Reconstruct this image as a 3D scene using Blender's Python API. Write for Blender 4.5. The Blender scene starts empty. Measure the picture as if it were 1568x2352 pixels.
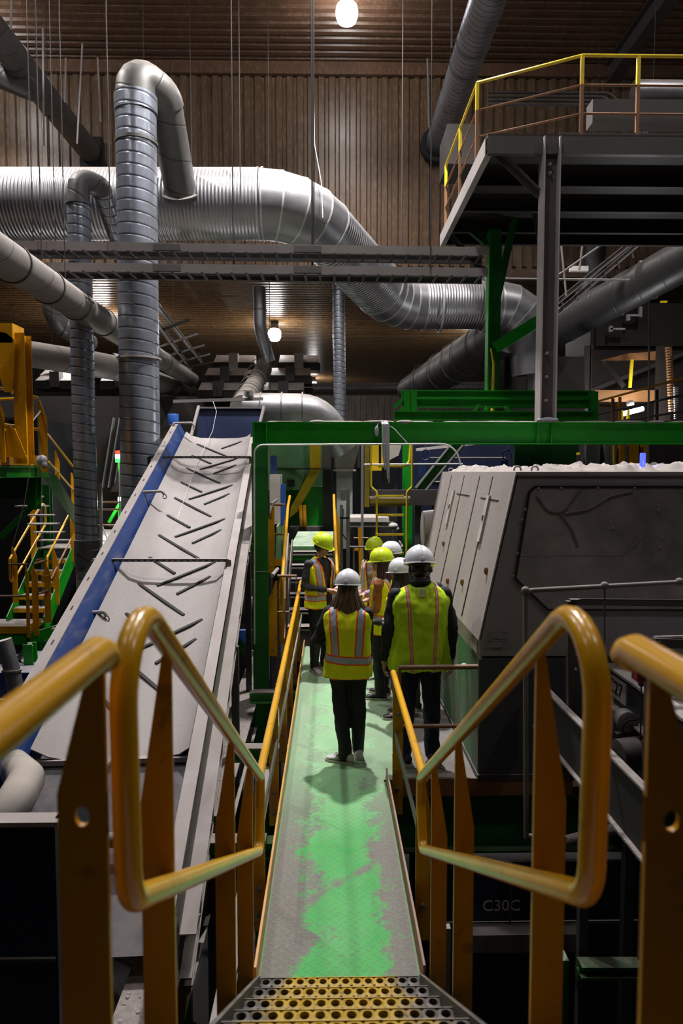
import bpy, bmesh, math, random
from mathutils import Vector, Matrix, noise as mnoise

random.seed(7)
V = Vector
C = bpy.context.scene.collection
scene = bpy.context.scene
R = math.radians

# ------------------------------------------------------------------ camera, world, exposure
CAM = V((0, 0, 2.6))
FPX = 1568.0
PITCH = math.atan(93 / FPX)
YAW = math.atan(27 / FPX)
cd = bpy.data.cameras.new('camera')
cam = bpy.data.objects.new('camera', cd)
C.objects.link(cam)
cam.location = CAM
cam.rotation_euler = (R(90) - PITCH, 0, -YAW)
cd.sensor_fit = 'VERTICAL'
cd.sensor_height = 36
cd.lens = 24.0
cd.clip_start = 0.05
cd.clip_end = 300
cd.dof.use_dof = True
cd.dof.focus_distance = 7.0
cd.dof.aperture_fstop = 2.8
scene.camera = cam
scene.view_settings.view_transform = 'Standard'
scene.view_settings.look = 'None'
scene.view_settings.exposure = 1.0
scene.view_settings.gamma = 1.0
scene.view_settings.use_curve_mapping = False
scene.cycles.use_denoising = True
scene.cycles.max_bounces = 6
scene.cycles.diffuse_bounces = 3
scene.cycles.glossy_bounces = 3
scene.cycles.transmission_bounces = 4
scene.cycles.transparent_max_bounces = 6
scene.cycles.sample_clamp_indirect = 3.0
scene.cycles.caustics_reflective = False
scene.cycles.caustics_refractive = False

world = bpy.data.worlds.new('world')
scene.world = world
world.use_nodes = True
world.node_tree.nodes['Background'].inputs[0].default_value = (0.55, 0.65, 0.9, 1)
world.node_tree.nodes['Background'].inputs[1].default_value = 0.003

_CM = cam.rotation_euler.to_matrix()


def ray(px, py):
    return _CM @ V(((px - 784) / FPX, -(py - 1176) / FPX, -1.0))


def A(px, py, Y):                      # point seen at a pixel, at distance Y down the hall
    d = ray(px, py)
    return CAM + d * (Y / d.y)


def AZ(px, py, z):                     # the same, at a height
    d = ray(px, py)
    return CAM + d * ((z - CAM.z) / d.z)


LAMP_W = 1700.0
LAMPS = [(0.42, 17.0), (0.42, 11.3), (0.42, 6.6), (0.42, 1.0), (-9.2, 17.2), (-7.2, 11.9), (-7.2, 6.6),
         (8.0, 11.9), (8.0, 6.6), (-7.2, 1.0), (8.0, 1.0)]
LAMP_K = {(0.42, 17.0): .55, (0.42, 11.3): 2.7, (0.42, 6.6): .32, (0.42, 1.0): .02, (-9.2, 17.2): 1.1, (-7.2, 11.9): 1.15,
          (-7.2, 6.6): .14, (8.0, 11.9): .5, (8.0, 6.6): .16, (-7.2, 1.0): .025, (8.0, 1.0): .15}
ROOF_Z = 14.1
LOW_Z = 8.35


# ------------------------------------------------------------------ node helpers
class NT:
    def __init__(s, name):
        s.m = bpy.data.materials.new(name)
        s.m.use_nodes = True
        s.t = s.m.node_tree
        s.b = s.t.nodes['Principled BSDF']
        s.co = None

    def n(s, typ, **kw):
        nd = s.t.nodes.new(typ)
        for k, v in kw.items():
            setattr(nd, k, v)
        return nd

    def link(s, a, b):
        s.t.links.new(a, b)

    def put(s, sock, v):
        if isinstance(v, bpy.types.NodeSocket):
            s.link(v, sock)
        elif isinstance(v, (tuple, list)) and len(v) == 3 and sock.type == 'RGBA':
            sock.default_value = (*v, 1)
        else:
            sock.default_value = v

    def math(s, op, a, b=None, c=None, clamp=False):
        nd = s.n('ShaderNodeMath', operation=op)
        nd.use_clamp = clamp
        s.put(nd.inputs[0], a)
        if b is not None:
            s.put(nd.inputs[1], b)
        if c is not None:
            s.put(nd.inputs[2], c)
        return nd.outputs[0]

    def obj(s):
        if not s.co:
            s.co = s.n('ShaderNodeTexCoord')
        return s.co.outputs['Object']

    def pos(s):
        return s.n('ShaderNodeNewGeometry').outputs['Position']

    def uv(s):
        if not s.co:
            s.co = s.n('ShaderNodeTexCoord')
        return s.co.outputs['UV']

    def xyz(s, v):
        nd = s.n('ShaderNodeSeparateXYZ')
        s.link(v, nd.inputs[0])
        return nd.outputs

    def scale(s, v, sc):
        nd = s.n('ShaderNodeMapping')
        s.link(v, nd.inputs[0])
        nd.inputs['Scale'].default_value = sc
        return nd.outputs[0]

    def noise(s, scale=5, detail=3, vec=None, rough=0.6):
        nd = s.n('ShaderNodeTexNoise')
        nd.inputs['Scale'].default_value = scale
        nd.inputs['Detail'].default_value = detail
        nd.inputs['Roughness'].default_value = rough
        s.link(vec if vec is not None else s.pos(), nd.inputs['Vector'])
        return nd.outputs['Fac']

    def ramp(s, f, stops):
        nd = s.n('ShaderNodeValToRGB')
        e = nd.color_ramp.elements
        while len(e) < len(stops):
            e.new(0.5)
        for i, (p, c) in enumerate(stops):
            e[i].position = p
            e[i].color = (*c, 1) if isinstance(c, (tuple, list)) else (c, c, c, 1)
        s.link(f, nd.inputs[0])
        return nd.outputs[0]

    def step(s, f, a, b):
        nd = s.n('ShaderNodeMapRange')
        nd.clamp = True
        s.put(nd.inputs['Value'], f)
        nd.inputs['From Min'].default_value = a
        nd.inputs['From Max'].default_value = b
        return nd.outputs[0]

    def mix(s, f, a, b):
        nd = s.n('ShaderNodeMix', data_type='RGBA')
        s.put(nd.inputs[0], f)
        s.put(nd.inputs[6], a)
        s.put(nd.inputs[7], b)
        return nd.outputs[2]

    def nz(s):
        return s.xyz(s.n('ShaderNodeNewGeometry').outputs['Normal'])[2]

    def bump(s, h, strength=0.3, dist=0.01):
        nd = s.n('ShaderNodeBump')
        nd.inputs['Strength'].default_value = strength
        nd.inputs['Distance'].default_value = dist
        s.link(h, nd.inputs['Height'])
        prev = s.b.inputs['Normal']
        if prev.links:
            s.link(prev.links[0].from_socket, nd.inputs['Normal'])
        s.link(nd.outputs[0], prev)

    def set(s, col=None, rough=None, metal=None, **kw):
        if col is not None:
            s.put(s.b.inputs['Base Color'], col)
        if rough is not None:
            s.put(s.b.inputs['Roughness'], rough)
        if metal is not None:
            s.put(s.b.inputs['Metallic'], metal)
        for k, v in kw.items():
            s.put(s.b.inputs[k.replace('_', ' ')], v)
        return s.m


M = {}
DUST = (0.30, 0.265, 0.25)


def painted(name, col, rough=0.4, dust=0.5, wear=0.25, spec=0.5, dustcol=DUST, fine=0.0):
    """paint with dust lying on the faces that look up, and worn spots"""
    t = NT(name)
    n1 = t.noise(9, 5)
    n2 = t.noise(2.2, 3)
    c = t.mix(t.step(n2, 0.3, 0.75), col, tuple(x * 0.72 for x in col))
    c = t.mix(t.math('MULTIPLY', t.step(n1, 0.62, 0.7), wear), c, (0.06, 0.045, 0.035))
    up = t.step(t.nz(), 0.35, 0.9)
    d = t.math('MULTIPLY', up, t.step(t.noise(5, 4), 0.2, 0.6))
    d = t.math('MULTIPLY', d, dust)
    if fine:
        d = t.math('MAXIMUM', d, t.math('MULTIPLY', t.step(t.noise(3, 5), 0.3, 0.7), fine))
    c = t.mix(d, c, dustcol)
    r = t.math('ADD', t.math('MULTIPLY', d, 0.5), rough, clamp=True)
    t.bump(t.noise(60, 3), 0.15, 0.002)
    M[name] = t.set(c, r, 0.0)
    t.b.inputs['Specular IOR Level'].default_value = spec
    return M[name]


def galv(name, col, rough=0.32, pitch=0.2, metal=0.85, dust=0.4, groove=0.012, corr=0.0):
    """spiral-seam galvanised duct; u of the UV runs along the duct in metres"""
    t = NT(name)
    u = t.xyz(t.uv())[0]
    va = t.xyz(t.uv())[1]
    n = t.noise(3.0, 4)
    c = t.mix(n, tuple(x * 0.7 for x in col), tuple(min(1, x * 1.2) for x in col))
    sp = t.n('ShaderNodeTexVoronoi')
    sp.inputs['Scale'].default_value = 40
    t.link(t.pos(), sp.inputs['Vector'])
    c = t.mix(t.math('MULTIPLY', sp.outputs['Distance'], 0.22), c, (0.1, 0.1, 0.1))
    ph = t.math('FRACT', t.math('ADD', t.math('DIVIDE', u, pitch), va))
    dd = t.math('ABSOLUTE', t.math('SUBTRACT', ph, 0.5))
    seam = t.step(dd, groove / pitch * 1.2, groove / pitch * 0.5)
    if corr <= 0:
        c = t.mix(t.math('MULTIPLY', seam, 0.8), c, (0.03, 0.03, 0.035))
        t.bump(t.step(dd, 0.0, groove / pitch * 2), 0.6, 0.006)
    else:
        w = t.math('SINE', t.math('MULTIPLY', t.math('ADD', t.math('DIVIDE', u, pitch), va), 6.2832))
        t.bump(w, 0.8, corr)
    d = t.math('MULTIPLY', t.step(t.nz(), 0.25, 0.85), t.step(t.noise(1.6, 5), 0.15, 0.55))
    d = t.math('MULTIPLY', d, dust)
    c = t.mix(d, c, (0.34, 0.30, 0.27))
    r = t.math('ADD', t.math('ADD', t.math('MULTIPLY', d, 0.5), t.math('MULTIPLY', n, 0.2)), rough - 0.1, clamp=True)
    t.bump(t.noise(1.7, 2), 0.2, 0.03)
    m_ = t.math('SUBTRACT', metal, d, clamp=True)
    M[name] = t.set(c, r, m_)
    return M[name]


galv('galvanised', (0.43, 0.465, 0.56), 0.30, 0.19, metal=0.70)
galv('galvanised_small', (0.43, 0.46, 0.54), 0.30, 0.16, metal=0.70)
galv('galvanised_wide', (0.48, 0.485, 0.51), 0.38, 0.07, dust=0.75, corr=0.006)
galv('galvanised_plain', (0.36, 0.36, 0.385), 0.40, 30.0, dust=0.75)
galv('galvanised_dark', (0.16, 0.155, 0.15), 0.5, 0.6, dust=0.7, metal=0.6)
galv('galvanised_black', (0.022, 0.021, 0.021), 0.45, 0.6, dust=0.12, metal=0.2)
galv('duct_dusty', (0.26, 0.235, 0.22), 0.6, 1.3, dust=0.9, metal=0.4)
painted('yellow', (0.70, 0.325, 0.004), 0.30, 0.3, 0.5, 0.6)
painted('yellow_pipe', (0.80, 0.41, 0.004), 0.20, 0.12, 0.5, 0.7)
painted('yellow_bright', (0.85, 0.62, 0.02), 0.4, 0.2, 0.3)
painted('green', (0.005, 0.30, 0.008), 0.45, 0.7, 0.3)
painted('green_dark', (0.003, 0.115, 0.010), 0.5, 0.5, 0.3)
painted('blue', (0.008, 0.025, 0.11), 0.45, 0.6, 0.2)
painted('blue_bright', (0.02, 0.10, 0.42), 0.45, 0.3, 0.2)
painted('navy', (0.008, 0.013, 0.04), 0.45, 0.6, 0.2)
painted('steel_dark', (0.07, 0.062, 0.06), 0.5, 0.5, 0.2)
painted('steel', (0.19, 0.175, 0.17), 0.55, 0.7, 0.2)
painted('steel_light', (0.34, 0.31, 0.31), 0.55, 0.8, 0.15, fine=0.35)
painted('rust_rail', (0.26, 0.12, 0.045), 0.5, 0.8, 0.3, dustcol=(0.34, 0.27, 0.24))
painted('dark_brown', (0.016, 0.011, 0.008), 0.6, 0.3, 0.2)
painted('white_box', (0.62, 0.58, 0.55), 0.5, 0.4, 0.1)
painted('grey_panel', (0.22, 0.23, 0.22), 0.5, 0.3, 0.1)
painted('red_paint', (0.16, 0.008, 0.010), 0.4, 0.6, 0.2)


painted('olive', (0.22, 0.17, 0.015), 0.5, 0.3, 0.3)


def simple(name, col, rough=0.5, metal=0.0, bump=0, scale=30, var=0.25):
    t = NT(name)
    n = t.noise(scale, 4, t.obj())
    c = t.mix(n, tuple(x * (1 - var) for x in col), tuple(min(1, x * (1 + var)) for x in col))
    if bump:
        t.bump(n, bump, 0.01)
    M[name] = t.set(c, rough, metal)
    return M[name]


simple('rubber', (0.012, 0.012, 0.013), 0.6)
simple('cable', (0.03, 0.03, 0.032), 0.5)
simple('rod_metal', (0.035, 0.03, 0.028), 0.6, 0.2)
simple('bright_metal', (0.6, 0.6, 0.62), 0.4, 0.5)
simple('tape', (0.33, 0.33, 0.38), 0.6, 0, 0.4, 12)
simple('concrete', (0.022, 0.021, 0.021), 0.8, 0, 0.5, 2)
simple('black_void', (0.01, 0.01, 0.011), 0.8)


def emit(name, col, strength):
    t = NT(name)
    t.set((0.8, 0.8, 0.8) if strength > 5 else (0.02, 0.02, 0.03), 0.3)
    n = t.noise(3, 1, t.obj())
    t.put(t.b.inputs['Emission Color'], t.mix(n, col, tuple(min(1, x * 1.1) for x in col)))
    t.b.inputs['Emission Strength'].default_value = strength
    M[name] = t.m
    return t.m


emit('lamp_glow', (1.0, 0.95, 0.93), 26)
emit('beacon_blue', (0.05, 0.07, 1.0), 1.3)
emit('beacon_base_glow', (0.6, 0.6, 1.0), 1.6)
emit('beacon_red', (1.0, 0.04, 0.02), 1.5)
emit('beacon_green', (0.05, 1.0, 0.1), 1.5)
emit('beacon_white', (1.0, 0.95, 0.6), 3)
emit('tube_glow', (0.92, 0.96, 1.0), 14)


# ------------------------------------------------------------------ mesh builder
class MB:
    def __init__(s):
        s.v = []
        s.f = []
        s.uv = {}

    def add(s, vs, fs, uvs=None):
        o = len(s.v)
        s.v += [V(p) for p in vs]
        for i, f in enumerate(fs):
            if uvs:
                s.uv[len(s.f)] = uvs[i]
            s.f.append(tuple(o + k for k in f))
        return s

    def box(s, lo, hi, mat=None):
        x0, y0, z0 = lo
        x1, y1, z1 = hi
        vs = [V(p) for p in ((x0, y0, z0), (x1, y0, z0), (x1, y1, z0), (x0, y1, z0),
                             (x0, y0, z1), (x1, y0, z1), (x1, y1, z1), (x0, y1, z1))]
        if mat:
            vs = [mat @ p for p in vs]
        return s.add(vs, [(0, 3, 2, 1), (4, 5, 6, 7), (0, 1, 5, 4), (1, 2, 6, 5), (2, 3, 7, 6), (3, 0, 4, 7)])

    def frame(s, p0, p1, up=(0, 0, 1)):
        a = (V(p1) - V(p0))
        L = a.length
        a.normalize()
        u = V(up)
        if abs(a.dot(u.normalized())) > 0.98:
            u = V((0, 1, 0))
        side = a.cross(u).normalized()
        u = side.cross(a).normalized()
        return a, side, u, L

    def bar(s, p0, p1, w, h, up=(0, 0, 1), off=(0, 0)):
        a, sd, u, L = s.frame(p0, p1, up)
        m = Matrix((sd, a, u)).transposed().to_4x4()
        m.translation = V(p0)
        return s.box((off[0] - w / 2, 0, off[1] - h / 2), (off[0] + w / 2, L, off[1] + h / 2), m)

    def ibeam(s, p0, p1, w, h, t=0.018, up=(0, 0, 1)):
        s.bar(p0, p1, w, t, up, (0, h / 2 - t / 2))
        s.bar(p0, p1, w, t, up, (0, -h / 2 + t / 2))
        return s.bar(p0, p1, t, h - 2 * t, up)

    def channel(s, p0, p1, w, h, t=0.015, up=(0, 0, 1), side=1):
        s.bar(p0, p1, w, t, up, (0, h / 2 - t / 2))
        s.bar(p0, p1, w, t, up, (0, -h / 2 + t / 2))
        return s.bar(p0, p1, t, h - 2 * t, up, (-side * (w / 2 - t / 2), 0))

    def angle(s, p0, p1, w, h, t=0.01, up=(0, 0, 1), side=1):
        s.bar(p0, p1, w, t, up, (0, h / 2 - t / 2))
        return s.bar(p0, p1, t, h - t, up, (-side * (w / 2 - t / 2), -t / 2))

    def prism(s, poly, axis, a, b):
        """poly: 2-D outline; axis 'x','y','z': extruded from a to b along it"""
        n = len(poly)

        def P(q, w):
            return {'x': (w, q[0], q[1]), 'y': (q[0], w, q[1]), 'z': (q[0], q[1], w)}[axis]
        vs = [P(q, a) for q in poly] + [P(q, b) for q in poly]
        fs = [tuple(range(n))[::-1], tuple(range(n, 2 * n))]
        fs += [(i, (i + 1) % n, n + (i + 1) % n, n + i) for i in range(n)]
        return s.add(vs, fs)

    def poly3(s, pts, thick, nrm=None):
        pts = [V(p) for p in pts]
        if nrm is None:
            nrm = (pts[1] - pts[0]).cross(pts[2] - pts[0]).normalized()
        nrm = V(nrm).normalized()
        n = len(pts)
        vs = pts + [p + nrm * thick for p in pts]
        fs = [tuple(range(n))[::-1], tuple(range(n, 2 * n))]
        fs += [(i, (i + 1) % n, n + (i + 1) % n, n + i) for i in range(n)]
        return s.add(vs, fs)

    def tube(s, pts, r, seg=16, cap=True, u0=0.0):
        pts = [V(p) for p in pts]
        n = len(pts)
        rs = r if isinstance(r, (list, tuple)) else [r] * n
        tans = []
        for i in range(n):
            a = pts[min(i + 1, n - 1)] - pts[max(i - 1, 0)]
            tans.append(a.normalized())
        up = V((0, 0, 1)) if abs(tans[0].z) < 0.9 else V((0, 1, 0))
        side = tans[0].cross(up).normalized()
        vs, us = [], []
        L = u0
        for i in range(n):
            t = tans[i]
            side = (side - t * side.dot(t)).normalized()
            o = t.cross(side)
            # widen mitred joints so that a bend keeps its bore
            k = 1.0
            for j in range(seg):
                a = 2 * math.pi * j / seg
                vs.append(pts[i] + (side * math.cos(a) + o * math.sin(a)) * rs[i] * k)
            if i:
                L += (pts[i] - pts[i - 1]).length
            us.append(L)
        fs, uvs = [], []
        for i in range(n - 1):
            for j in range(seg):
                k = (j + 1) % seg
                fs.append((i * seg + j, i * seg + k, (i + 1) * seg + k, (i + 1) * seg + j))
                uvs.append(((us[i], j / seg), (us[i], (j + 1) / seg), (us[i + 1], (j + 1) / seg), (us[i + 1], j / seg)))
        if cap:
            fs.append(tuple(range(seg))[::-1])
            uvs.append(((0.3, 0.5),) * seg)
            fs.append(tuple((n - 1) * seg + j for j in range(seg)))
            uvs.append(((0.3, 0.5),) * seg)
        return s.add(vs, fs, uvs)

    def ring(s, c, axis, r, w, t, seg=28):
        a = V(axis).normalized()
        c = V(c)
        return s.tube([c - a * w / 2, c - a * w / 2 + a * 1e-4, c + a * w / 2 - a * 1e-4, c + a * w / 2],
                      [r, r + t, r + t, r], seg, False)

    def lathe(s, prof, c=(0, 0, 0), seg=24, axis=None):
        """prof: (radius, height) list"""
        m = Matrix.Identity(3)
        if axis is not None:
            m = V(axis).normalized().to_track_quat('Z', 'Y').to_matrix()
        vs = []
        for r, h in prof:
            for j in range(seg):
                a = 2 * math.pi * j / seg
                vs.append(V(c) + m @ V((r * math.cos(a), r * math.sin(a), h)))
        fs = []
        for i in range(len(prof) - 1):
            for j in range(seg):
                k = (j + 1) % seg
                fs.append((i * seg + j, i * seg + k, (i + 1) * seg + k, (i + 1) * seg + j))
        fs.append(tuple(range(seg))[::-1])
        fs.append(tuple((len(prof) - 1) * seg + j for j in range(seg)))
        return s.add(vs, fs)

    def ball(s, c, rx, ry=None, rz=None, seg=16, rings=10):
        ry = rx if ry is None else ry
        rz = rx if rz is None else rz
        vs = []
        for i in range(1, rings):
            p = math.pi * i / rings
            for j in range(seg):
                a = 2 * math.pi * j / seg
                vs.append(V(c) + V((rx * math.sin(p) * math.cos(a), ry * math.sin(p) * math.sin(a), rz * math.cos(p))))
        top = len(vs)
        vs += [V(c) + V((0, 0, rz)), V(c) - V((0, 0, rz))]
        fs = []
        for i in range(rings - 2):
            for j in range(seg):
                k = (j + 1) % seg
                fs.append((i * seg + j, (i + 1) * seg + j, (i + 1) * seg + k, i * seg + k))
        for j in range(seg):
            k = (j + 1) % seg
            fs.append((top, j, k))
            fs.append((top + 1, (rings - 2) * seg + k, (rings - 2) * seg + j))
        return s.add(vs, fs)

    def loft(s, rings, cap=True):
        n = len(rings[0])
        o = len(s.v)
        vs = [p for r in rings for p in r]
        fs = []
        for i in range(len(rings) - 1):
            for j in range(n):
                k = (j + 1) % n
                fs.append((i * n + j, i * n + k, (i + 1) * n + k, (i + 1) * n + j))
        if cap:
            fs.append(tuple(range(n))[::-1])
            fs.append(tuple((len(rings) - 1) * n + j for j in range(n)))
        return s.add(vs, fs)

    def mesh(s, name, origin, smooth=35):
        me = bpy.data.meshes.new(name)
        me.from_pydata([tuple(p - origin) for p in s.v], [], s.f)
        if s.uv:
            l = me.uv_layers.new(name='UVMap')
            for i, q in s.uv.items():
                st = me.polygons[i].loop_start
                for k, w in enumerate(q):
                    l.data[st + k].uv = w
        me.update()
        if smooth:
            me.polygons.foreach_set('use_smooth', [True] * len(me.polygons))
            me.set_sharp_from_angle(angle=R(smooth))
        return me


ORG = {}


def props(o, label=None, cat=None, group=None, kind=None):
    for k, v in (('label', label), ('category', cat), ('group', group), ('kind', kind)):
        if v:
            o[k] = v


def thing(name, label, cat, loc=(0, 0, 0), group=None, rot=None):
    o = bpy.data.objects.new(name, None)
    o.empty_display_size = 0.2
    C.objects.link(o)
    o.location = V(loc)
    if rot is not None:
        o.rotation_euler = (0, 0, rot)
    ORG[o.name] = V(loc)
    props(o, label, cat, group)
    return o


def part(parent, name, mb, mat, label=None, local=False, smooth=35, kind=None):
    org = V((0, 0, 0)) if local else ORG[parent.name]
    me = mb.mesh(name, org, smooth)
    me.materials.append(M[mat] if isinstance(mat, str) else mat)
    o = bpy.data.objects.new(name, me)
    C.objects.link(o)
    o.parent = parent
    ORG[o.name] = ORG[parent.name]
    if label:
        o['label'] = label
    if kind:
        o['kind'] = kind
    return o


def solo(name, mb, mat, label=None, cat=None, group=None, kind=None, smooth=35, org=None):
    if org is None:
        lo = V([min(p[i] for p in mb.v) for i in range(3)])
        hi = V([max(p[i] for p in mb.v) for i in range(3)])
        org = V(((lo.x + hi.x) / 2, (lo.y + hi.y) / 2, lo.z))
    me = mb.mesh(name, org, smooth)
    me.materials.append(M[mat] if isinstance(mat, str) else mat)
    o = bpy.data.objects.new(name, me)
    C.objects.link(o)
    o.location = org
    ORG[o.name] = org
    props(o, label, cat, group, kind)
    return o


def copy_thing(o, delta, label=None, group=None):
    c = o.copy()
    C.objects.link(c)
    c.location = o.location + V(delta)
    if label:
        c['label'] = label
    if group:
        c['group'] = group
    for ch in list(o.children):
        d = ch.copy()
        C.objects.link(d)
        d.parent = c
        for g in ch.children:
            e = g.copy()
            C.objects.link(e)
            e.parent = d
    return c


def fillet(pts, r, n=6):
    """round the corners of a polyline"""
    pts = [V(p) for p in pts]
    rs = r if isinstance(r, (list, tuple)) else [r] * len(pts)
    out = [pts[0]]
    for i in range(1, len(pts) - 1):
        p, q, w = pts[i - 1], pts[i], pts[i + 1]
        a, b = (p - q).normalized(), (w - q).normalized()
        ang = a.angle(b)
        d = min(rs[i] / math.tan(ang / 2), (p - q).length * 0.49, (w - q).length * 0.49)
        rr = d * math.tan(ang / 2)
        cen = q + (a + b).normalized() * (rr / math.sin(ang / 2))
        s0, s1 = q + a * d - cen, q + b * d - cen
        tot = s0.angle(s1)
        ax = s0.cross(s1).normalized()
        for k in range(n + 1):
            out.append(cen + Matrix.Rotation(tot * k / n, 3, ax) @ s0)
    out.append(pts[-1])
    return out


def bx(lo, hi):
    return MB().box(lo, hi)

# ------------------------------------------------------------------ the hall itself
def sheet_mat(name, col, rough, var=0.5, metal=0.0):
    t = NT(name)
    n = t.noise(1.4, 5, t.scale(t.pos(), (1, 1, 0.35)))
    n2 = t.noise(9, 5, t.scale(t.pos(), (1.5, 1.5, 0.5)))
    c = t.mix(n, tuple(x * (1 - var) for x in col), tuple(x * (1 + var) for x in col))
    c = t.mix(t.step(n2, 0.5, 0.75), c, tuple(min(1, x * 1.9 + 0.01) for x in col))
    t.bump(n2, 0.2, 0.01)
    M[name] = t.set(c, t.math('ADD', t.math('MULTIPLY', n2, 0.25), rough - 0.1), metal)
    return M[name]


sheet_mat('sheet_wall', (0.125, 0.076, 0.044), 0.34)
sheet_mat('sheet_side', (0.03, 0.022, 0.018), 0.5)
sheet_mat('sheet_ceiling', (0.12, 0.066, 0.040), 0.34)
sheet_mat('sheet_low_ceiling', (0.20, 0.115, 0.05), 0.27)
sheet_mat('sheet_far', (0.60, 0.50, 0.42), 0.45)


def corrugated(name, mat, u0, u1, w0, w1, pitch, depth, place, kind='structure'):
    """trapezoid sheet: place(u, w, d) -> world"""
    prof = []
    u = u0
    while u < u1:
        prof += [(u, 0), (u + pitch * 0.5, 0), (u + pitch * 0.62, depth), (u + pitch * 0.88, depth)]
        u += pitch
    mb = MB()
    n = len(prof)
    vs = [place(p, w0, d) for p, d in prof] + [place(p, w1, d) for p, d in prof]
    mb.add(vs, [(i, i + 1, n + i + 1, n + i) for i in range(n - 1)])
    vs2 = [place(p, w, 0.16) for w in (w0, w1) for p in (u0, u1)]
    mb.add(vs2, [(0, 1, 3, 2)])
    me = mb.mesh(name, V((0, 0, 0)), 20)
    me.materials.append(M[mat])
    o = bpy.data.objects.new(name, me)
    C.objects.link(o)
    o['kind'] = kind
    return o


WX0, WX1, FLOOR_Z = -15.0, 15.0, -4.2
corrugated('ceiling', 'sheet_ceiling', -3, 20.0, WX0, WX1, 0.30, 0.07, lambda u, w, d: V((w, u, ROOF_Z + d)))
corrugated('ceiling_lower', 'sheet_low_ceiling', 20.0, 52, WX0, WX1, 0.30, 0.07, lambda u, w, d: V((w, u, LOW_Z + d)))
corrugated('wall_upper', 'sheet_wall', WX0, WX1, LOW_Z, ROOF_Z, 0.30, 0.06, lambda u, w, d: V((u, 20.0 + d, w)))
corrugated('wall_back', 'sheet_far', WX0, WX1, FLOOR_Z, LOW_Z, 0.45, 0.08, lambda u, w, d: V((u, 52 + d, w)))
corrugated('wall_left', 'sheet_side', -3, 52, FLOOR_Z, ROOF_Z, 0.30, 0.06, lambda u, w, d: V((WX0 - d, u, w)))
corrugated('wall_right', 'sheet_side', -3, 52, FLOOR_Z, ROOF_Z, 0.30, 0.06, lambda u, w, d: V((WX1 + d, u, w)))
solo('floor', bx((WX0, -3, FLOOR_Z - 0.2), (WX1, 52, FLOOR_Z)), 'concrete', kind='structure')
# flashing where the high roof meets the wall, and the sill where the wall meets the low ceiling
solo('trim_1', bx((WX0, 19.86, ROOF_Z - 0.36), (WX1, 19.99, ROOF_Z - 0.02)), 'sheet_ceiling', kind='structure')
solo('trim_2', bx((WX0, 19.84, LOW_Z - 0.18), (WX1, 20.2, LOW_Z + 0.02)), 'sheet_ceiling', kind='structure')

# roof joists on the right
for i, (x, w) in enumerate(((7.9, 0.34), (11.2, 0.26), (12.9, 0.2))):
    solo('roof_joist', MB().ibeam((x, -2, ROOF_Z - 0.35), (x, 19.8, ROOF_Z - 0.35), w, 0.6, 0.03), 'steel_dark',
         ['thick dark roof joist under the high roof, nearest the middle', 'thinner dark roof joist at the right of the high roof',
          'outermost dark roof joist beside the right wall'][i], 'roof joist', 'roof joists on the right')


# ------------------------------------------------------------------ high bay lamps
def high_bay(x, y, z, label, s=1.0, k=1.0):
    t = thing('high_bay_lamp', label, 'lamp', (x, y, z), 'high bay lamps under the roof')
    part(t, 'mounting_bracket', MB().box((x - .16 * s, y - .04, z - .1), (x + .16 * s, y + .04, z)).bar(
        (x - .15 * s, y, z - .3 * s), (x - .15 * s, y, z), .02, .03, (0, 1, 0)).bar((x + .15 * s, y, z - .3 * s), (x + .15 * s, y, z), .02, .03, (0, 1, 0)), 'rod_metal')
    part(t, 'housing', MB().lathe([(.06 * s, -.08 * s), (.15 * s, -.12 * s), (.17 * s, -.26 * s), (.19 * s, -.31 * s)], (x, y, z), 20), 'steel_dark')
    part(t, 'glass_globe', MB().lathe([(.17 * s, -.31 * s), (.24 * s, -.38 * s), (.265 * s, -.5 * s), (.255 * s, -.62 * s), (.21 * s, -.73 * s), (.12 * s, -.79 * s), (.02, -.8 * s)], (x, y, z), 24), 'lamp_glow')
    ld = bpy.data.lights.new('lamp_light', 'SPOT')
    ld.energy = LAMP_W * k
    ld.spot_size = R(130)
    ld.spot_blend = 1.0
    ld.shadow_soft_size = 0.2 * s
    ld.color = (1.0, 0.95, 0.92)
    lo = bpy.data.objects.new('lamp_light', ld)
    C.objects.link(lo)
    lo.parent = t
    lo.location = (0, 0, -.84 * s)
    return t


LAB = ['bright globe lamp on the high roof, in view at the top middle', 'globe lamp on the high roof over the group of people',
       'globe lamp on the high roof over the walkway', 'globe lamp on the high roof over the stair foot',
       'globe lamp at the left of the high roof by the upper wall', 'left roof globe lamp beside the tall risers',
       'left roof globe lamp over the belt conveyor', 'right roof globe lamp over the grey machine', 'right roof globe lamp in front of the grey machine',
       'left roof globe lamp over the blue hopper', 'right roof globe lamp over the near guard posts']
for (x, y), lab in zip(LAMPS, LAB):
    high_bay(x, y, ROOF_Z - 0.02, lab, 1.0, LAMP_K[(x, y)])
pl = A(630, 738, 26.5)
high_bay(pl.x, pl.y, LOW_Z - 0.02, 'globe lamp under the lower ceiling behind the hanging duct', 0.95, 0.8)
pl = A(232, 770, 25.0)
high_bay(pl.x, pl.y, LOW_Z - 0.02, 'globe lamp under the lower ceiling half hidden behind the big riser', 0.95, 0.8)
high_bay(6.0, 27.0, LOW_Z - 0.02, 'globe lamp under the lower ceiling behind the upper platform', 0.95, 0.12)
high_bay(-1.0, 42.0, LOW_Z - 0.02, 'far globe lamp near the back wall', 0.95, 1.0)

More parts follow.
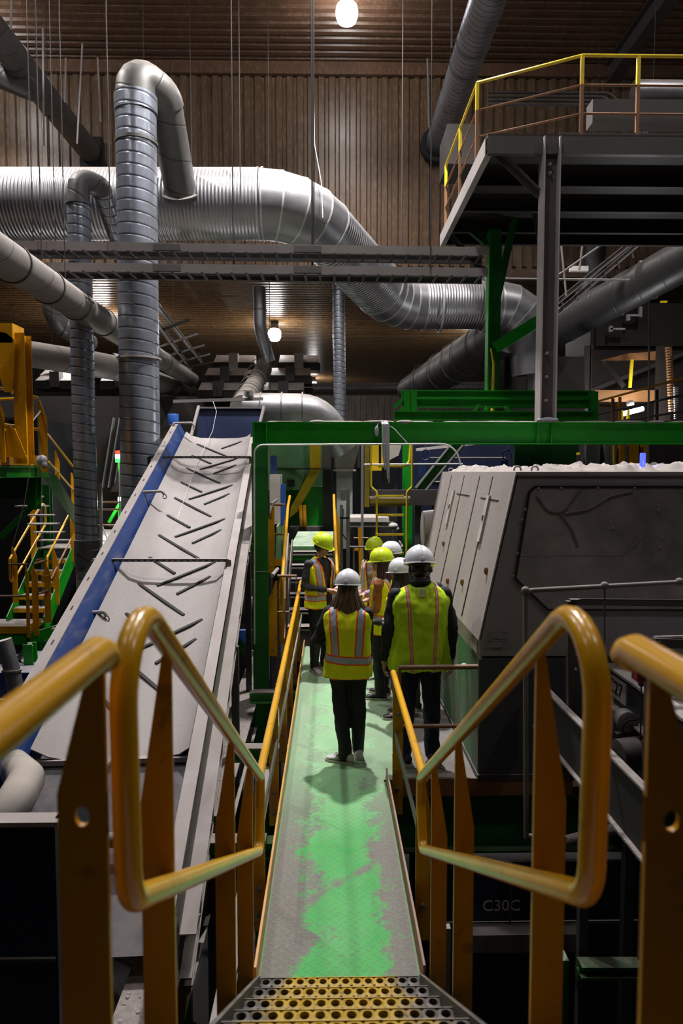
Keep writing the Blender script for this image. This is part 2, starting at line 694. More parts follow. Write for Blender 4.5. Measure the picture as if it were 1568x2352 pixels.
# ------------------------------------------------------------------ ducts
def duct(name, label, pts, r, mat, seg=32, rings=(), group=None, cap=True, extra=None, ringmat='galvanised_dark'):
    """one duct run; rings: (point, axis, width) collars as one part each"""
    lo = min(pts, key=lambda p: p.z)
    t = thing(name, label, 'duct', (lo.x, lo.y, lo.z), group)
    part(t, 'duct_wall', MB().tube(pts, r, seg, cap), mat, smooth=30)
    for c, ax, w in rings:
        rr = r if not isinstance(r, (list, tuple)) else max(r)
        part(t, 'collar', MB().ring(c, ax, rr, w, 0.018, seg), ringmat)
    return t


def gored(pts, rad, n=4):
    return fillet(pts, rad, n)


# the main big duct across the hall
mp = gored([A(-260, 470, 14.0), A(690, 470, 14.0), A(905, 701, 17.2), A(1215, 701, 17.6), A(1225, 860, 17.7)], [0, 1.5, 1.5, 1.0, 0], 4)
D = duct('main_duct', 'huge ribbed silver duct crossing the hall and stepping down to the right', mp[:2], 0.67, 'galvanised_wide', 48,
         [(A(605, 470, 14.0), (1, 0, 0), .03)], ringmat='bright_metal')
for i in range(1, len(mp) - 1):
    a, b = mp[i], mp[i + 1]
    big = (b - a).length > 1.4
    rr = 0.67 - 0.008 * i
    e = (b - a).normalized() * 0.0
    # each gore overlaps the next a little, as riveted ducts do
    mb = MB().tube([a - e, b + e], [rr, rr], 48, False)
    # mitre: shear the end rings to the bisecting planes
    n = 48
    for end, p, nb in ((0, a, mp[i - 1]), (1, b, mp[i + 2] if i + 2 < len(mp) else None)):
        d = (b - a).normalized()
        if nb is None:
            continue
        d2 = (p - nb).normalized() if end == 0 else (nb - p).normalized()
        nn = (d + d2).normalized()
        for j in range(n):
            q = mb.v[end * n + j]
            mb.v[end * n + j] = q - d * ((q - p).dot(nn) / d.dot(nn))
    part(D, 'duct_section' if big else 'elbow_gore', mb, 'galvanised_wide' if big else 'galvanised_plain', smooth=25)
    if i < len(mp) - 2:
        part(D, 'seam', MB().ring(a, (mp[i + 1] - mp[i - 1]), rr + 0.004, .035, .012, 48), 'bright_metal')
for px in (785, 830, 868):
    pass
part(D, 'seam', MB().ring(A(1010, 701, 17.3), (1, 0, 0), .645, .05, .02, 48), 'bright_metal')
part(D, 'seam', MB().ring(A(1108, 701, 17.4), (1, 0, 0), .645, .05, .02, 48), 'bright_metal')
c0 = mp[6].lerp(mp[5], .3) if len(mp) > 6 else mp[-1]

# big riser: up, over and down into the main duct
P0, P1, P2, P3 = A(324, 1175, 11.9), A(311, 195, 11.9), A(352, 205, 12.3), A(417, 440, 13.55)
rz = P1.z - 0.34
X0 = P1.x
pts = [V((P0.x, 11.9, P0.z)), V((P0.x, 11.9, P0.z)).lerp(V((X0, 11.9, rz)), .5), V((X0, 11.9, rz))]
arc = fillet([V((X0, 11.9, rz)), V((X0, 11.9, rz + .50)), V((X0 + .36, 12.35, rz + .38)), A(417, 452, 13.5)], [0, .36, .36, 0], 5)
t = thing('riser_duct', 'tall thick spiral seamed silver riser hooking over into the main duct', 'duct', (P0.x, 11.9, P0.z), 'spiral risers on the left')
part(t, 'riser', MB().tube(pts, .335, 40), 'galvanised')
part(t, 'elbow', MB().tube(arc[:-1], .325, 32, False), 'galvanised_dark', smooth=15)
part(t, 'branch', MB().tube([arc[-2], arc[-1]], .30, 32), 'galvanised_dark')
for z, w in ((rz, .28), (rz - .62, .05)):
    part(t, 'collar', MB().ring((X0, 11.9, z), (0, 0, 1), .335, w, .018, 40), 'galvanised' if w > .1 else 'galvanised_dark')
zz = A(320, 825, 11.9).z
part(t, 'flange', MB().ring((P0.x * .45 + X0 * .55, 11.9, zz), (0, 0, 1), .335, .03, .035, 40), 'steel_light')
part(t, 'saddle', MB().ring(arc[-1].lerp(arc[-2], .05), arc[-1] - arc[-2], .30, .03, .07, 32), 'galvanised_dark')

# small riser beside it
Q0, Q1 = A(203, 1395, 12.1), A(181, 470, 12.1)
t = thing('riser_duct', 'tall thin spiral seamed silver riser with a short hooked branch, left of the thick one', 'duct', (Q0.x, 12.1, Q0.z), 'spiral risers on the left')
top = V((Q1.x, 12.1, Q1.z))
part(t, 'riser', MB().tube([V((Q0.x, 12.1, Q0.z)), top], .195, 32), 'galvanised_small')
arc = fillet([top, top + V((0, 0, .46)), top + V((.28, .30, .42)), A(272, 552, 13.2)], [0, .22, .22, 0], 5)
part(t, 'elbow', MB().tube(arc[:-1], .185, 28, False), 'galvanised_dark', smooth=15)
part(t, 'branch', MB().tube([arc[-2], arc[-1]], .165, 28), 'galvanised_small')
part(t, 'collar', MB().ring(top, (0, 0, 1), .195, .04, .025, 32), 'galvanised_dark')
part(t, 'collar', MB().ring(A(203, 1262, 12.1), (0, 0, 1), .195, .02, .012, 32), 'steel_light')
part(t, 'lower_sleeve', MB().tube([V((Q0.x, 12.1, A(0, 1300, 12.1).z)), V((Q0.x, 12.1, A(0, 1240, 12.1).z))], .22, 32), 'galvanised_dark')

# roof ducts running down the hall
e1, e0 = A(207, 350, 19.9), A(-40, 40, 13.6)
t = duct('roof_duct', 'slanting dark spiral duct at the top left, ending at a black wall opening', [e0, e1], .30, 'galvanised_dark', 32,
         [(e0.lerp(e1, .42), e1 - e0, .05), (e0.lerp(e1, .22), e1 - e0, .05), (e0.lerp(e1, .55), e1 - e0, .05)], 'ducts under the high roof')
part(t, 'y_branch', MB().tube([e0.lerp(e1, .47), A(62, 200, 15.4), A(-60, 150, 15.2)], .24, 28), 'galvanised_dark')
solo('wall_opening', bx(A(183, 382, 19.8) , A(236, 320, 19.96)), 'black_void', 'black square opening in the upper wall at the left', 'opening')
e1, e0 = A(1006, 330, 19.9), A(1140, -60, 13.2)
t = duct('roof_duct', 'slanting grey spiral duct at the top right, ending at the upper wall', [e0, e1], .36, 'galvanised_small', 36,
         [(e0.lerp(e1, .30), e1 - e0, .04), (e0.lerp(e1, .42), e1 - e0, .04)], 'ducts under the high roof')
part(t, 'wall_collar', MB().ring(A(1004, 334, 19.8), (0, 1, 0), .36, .2, .12, 36), 'black_void')

# long dusty duct running down the left
e0, e1 = A(-80, 535, 7.6), A(440, 872, 22.5)
t = duct('long_duct', 'long dusty duct sloping across the left, in front of the thin riser', [e0, e1], [.235, .235], 'duct_dusty', 36,
         [(e0.lerp(e1, f), e1 - e0, .03) for f in (.08, .16, .24, .34, .5, .7)], 'dusty ducts on the left')
# second one underneath: level, then turning away
pts = fillet([A(-30, 798, 15.5), A(225, 838, 15.8), A(285, 850, 17.0), A(440, 905, 25)], [0, .6, .6, 0], 6)
t = duct('low_duct', 'dusty duct behind the yellow guard, passing behind both risers', pts, .29, 'duct_dusty', 32,
         [(A(262, 842, 16.4), (1, .6, -.1), .1)], 'dusty ducts on the left')
pts = fillet([A(118, 640, 17), A(121, 735, 17), A(205, 790, 18.5)], [0, .6, 0], 6)
duct('elbow_duct', 'short dark elbow duct hanging below the long dusty duct', pts, .25, 'galvanised_dark', 24, [(A(150, 752, 17.4), (1, .8, -.4), .1)], 'dusty ducts on the left')

# ducts in the middle
pts = fillet([A(595, 660, 21), A(597, 755, 21), A(618, 830, 21.3)], [0, .8, 0], 6)
duct('drop_duct', 'hanging silver duct with a kink in front of the far lamp', pts, .195, 'galvanised_plain', 28, [(A(596, 712, 21), (0, 0, 1), .04)], 'ducts in the middle distance')
pts = [A(605, 835, 23), A(590, 872, 22), A(556, 935, 19)]
duct('flexible_duct', 'brown ribbed flexible duct sloping behind the conveyor head', pts, [.21, .26, .34], 'duct_dusty', 28,
     [(pts[0].lerp(pts[2], f), pts[2] - pts[0], .04) for f in (.15, .3, .45, .6, .75, .9)], 'ducts in the middle distance')
duct('thin_riser', 'thin shiny riser duct in the middle standing before the far wall', [A(777, 652, 20.5), A(781, 1010, 20.5)], .185, 'galvanised_small', 28, [], 'ducts in the middle distance')
duct('far_duct', 'level dark duct along the foot of the lower ceiling, in front of the back wall', [A(640, 893, 34), A(1180, 889, 34)], .27, 'galvanised_dark', 28,
     [(A(x, 892, 34), (1, 0, 0), .05) for x in (740, 830, 905)], 'ducts in the middle distance')
pts = fillet([A(560, 938, 15), A(728, 941, 15), A(792, 1030, 15.3)], [0, .7, 0], 5)
t = duct('bend_duct', 'shiny bend duct riveted in rings, right above the green portal beam', pts, .34, 'galvanised_plain', 36,
         [(A(x, 938, 15), (1, 0, 0), .03) for x in (600, 648, 695)], 'ducts in the middle distance')
# dark ducts right of the middle
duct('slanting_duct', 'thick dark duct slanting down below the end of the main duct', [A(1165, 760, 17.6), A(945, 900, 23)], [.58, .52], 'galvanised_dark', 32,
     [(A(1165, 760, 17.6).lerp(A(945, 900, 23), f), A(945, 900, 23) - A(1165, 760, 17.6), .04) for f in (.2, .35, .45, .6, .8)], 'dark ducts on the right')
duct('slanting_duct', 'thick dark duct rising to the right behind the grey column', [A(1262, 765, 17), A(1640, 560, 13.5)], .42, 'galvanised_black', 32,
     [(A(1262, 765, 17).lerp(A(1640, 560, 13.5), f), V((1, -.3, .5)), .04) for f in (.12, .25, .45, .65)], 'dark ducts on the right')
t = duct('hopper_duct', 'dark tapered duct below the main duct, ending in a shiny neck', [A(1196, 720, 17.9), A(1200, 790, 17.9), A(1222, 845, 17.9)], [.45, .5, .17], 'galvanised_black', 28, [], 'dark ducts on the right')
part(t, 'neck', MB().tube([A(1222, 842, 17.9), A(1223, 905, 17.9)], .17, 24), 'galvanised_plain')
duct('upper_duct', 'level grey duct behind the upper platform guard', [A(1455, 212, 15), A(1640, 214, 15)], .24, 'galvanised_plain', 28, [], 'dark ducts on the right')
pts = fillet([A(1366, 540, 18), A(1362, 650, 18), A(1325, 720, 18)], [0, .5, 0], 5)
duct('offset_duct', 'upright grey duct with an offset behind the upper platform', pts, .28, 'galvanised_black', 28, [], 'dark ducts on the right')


def hang(t, *pts):
    for p in pts:
        top = ROOF_Z if p.y < 20 else LOW_Z
        part(t, 'hanger', MB().tube([V((p.x, p.y, p.z)), V((p.x, p.y, top))], .008, 6), 'rod_metal')


BYN = {o['label'][:12]: o for o in scene.objects if o.get('label') and o.get('category') == 'duct'}
hang(D, A(440, 400, 14), A(1030, 650, 17.5))
for lab, ps in (('long dusty d', [A(150, 640, 9.9), A(400, 840, 19.5)]), ('dusty duct b', [A(120, 795, 15.6)]), ('level dark d', [A(700, 880, 34), A(1000, 880, 34)]),
                ('brown ribbed', [A(600, 850, 22.5)]), ('shiny bend d', [A(620, 915, 15)]), ('level grey d', [A(1500, 200, 15)]),
                ('upright grey', [A(1366, 560, 18)]), ('short dark e', [A(121, 650, 17)])):
    hang(BYN[lab], *ps)

# shallow dust drift and wires on the main duct are part of its finish; hanging rods follow
def rod(p0, p1, r, label, group='hanger rods from the roof', mat='rod_metal', name='hanger_rod', cat='rod'):
    return solo(name, MB().tube([p0, p1], r, 6), mat, label, cat, group)


for px0, py1, Y, lab in ((76, 560, 12.4, 'leftmost thin rod hanging past the dusty duct'), (96, 600, 10.9, 'thin rod hanging left of the thin riser'),
                         (127, 560, 13.0, 'thin rod just left of the thin riser'), (254, 560, 10.9, 'thin rod passing the left side of the thick riser'),
                         (331, 195, 15, 'faint rod above the hook of the thick riser'),
                         (536, 640, 11.45, 'thin rod holding the cable trays near the middle'), (552, 470, 13.2, 'thin rod ending on the main duct'),
                         (922, 560, 13.5, 'thin rod in front of the brown wall right of the step of the main duct'),
                         (717, 640, 11.45, 'darkest rod, hanging below the top lamp'), (721, 600, 11.45, 'second rod close beside the darkest one'),
                         (988, 620, 10.9, 'thin rod holding the trays beside the top right duct')):
    p1 = A(px0, py1, Y)
    rod(V((p1.x, Y, ROOF_Z)), p1, .010 if px0 != 717 else .015, lab)
for (xa, ya, xb, yb, Y, lab) in ((98, 65, 101, 335, 15, 'bright flat strap hanging by the left roof duct'), (151, 133, 149, 235, 16, 'short pale strap hanging left of the strap pair'),
                                 (189, 100, 177, 330, 15.5, 'slanting pale strap crossing the left roof duct'), (224, 132, 231, 280, 16, 'pale strap hanging right of the left roof duct'),
                                 (981, 134, 985, 292, 17, 'pale strap hanging left of the top right duct'), (26, -10, 25, 68, 12, 'dark strap at the top left corner'),
                                 (1037, -10, 1037, 110, 15, 'dark strap beside the top right duct')):
    solo('hanging_strap', MB().bar(A(xb, yb, Y), A(xa, ya, Y), .036, .012, (0, 1, 0)), 'steel_light' if 'pale' in lab or 'bright' in lab else 'steel', lab, 'strap', 'loose hanger straps')
solo('hanging_wire', MB().tube([A(721, 230, 14), A(722, 330, 14), A(738, 420, 13.6), A(741, 500, 13.2)], .006, 6), 'bright_metal', 'loose pale wire hanging onto the step of the main duct', 'wire')

# ------------------------------------------------------------------ cable trays
def tray(yp, lab):
    Y0, Y1 = 11.0, 11.42
    l, r_ = A(-30, yp, Y0), A(1120, yp + 14, Y0)
    t = thing('cable_tray', lab, 'cable tray', ((l.x + r_.x) / 2, Y0, r_.z), 'hanging cable trays')
    a, b = V((l.x, Y0, l.z)), V((r_.x, Y0, l.z - .06))
    part(t, 'side_rail', MB().channel(a, b, .05, .13, .008, side=-1), 'steel_light', 'dusty pale near rail')
    part(t, 'side_rail', MB().channel(a + V((0, Y1 - Y0, 0)), b + V((0, Y1 - Y0, 0)), .05, .13, .008, side=1), 'steel_dark')
    n = int((b.x - a.x) / .23)
    rg = MB()
    cabs = MB()
    for i in range(n):
        p = a.lerp(b, (i + .5) / n)
        rg.bar(p + V((0, -.03, -.07)), p + V((0, Y1 - Y0, -.05)), .035, .02)
    part(t, 'rungs', rg, 'steel_dark')
    sp = [(.28, .45), (.60, .66)]
    for f0, f1 in ((.33, .49), (.61, .68)):
        part(t, 'splice_plate', MB().bar(a.lerp(b, f0) + V((0, -.035, 0)), a.lerp(b, f0 + .055) + V((0, -.035, 0)), .01, .1), 'steel')
    for k in range(3):
        q = MB().tube([a + V((0, .1 + .1 * k, .02)), a.lerp(b, .5) + V((0, .12 + .09 * k, .0)), b + V((0, .1 + .1 * k, .02))], .025, 8)
        solo('tray_cable', q, 'cable', ['near', 'middle', 'far'][k] + ' black cable lying in the ' + ('upper' if yp < 600 else 'lower') + ' cable tray', 'cable', 'cables in the hanging trays')


tray(563, 'upper of the two dusty cable trays crossing the hall in front of the main duct')
tray(611, 'lower of the two dusty cable trays crossing the hall in front of the main duct')
for k, (xa, ya, xb, yb) in enumerate(((360, 700, 465, 835), (362, 742, 440, 850))):
    t = solo('receding_tray', MB().channel(A(xa, ya, 13.5), A(xb, yb, 24), .05, .12, .01), 'steel_light',
             ['right', 'left'][k] + ' rail of the tray running away behind the thick riser', 'tray rail', 'receding tray rails')
for k in range(5):
    f = .1 + k * .19
    p, q = A(360, 742, 13.5).lerp(A(440, 850, 24), f), A(362, 700, 13.5).lerp(A(465, 835, 24), f)
    solo('tray_hanger', MB().bar(p - V((.3, 0, .1)), q + V((.5, 0, -.1)), .05, .05), 'steel_dark', 'dark crossbar ' + ['nearest', 'second', 'third', 'fourth', 'farthest'][k] + ' under the receding tray rails', 'crossbar', 'receding tray crossbars')

# ------------------------------------------------------------------ stanchions, stairs, text
def fin(mb, x, y, z0, z1, w, side, taper=0.36, t=0.012, hole=False):
    """flat-bar stanchion facing the hall: straight edge at x, tapering away on the outer side"""
    tip = 0.022
    pl = [(x, z0), (x + side * w, z0), (x + side * w, z1 - taper), (x + side * tip, z1), (x, z1)]
    return mb.prism(pl, 'y', y - t / 2, y + t / 2)


def holed_fin(mb, x, y, z0, z1, w, side, zh, taper=.34, t=.012, r=.013):
    """the same plate with an oval bolt hole right through it"""
    a, b = zh - .04, zh + .04
    mb.prism([(x, z0), (x + side * w, z0), (x + side * w, a), (x, a)], 'y', y - t / 2, y + t / 2)
    wb = w if b < z1 - taper else .022 + (w - .022) * (z1 - b) / taper
    up = [(x, b), (x + side * w, b)] + ([(x + side * w, z1 - taper)] if b < z1 - taper else []) + [(x + side * .022, z1), (x, z1)]
    mb.prism(up, 'y', y - t / 2, y + t / 2)
    K, cx = 20, x + side * w * .5
    o = len(mb.v)
    for yy in (y - t / 2, y + t / 2):
        for k in range(K):
            q = 2 * math.pi * (k + .5) / K
            c, s_ = math.cos(q), math.sin(q)
            m = max(abs(c), abs(s_))
            mb.v.append(V((cx + c / m * w / 2, yy, zh + s_ / m * .04)))
        for k in range(K):
            q = 2 * math.pi * (k + .5) / K
            mb.v.append(V((cx + math.cos(q) * r, yy, zh + math.sin(q) * r * 1.35)))
    for k in range(K):
        j = (k + 1) % K
        mb.f += [(o + k, o + j, o + K + j, o + K + k), (o + 2 * K + k, o + 3 * K + k, o + 3 * K + j, o + 2 * K + j),
                 (o + K + k, o + K + j, o + 3 * K + j, o + 3 * K + k)]
    return mb


def fin_part(parent, x, y, z0, z1, w, side, taper=0.36, mat='yellow', bolts=(), name='stanchion', t=0.012):
    p = part(parent, name, fin(MB(), x, y, z0, z1, w, side, taper, t), mat)
    for z in bolts:
        part(p, 'bolt', MB().lathe([(.016, 0), (.016, .008), (.010, .014)], (x + side * w * .5, y - t / 2, z), 10, (0, -1, 0)), 'steel')
    return p


def text_mesh(txt, size, org, xdir, zdir, thick=0.004, name='lettering', parent=None, mat='steel_light'):
    cu = bpy.data.curves.new('txt', 'FONT')
    cu.body = txt
    cu.size = size
    cu.extrude = thick / 2
    cu.align_x = 'CENTER'
    cu.align_y = 'CENTER'
    ob = bpy.data.objects.new('txt', cu)
    C.objects.link(ob)
    dg = bpy.context.evaluated_depsgraph_get()
    me = bpy.data.meshes.new_from_object(ob.evaluated_get(dg))
    bpy.data.objects.remove(ob)
    x, z = V(xdir).normalized(), V(zdir).normalized()
    y = z.cross(x)
    m = Matrix((x, z, -y)).transposed()
    mb = MB()
    mb.add([V(org) + m @ v.co for v in me.vertices], [tuple(p.vertices) for p in me.polygons])
    return part(parent, name, mb, mat, smooth=0)


# perforated stair tread, as a grid of square cells with a round hole each
def perforated(x0, x1, y0, y1, z, pitch=0.056, r=0.0185, t=0.004):
    mb = MB()
    nx, ny = int((x1 - x0) / pitch), max(1, int((y1 - y0) / pitch))
    px_, py_ = (x1 - x0) / nx, (y1 - y0) / ny
    K = 16
    for i in range(nx):
        for j in range(ny):
            cx, cy = x0 + (i + .5) * px_, y0 + (j + .5) * py_
            sq, ci = [], []
            for k in range(K):
                a = 2 * math.pi * (k + .5) / K
                c, s_ = math.cos(a), math.sin(a)
                m = max(abs(c), abs(s_))
                sq.append(V((cx + c / m * px_ / 2, cy + s_ / m * py_ / 2, z)))
                ci.append(V((cx + c * r, cy + s_ * r, z + .004)))
            dn = [p - V((0, 0, .018)) for p in ci]
            o = len(mb.v)
            mb.v += sq + ci + dn
            for k in range(K):
                q = (k + 1) % K
                mb.f.append((o + k, o + q, o + K + q, o + K + k))
                mb.f.append((o + K + k, o + K + q, o + 2 * K + q, o + 2 * K + k))
            # small raised studs at the cell corners
            mb.lathe([(.006, 0), (.004, .004)], (x0 + i * px_ + .001, y0 + (j + .0) * py_ + .008, z), 6)
    return mb


# ------------------------------------------------------------------ walkway
def deck_mat():
    t = NT('walkway_deck')
    p = t.pos()
    x, y, z = t.xyz(p)
    s = 1 / 0.042
    u = t.math('MULTIPLY', t.math('ADD', x, y), s * .7071)
    v = t.math('MULTIPLY', t.math('SUBTRACT', x, y), s * .7071)
    fu = t.math('SUBTRACT', t.math('FRACT', u), .5)
    fv = t.math('SUBTRACT', t.math('FRACT', v), .5)
    par = t.math('MODULO', t.math('ADD', t.math('FLOOR', u), t.math('FLOOR', v)), 2.0)
    par = t.math('ABSOLUTE', par)
    a = t.math('ADD', t.math('MULTIPLY', fu, par), t.math('MULTIPLY', fv, t.math('SUBTRACT', 1.0, par)))
    b = t.math('ADD', t.math('MULTIPLY', fv, par), t.math('MULTIPLY', fu, t.math('SUBTRACT', 1.0, par)))
    e = t.math('ADD', t.math('POWER', t.math('DIVIDE', a, .46), 2), t.math('POWER', t.math('DIVIDE', b, .16), 2))
    loz = t.step(e, 1.0, 0.5)
    n = t.noise(3.2, 6, t.scale(p, (1, .8, 1)))
    nf = t.noise(26, 6)
    # wear: dust lies along the edges, paint shows where people walk
    cx = t.math('ABSOLUTE', t.math('SUBTRACT', x, t.math('ADD', .10, t.math('MULTIPLY', t.math('SUBTRACT', t.noise(.9, 2), .5), .35))))
    edge = t.step(t.math('ADD', cx, t.math('MULTIPLY', t.math('SUBTRACT', n, .5), .75)), .14, .38)
    grain = t.step(t.math('ADD', t.math('MULTIPLY', nf, 1.1), t.math('MULTIPLY', edge, .62)), .62, .86)
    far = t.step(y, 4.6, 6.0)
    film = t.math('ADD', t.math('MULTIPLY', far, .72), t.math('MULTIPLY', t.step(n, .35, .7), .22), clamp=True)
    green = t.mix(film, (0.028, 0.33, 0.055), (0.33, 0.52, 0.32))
    dust = t.mix(t.noise(40, 4), (0.12, 0.105, 0.10), (0.25, 0.225, 0.215))
    # foot-scraped streak across the deck
    st = t.math('ABSOLUTE', t.math('SUBTRACT', t.math('ADD', t.math('MULTIPLY', x, -0.9), y), 4.12))
    st = t.step(t.math('ADD', st, t.math('MULTIPLY', t.math('SUBTRACT', t.noise(6, 5), .5), .25)), .06, .0)
    right = t.step(x, .52, .62)
    dm = t.math('MAXIMUM', t.math('MAXIMUM', grain, st), right)
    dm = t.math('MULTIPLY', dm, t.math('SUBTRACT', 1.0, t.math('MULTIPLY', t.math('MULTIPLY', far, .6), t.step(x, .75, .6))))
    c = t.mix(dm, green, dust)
    c = t.mix(t.math('MULTIPLY', t.math('MULTIPLY', loz, .35), t.step(y, 7, 4.5)), c, (0.13, 0.36, 0.16))
    t.bump(loz, .8, .003)
    t.bump(nf, .25, .004)
    M['walkway_deck'] = t.set(c, t.mix(dm, (0.66,) * 3, (0.9,) * 3))


deck_mat()


def grit_mat():
    t = NT('grit')
    n = t.noise(22, 6)
    c = t.mix(n, (0.11, 0.095, 0.09), (0.34, 0.30, 0.285))
    v = t.n('ShaderNodeTexVoronoi')
    v.inputs['Scale'].default_value = 38
    t.link(t.pos(), v.inputs['Vector'])
    c = t.mix(t.step(v.outputs['Distance'], .16, .08), c, (.45, .42, .40))
    t.bump(n, .9, .012)
    M['grit'] = t.set(c, .9)
    t = NT('tread_plate')
    n = t.noise(9, 5)
    x = t.xyz(t.pos())[0]
    mid = t.step(t.math('ADD', t.math('ABSOLUTE', t.math('SUBTRACT', x, .03)), t.math('MULTIPLY', t.math('SUBTRACT', n, .5), .35)), .34, .22)
    c = t.mix(mid, (0.085, 0.072, 0.064), (0.44, 0.28, 0.010))
    c = t.mix(t.step(t.noise(45, 4), .55, .7), c, (0.05, 0.04, 0.03))
    t.bump(n, .3, .004)
    M['tread_plate'] = t.set(c, .5)


grit_mat()

W = thing('walkway', 'narrow dusty green chequer plate walkway the group stands on', 'walkway', (0.05, 6.8, -.02))
TY0 = AZ(780, 2247, 0).y
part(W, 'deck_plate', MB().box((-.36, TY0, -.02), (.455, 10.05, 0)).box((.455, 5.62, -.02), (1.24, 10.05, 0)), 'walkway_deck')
part(W, 'toe_board', bx((-.385, 3.3, -.06), (-.372, 10.0, .11)), 'yellow')
part(W, 'toe_board', bx((.47, 3.3, -.06), (.482, 5.6, .11)), 'rust_rail')
part(W, 'side_channel', MB().channel(V((-.35, 3.1, -.13)), V((-.35, 10.05, -.13)), .06, .22), 'green')
part(W, 'side_channel', MB().channel(V((.445, 3.1, -.13)), V((.445, 5.62, -.13)), .06, .22), 'green')
for y in (4.2, 5.6, 7.0, 8.4, 9.8):
    part(W, 'cross_member', MB().channel(V((-.32, y, -.1)), V((.42, y, -.1)), .05, .12), 'green_dark')
part(W, 'front_toe_board', bx((.57, 5.585, -.13), (2.05, 5.60, .02)), 'rust_rail')
part(W, 'front_beam', MB().ibeam(V((.50, 5.70, -.40)), V((3.2, 5.70, -.40)), .16, .50), 'green_dark')
for x in (.42, 1.18):
    part(W, 'support_post', MB().ibeam(V((x, 9.2, FLOOR_Z)), V((x, 9.2, -.2)), .14, .14), 'green_dark')
for x in (-.30, .40):
    part(W, 'support_post', MB().ibeam(V((x, 3.9, FLOOR_Z)), V((x, 3.9, -.22)), .12, .12), 'green_dark')

# ------------------------------------------------------------------ near stairs (5 perforated treads and the landing edge)
S = thing('stairs', 'short flight of perforated yellow and grimy treads at the bottom of the picture', 'stairs', (0.05, 2.4, 0))
TY = [AZ(780, yp, .2 * k).y for k, yp in enumerate((2247, 2270, 2295, 2321, 2348))]
TY.append(2 * TY[4] - TY[3])
for k, y in enumerate(TY):
    z = .2 * k + .002
    tr = part(S, 'tread', perforated(-.355, .455, y - .28, y, z, .0558, .0185), 'tread_plate')
    part(tr, 'nosing', MB().box((-.355, y, z - .045), (.455, y + .004, z + .004)).box((-.355, y - .284, z - .045), (.455, y - .28, z + .002)), 'tread_plate')
for x0, x1 in ((-.375, -.358), (.458, .475)):
    part(S, 'stringer', MB().prism([(TY[0], -.06), (TY[0], .02), (TY[5], 1.01), (TY[5] - .34, 1.20), (TY[5] - .4, .95), (TY[0] - .35, -.06)], 'x', x0, x1), 'steel_dark', 'dusty dark stringer')
part(S, 'landing', bx((-.355, -.6, 1.18), (.455, TY[5] - .32, 1.20)), 'steel')


# ------------------------------------------------------------------ near guard rails, both sides
def stair_loop(side, x):
    sgn = 'left' if side < 0 else 'right'
    t = thing('stair_rail', 'yellow looped pipe rail on tapered plates at the %s of the near stairs' % sgn, 'handrail', (x, 2.5, .62))
    zl = 0.965 if side < 0 else .955
    loop = [V((x, 3.58, .80)), V((x, 3.58, zl)), V((x, 1.215, 2.415)), V((x, 1.235, 1.80)), V((x, 3.50, .600)), V((x, 3.58, .80))]
    pts = fillet(loop, [0, .04, .135, .11, .05, 0], 8)
    part(t, 'pipe', MB().tube(pts, .0255, 20), 'yellow_pipe', 'glossy chipped yellow pipe loop', smooth=60)
    for y, zt, w, zb in ((1.60, 2.15, .078, .5), (2.62, 1.535, .078, .0), (3.22, 1.17, .078, -.3)):
        fin_part(t, x + side * .0, y, zb, zt + .015, w, side, .36, bolts=())
    return t


stair_loop(-1, -.375)
stair_loop(1, .492)
for side, x in ((-1, -.383), (1, .512)):
    sgn = 'left' if side < 0 else 'right'
    t = thing('landing_rail', 'blurred yellow guard rail of the top landing, at the %s edge of the picture' % sgn, 'guard rail', (x, .6, 1.2))
    part(t, 'pipe', MB().tube([V((x, -.3, 2.30)), V((x, 1.12, 2.30)), V((x, 1.14, 2.292)), V((x, 1.15, 2.28))], .0285, 20), 'yellow_pipe', smooth=60)
    part(t, 'stanchion', holed_fin(MB(), x + side * .006, 1.17 if side < 0 else 1.085, .45, 2.285, .086, side, A(185, 1872, 1.17).z if side < 0 else A(1540, 1882, 1.085).z), 'yellow')
    fin_part(t, x + side * .006, .1, 1.1, 2.28, .086, side, .34)

# walkway rails
t = thing('walkway_rail', 'long yellow rail along the left of the walkway', 'guard rail', (-.40, 6.5, 0))
part(t, 'top_rail', MB().tube([V((-.385, 3.64, .935)), V((-.435, 10.2, .95))], .024, 16), 'yellow_pipe')
part(t, 'mid_rail', bx((-.425, 3.9, .42), (-.413, 10.0, .49)), 'steel_light', 'dusty flat middle bar')
for y in (4.05, 5.3, 6.5, 7.7, 8.9, 10.0):
    x = -.385 - .05 * (y - 3.64) / 6.5
    fin_part(t, x - .01, y, -.22, .93, .075, -1, .34, bolts=(.05, -.12))
t = thing('walkway_rail', 'short yellow rail at the right of the walkway before the platform corner', 'guard rail', (.52, 4.7, 0))
part(t, 'top_rail', MB().tube([V((.513, 3.62, .93)), V((.520, 5.50, .955))], .024, 16), 'yellow_pipe')
part(t, 'mid_rail', bx((.525, 3.75, .42), (.537, 5.5, .48)), 'steel_dark')
for y in (3.95, 5.46):
    fin_part(t, .512, y, -.22, .93, .085, 1, .34, bolts=(.62, -.0))
t = thing('platform_rail', 'level orange brown rail across the platform edge before the man in jeans', 'guard rail', (1.3, 5.66, 0))
part(t, 'top_rail', MB().tube([V((.58, 5.66, .95)), V((1.98, 5.66, .955))], .021, 14), 'rust_rail')
part(t, 'mid_rail', MB().tube([V((.58, 5.67, .44)), V((1.98, 5.67, .44))], .018, 12), 'rust_rail')
part(t, 'stanchion', MB().prism([(1.95, 5.63), (2.0, 5.63), (2.0, 5.65), (1.96, 5.65), (1.96, 5.70), (1.95, 5.70)], 'z', -.1, .96), 'rust_rail')
part(t, 'stanchion', MB().prism([(.575, 5.64), (.60, 5.64), (.60, 5.65), (.585, 5.65), (.585, 5.70), (.575, 5.70)], 'z', -.1, .94), 'rust_rail')

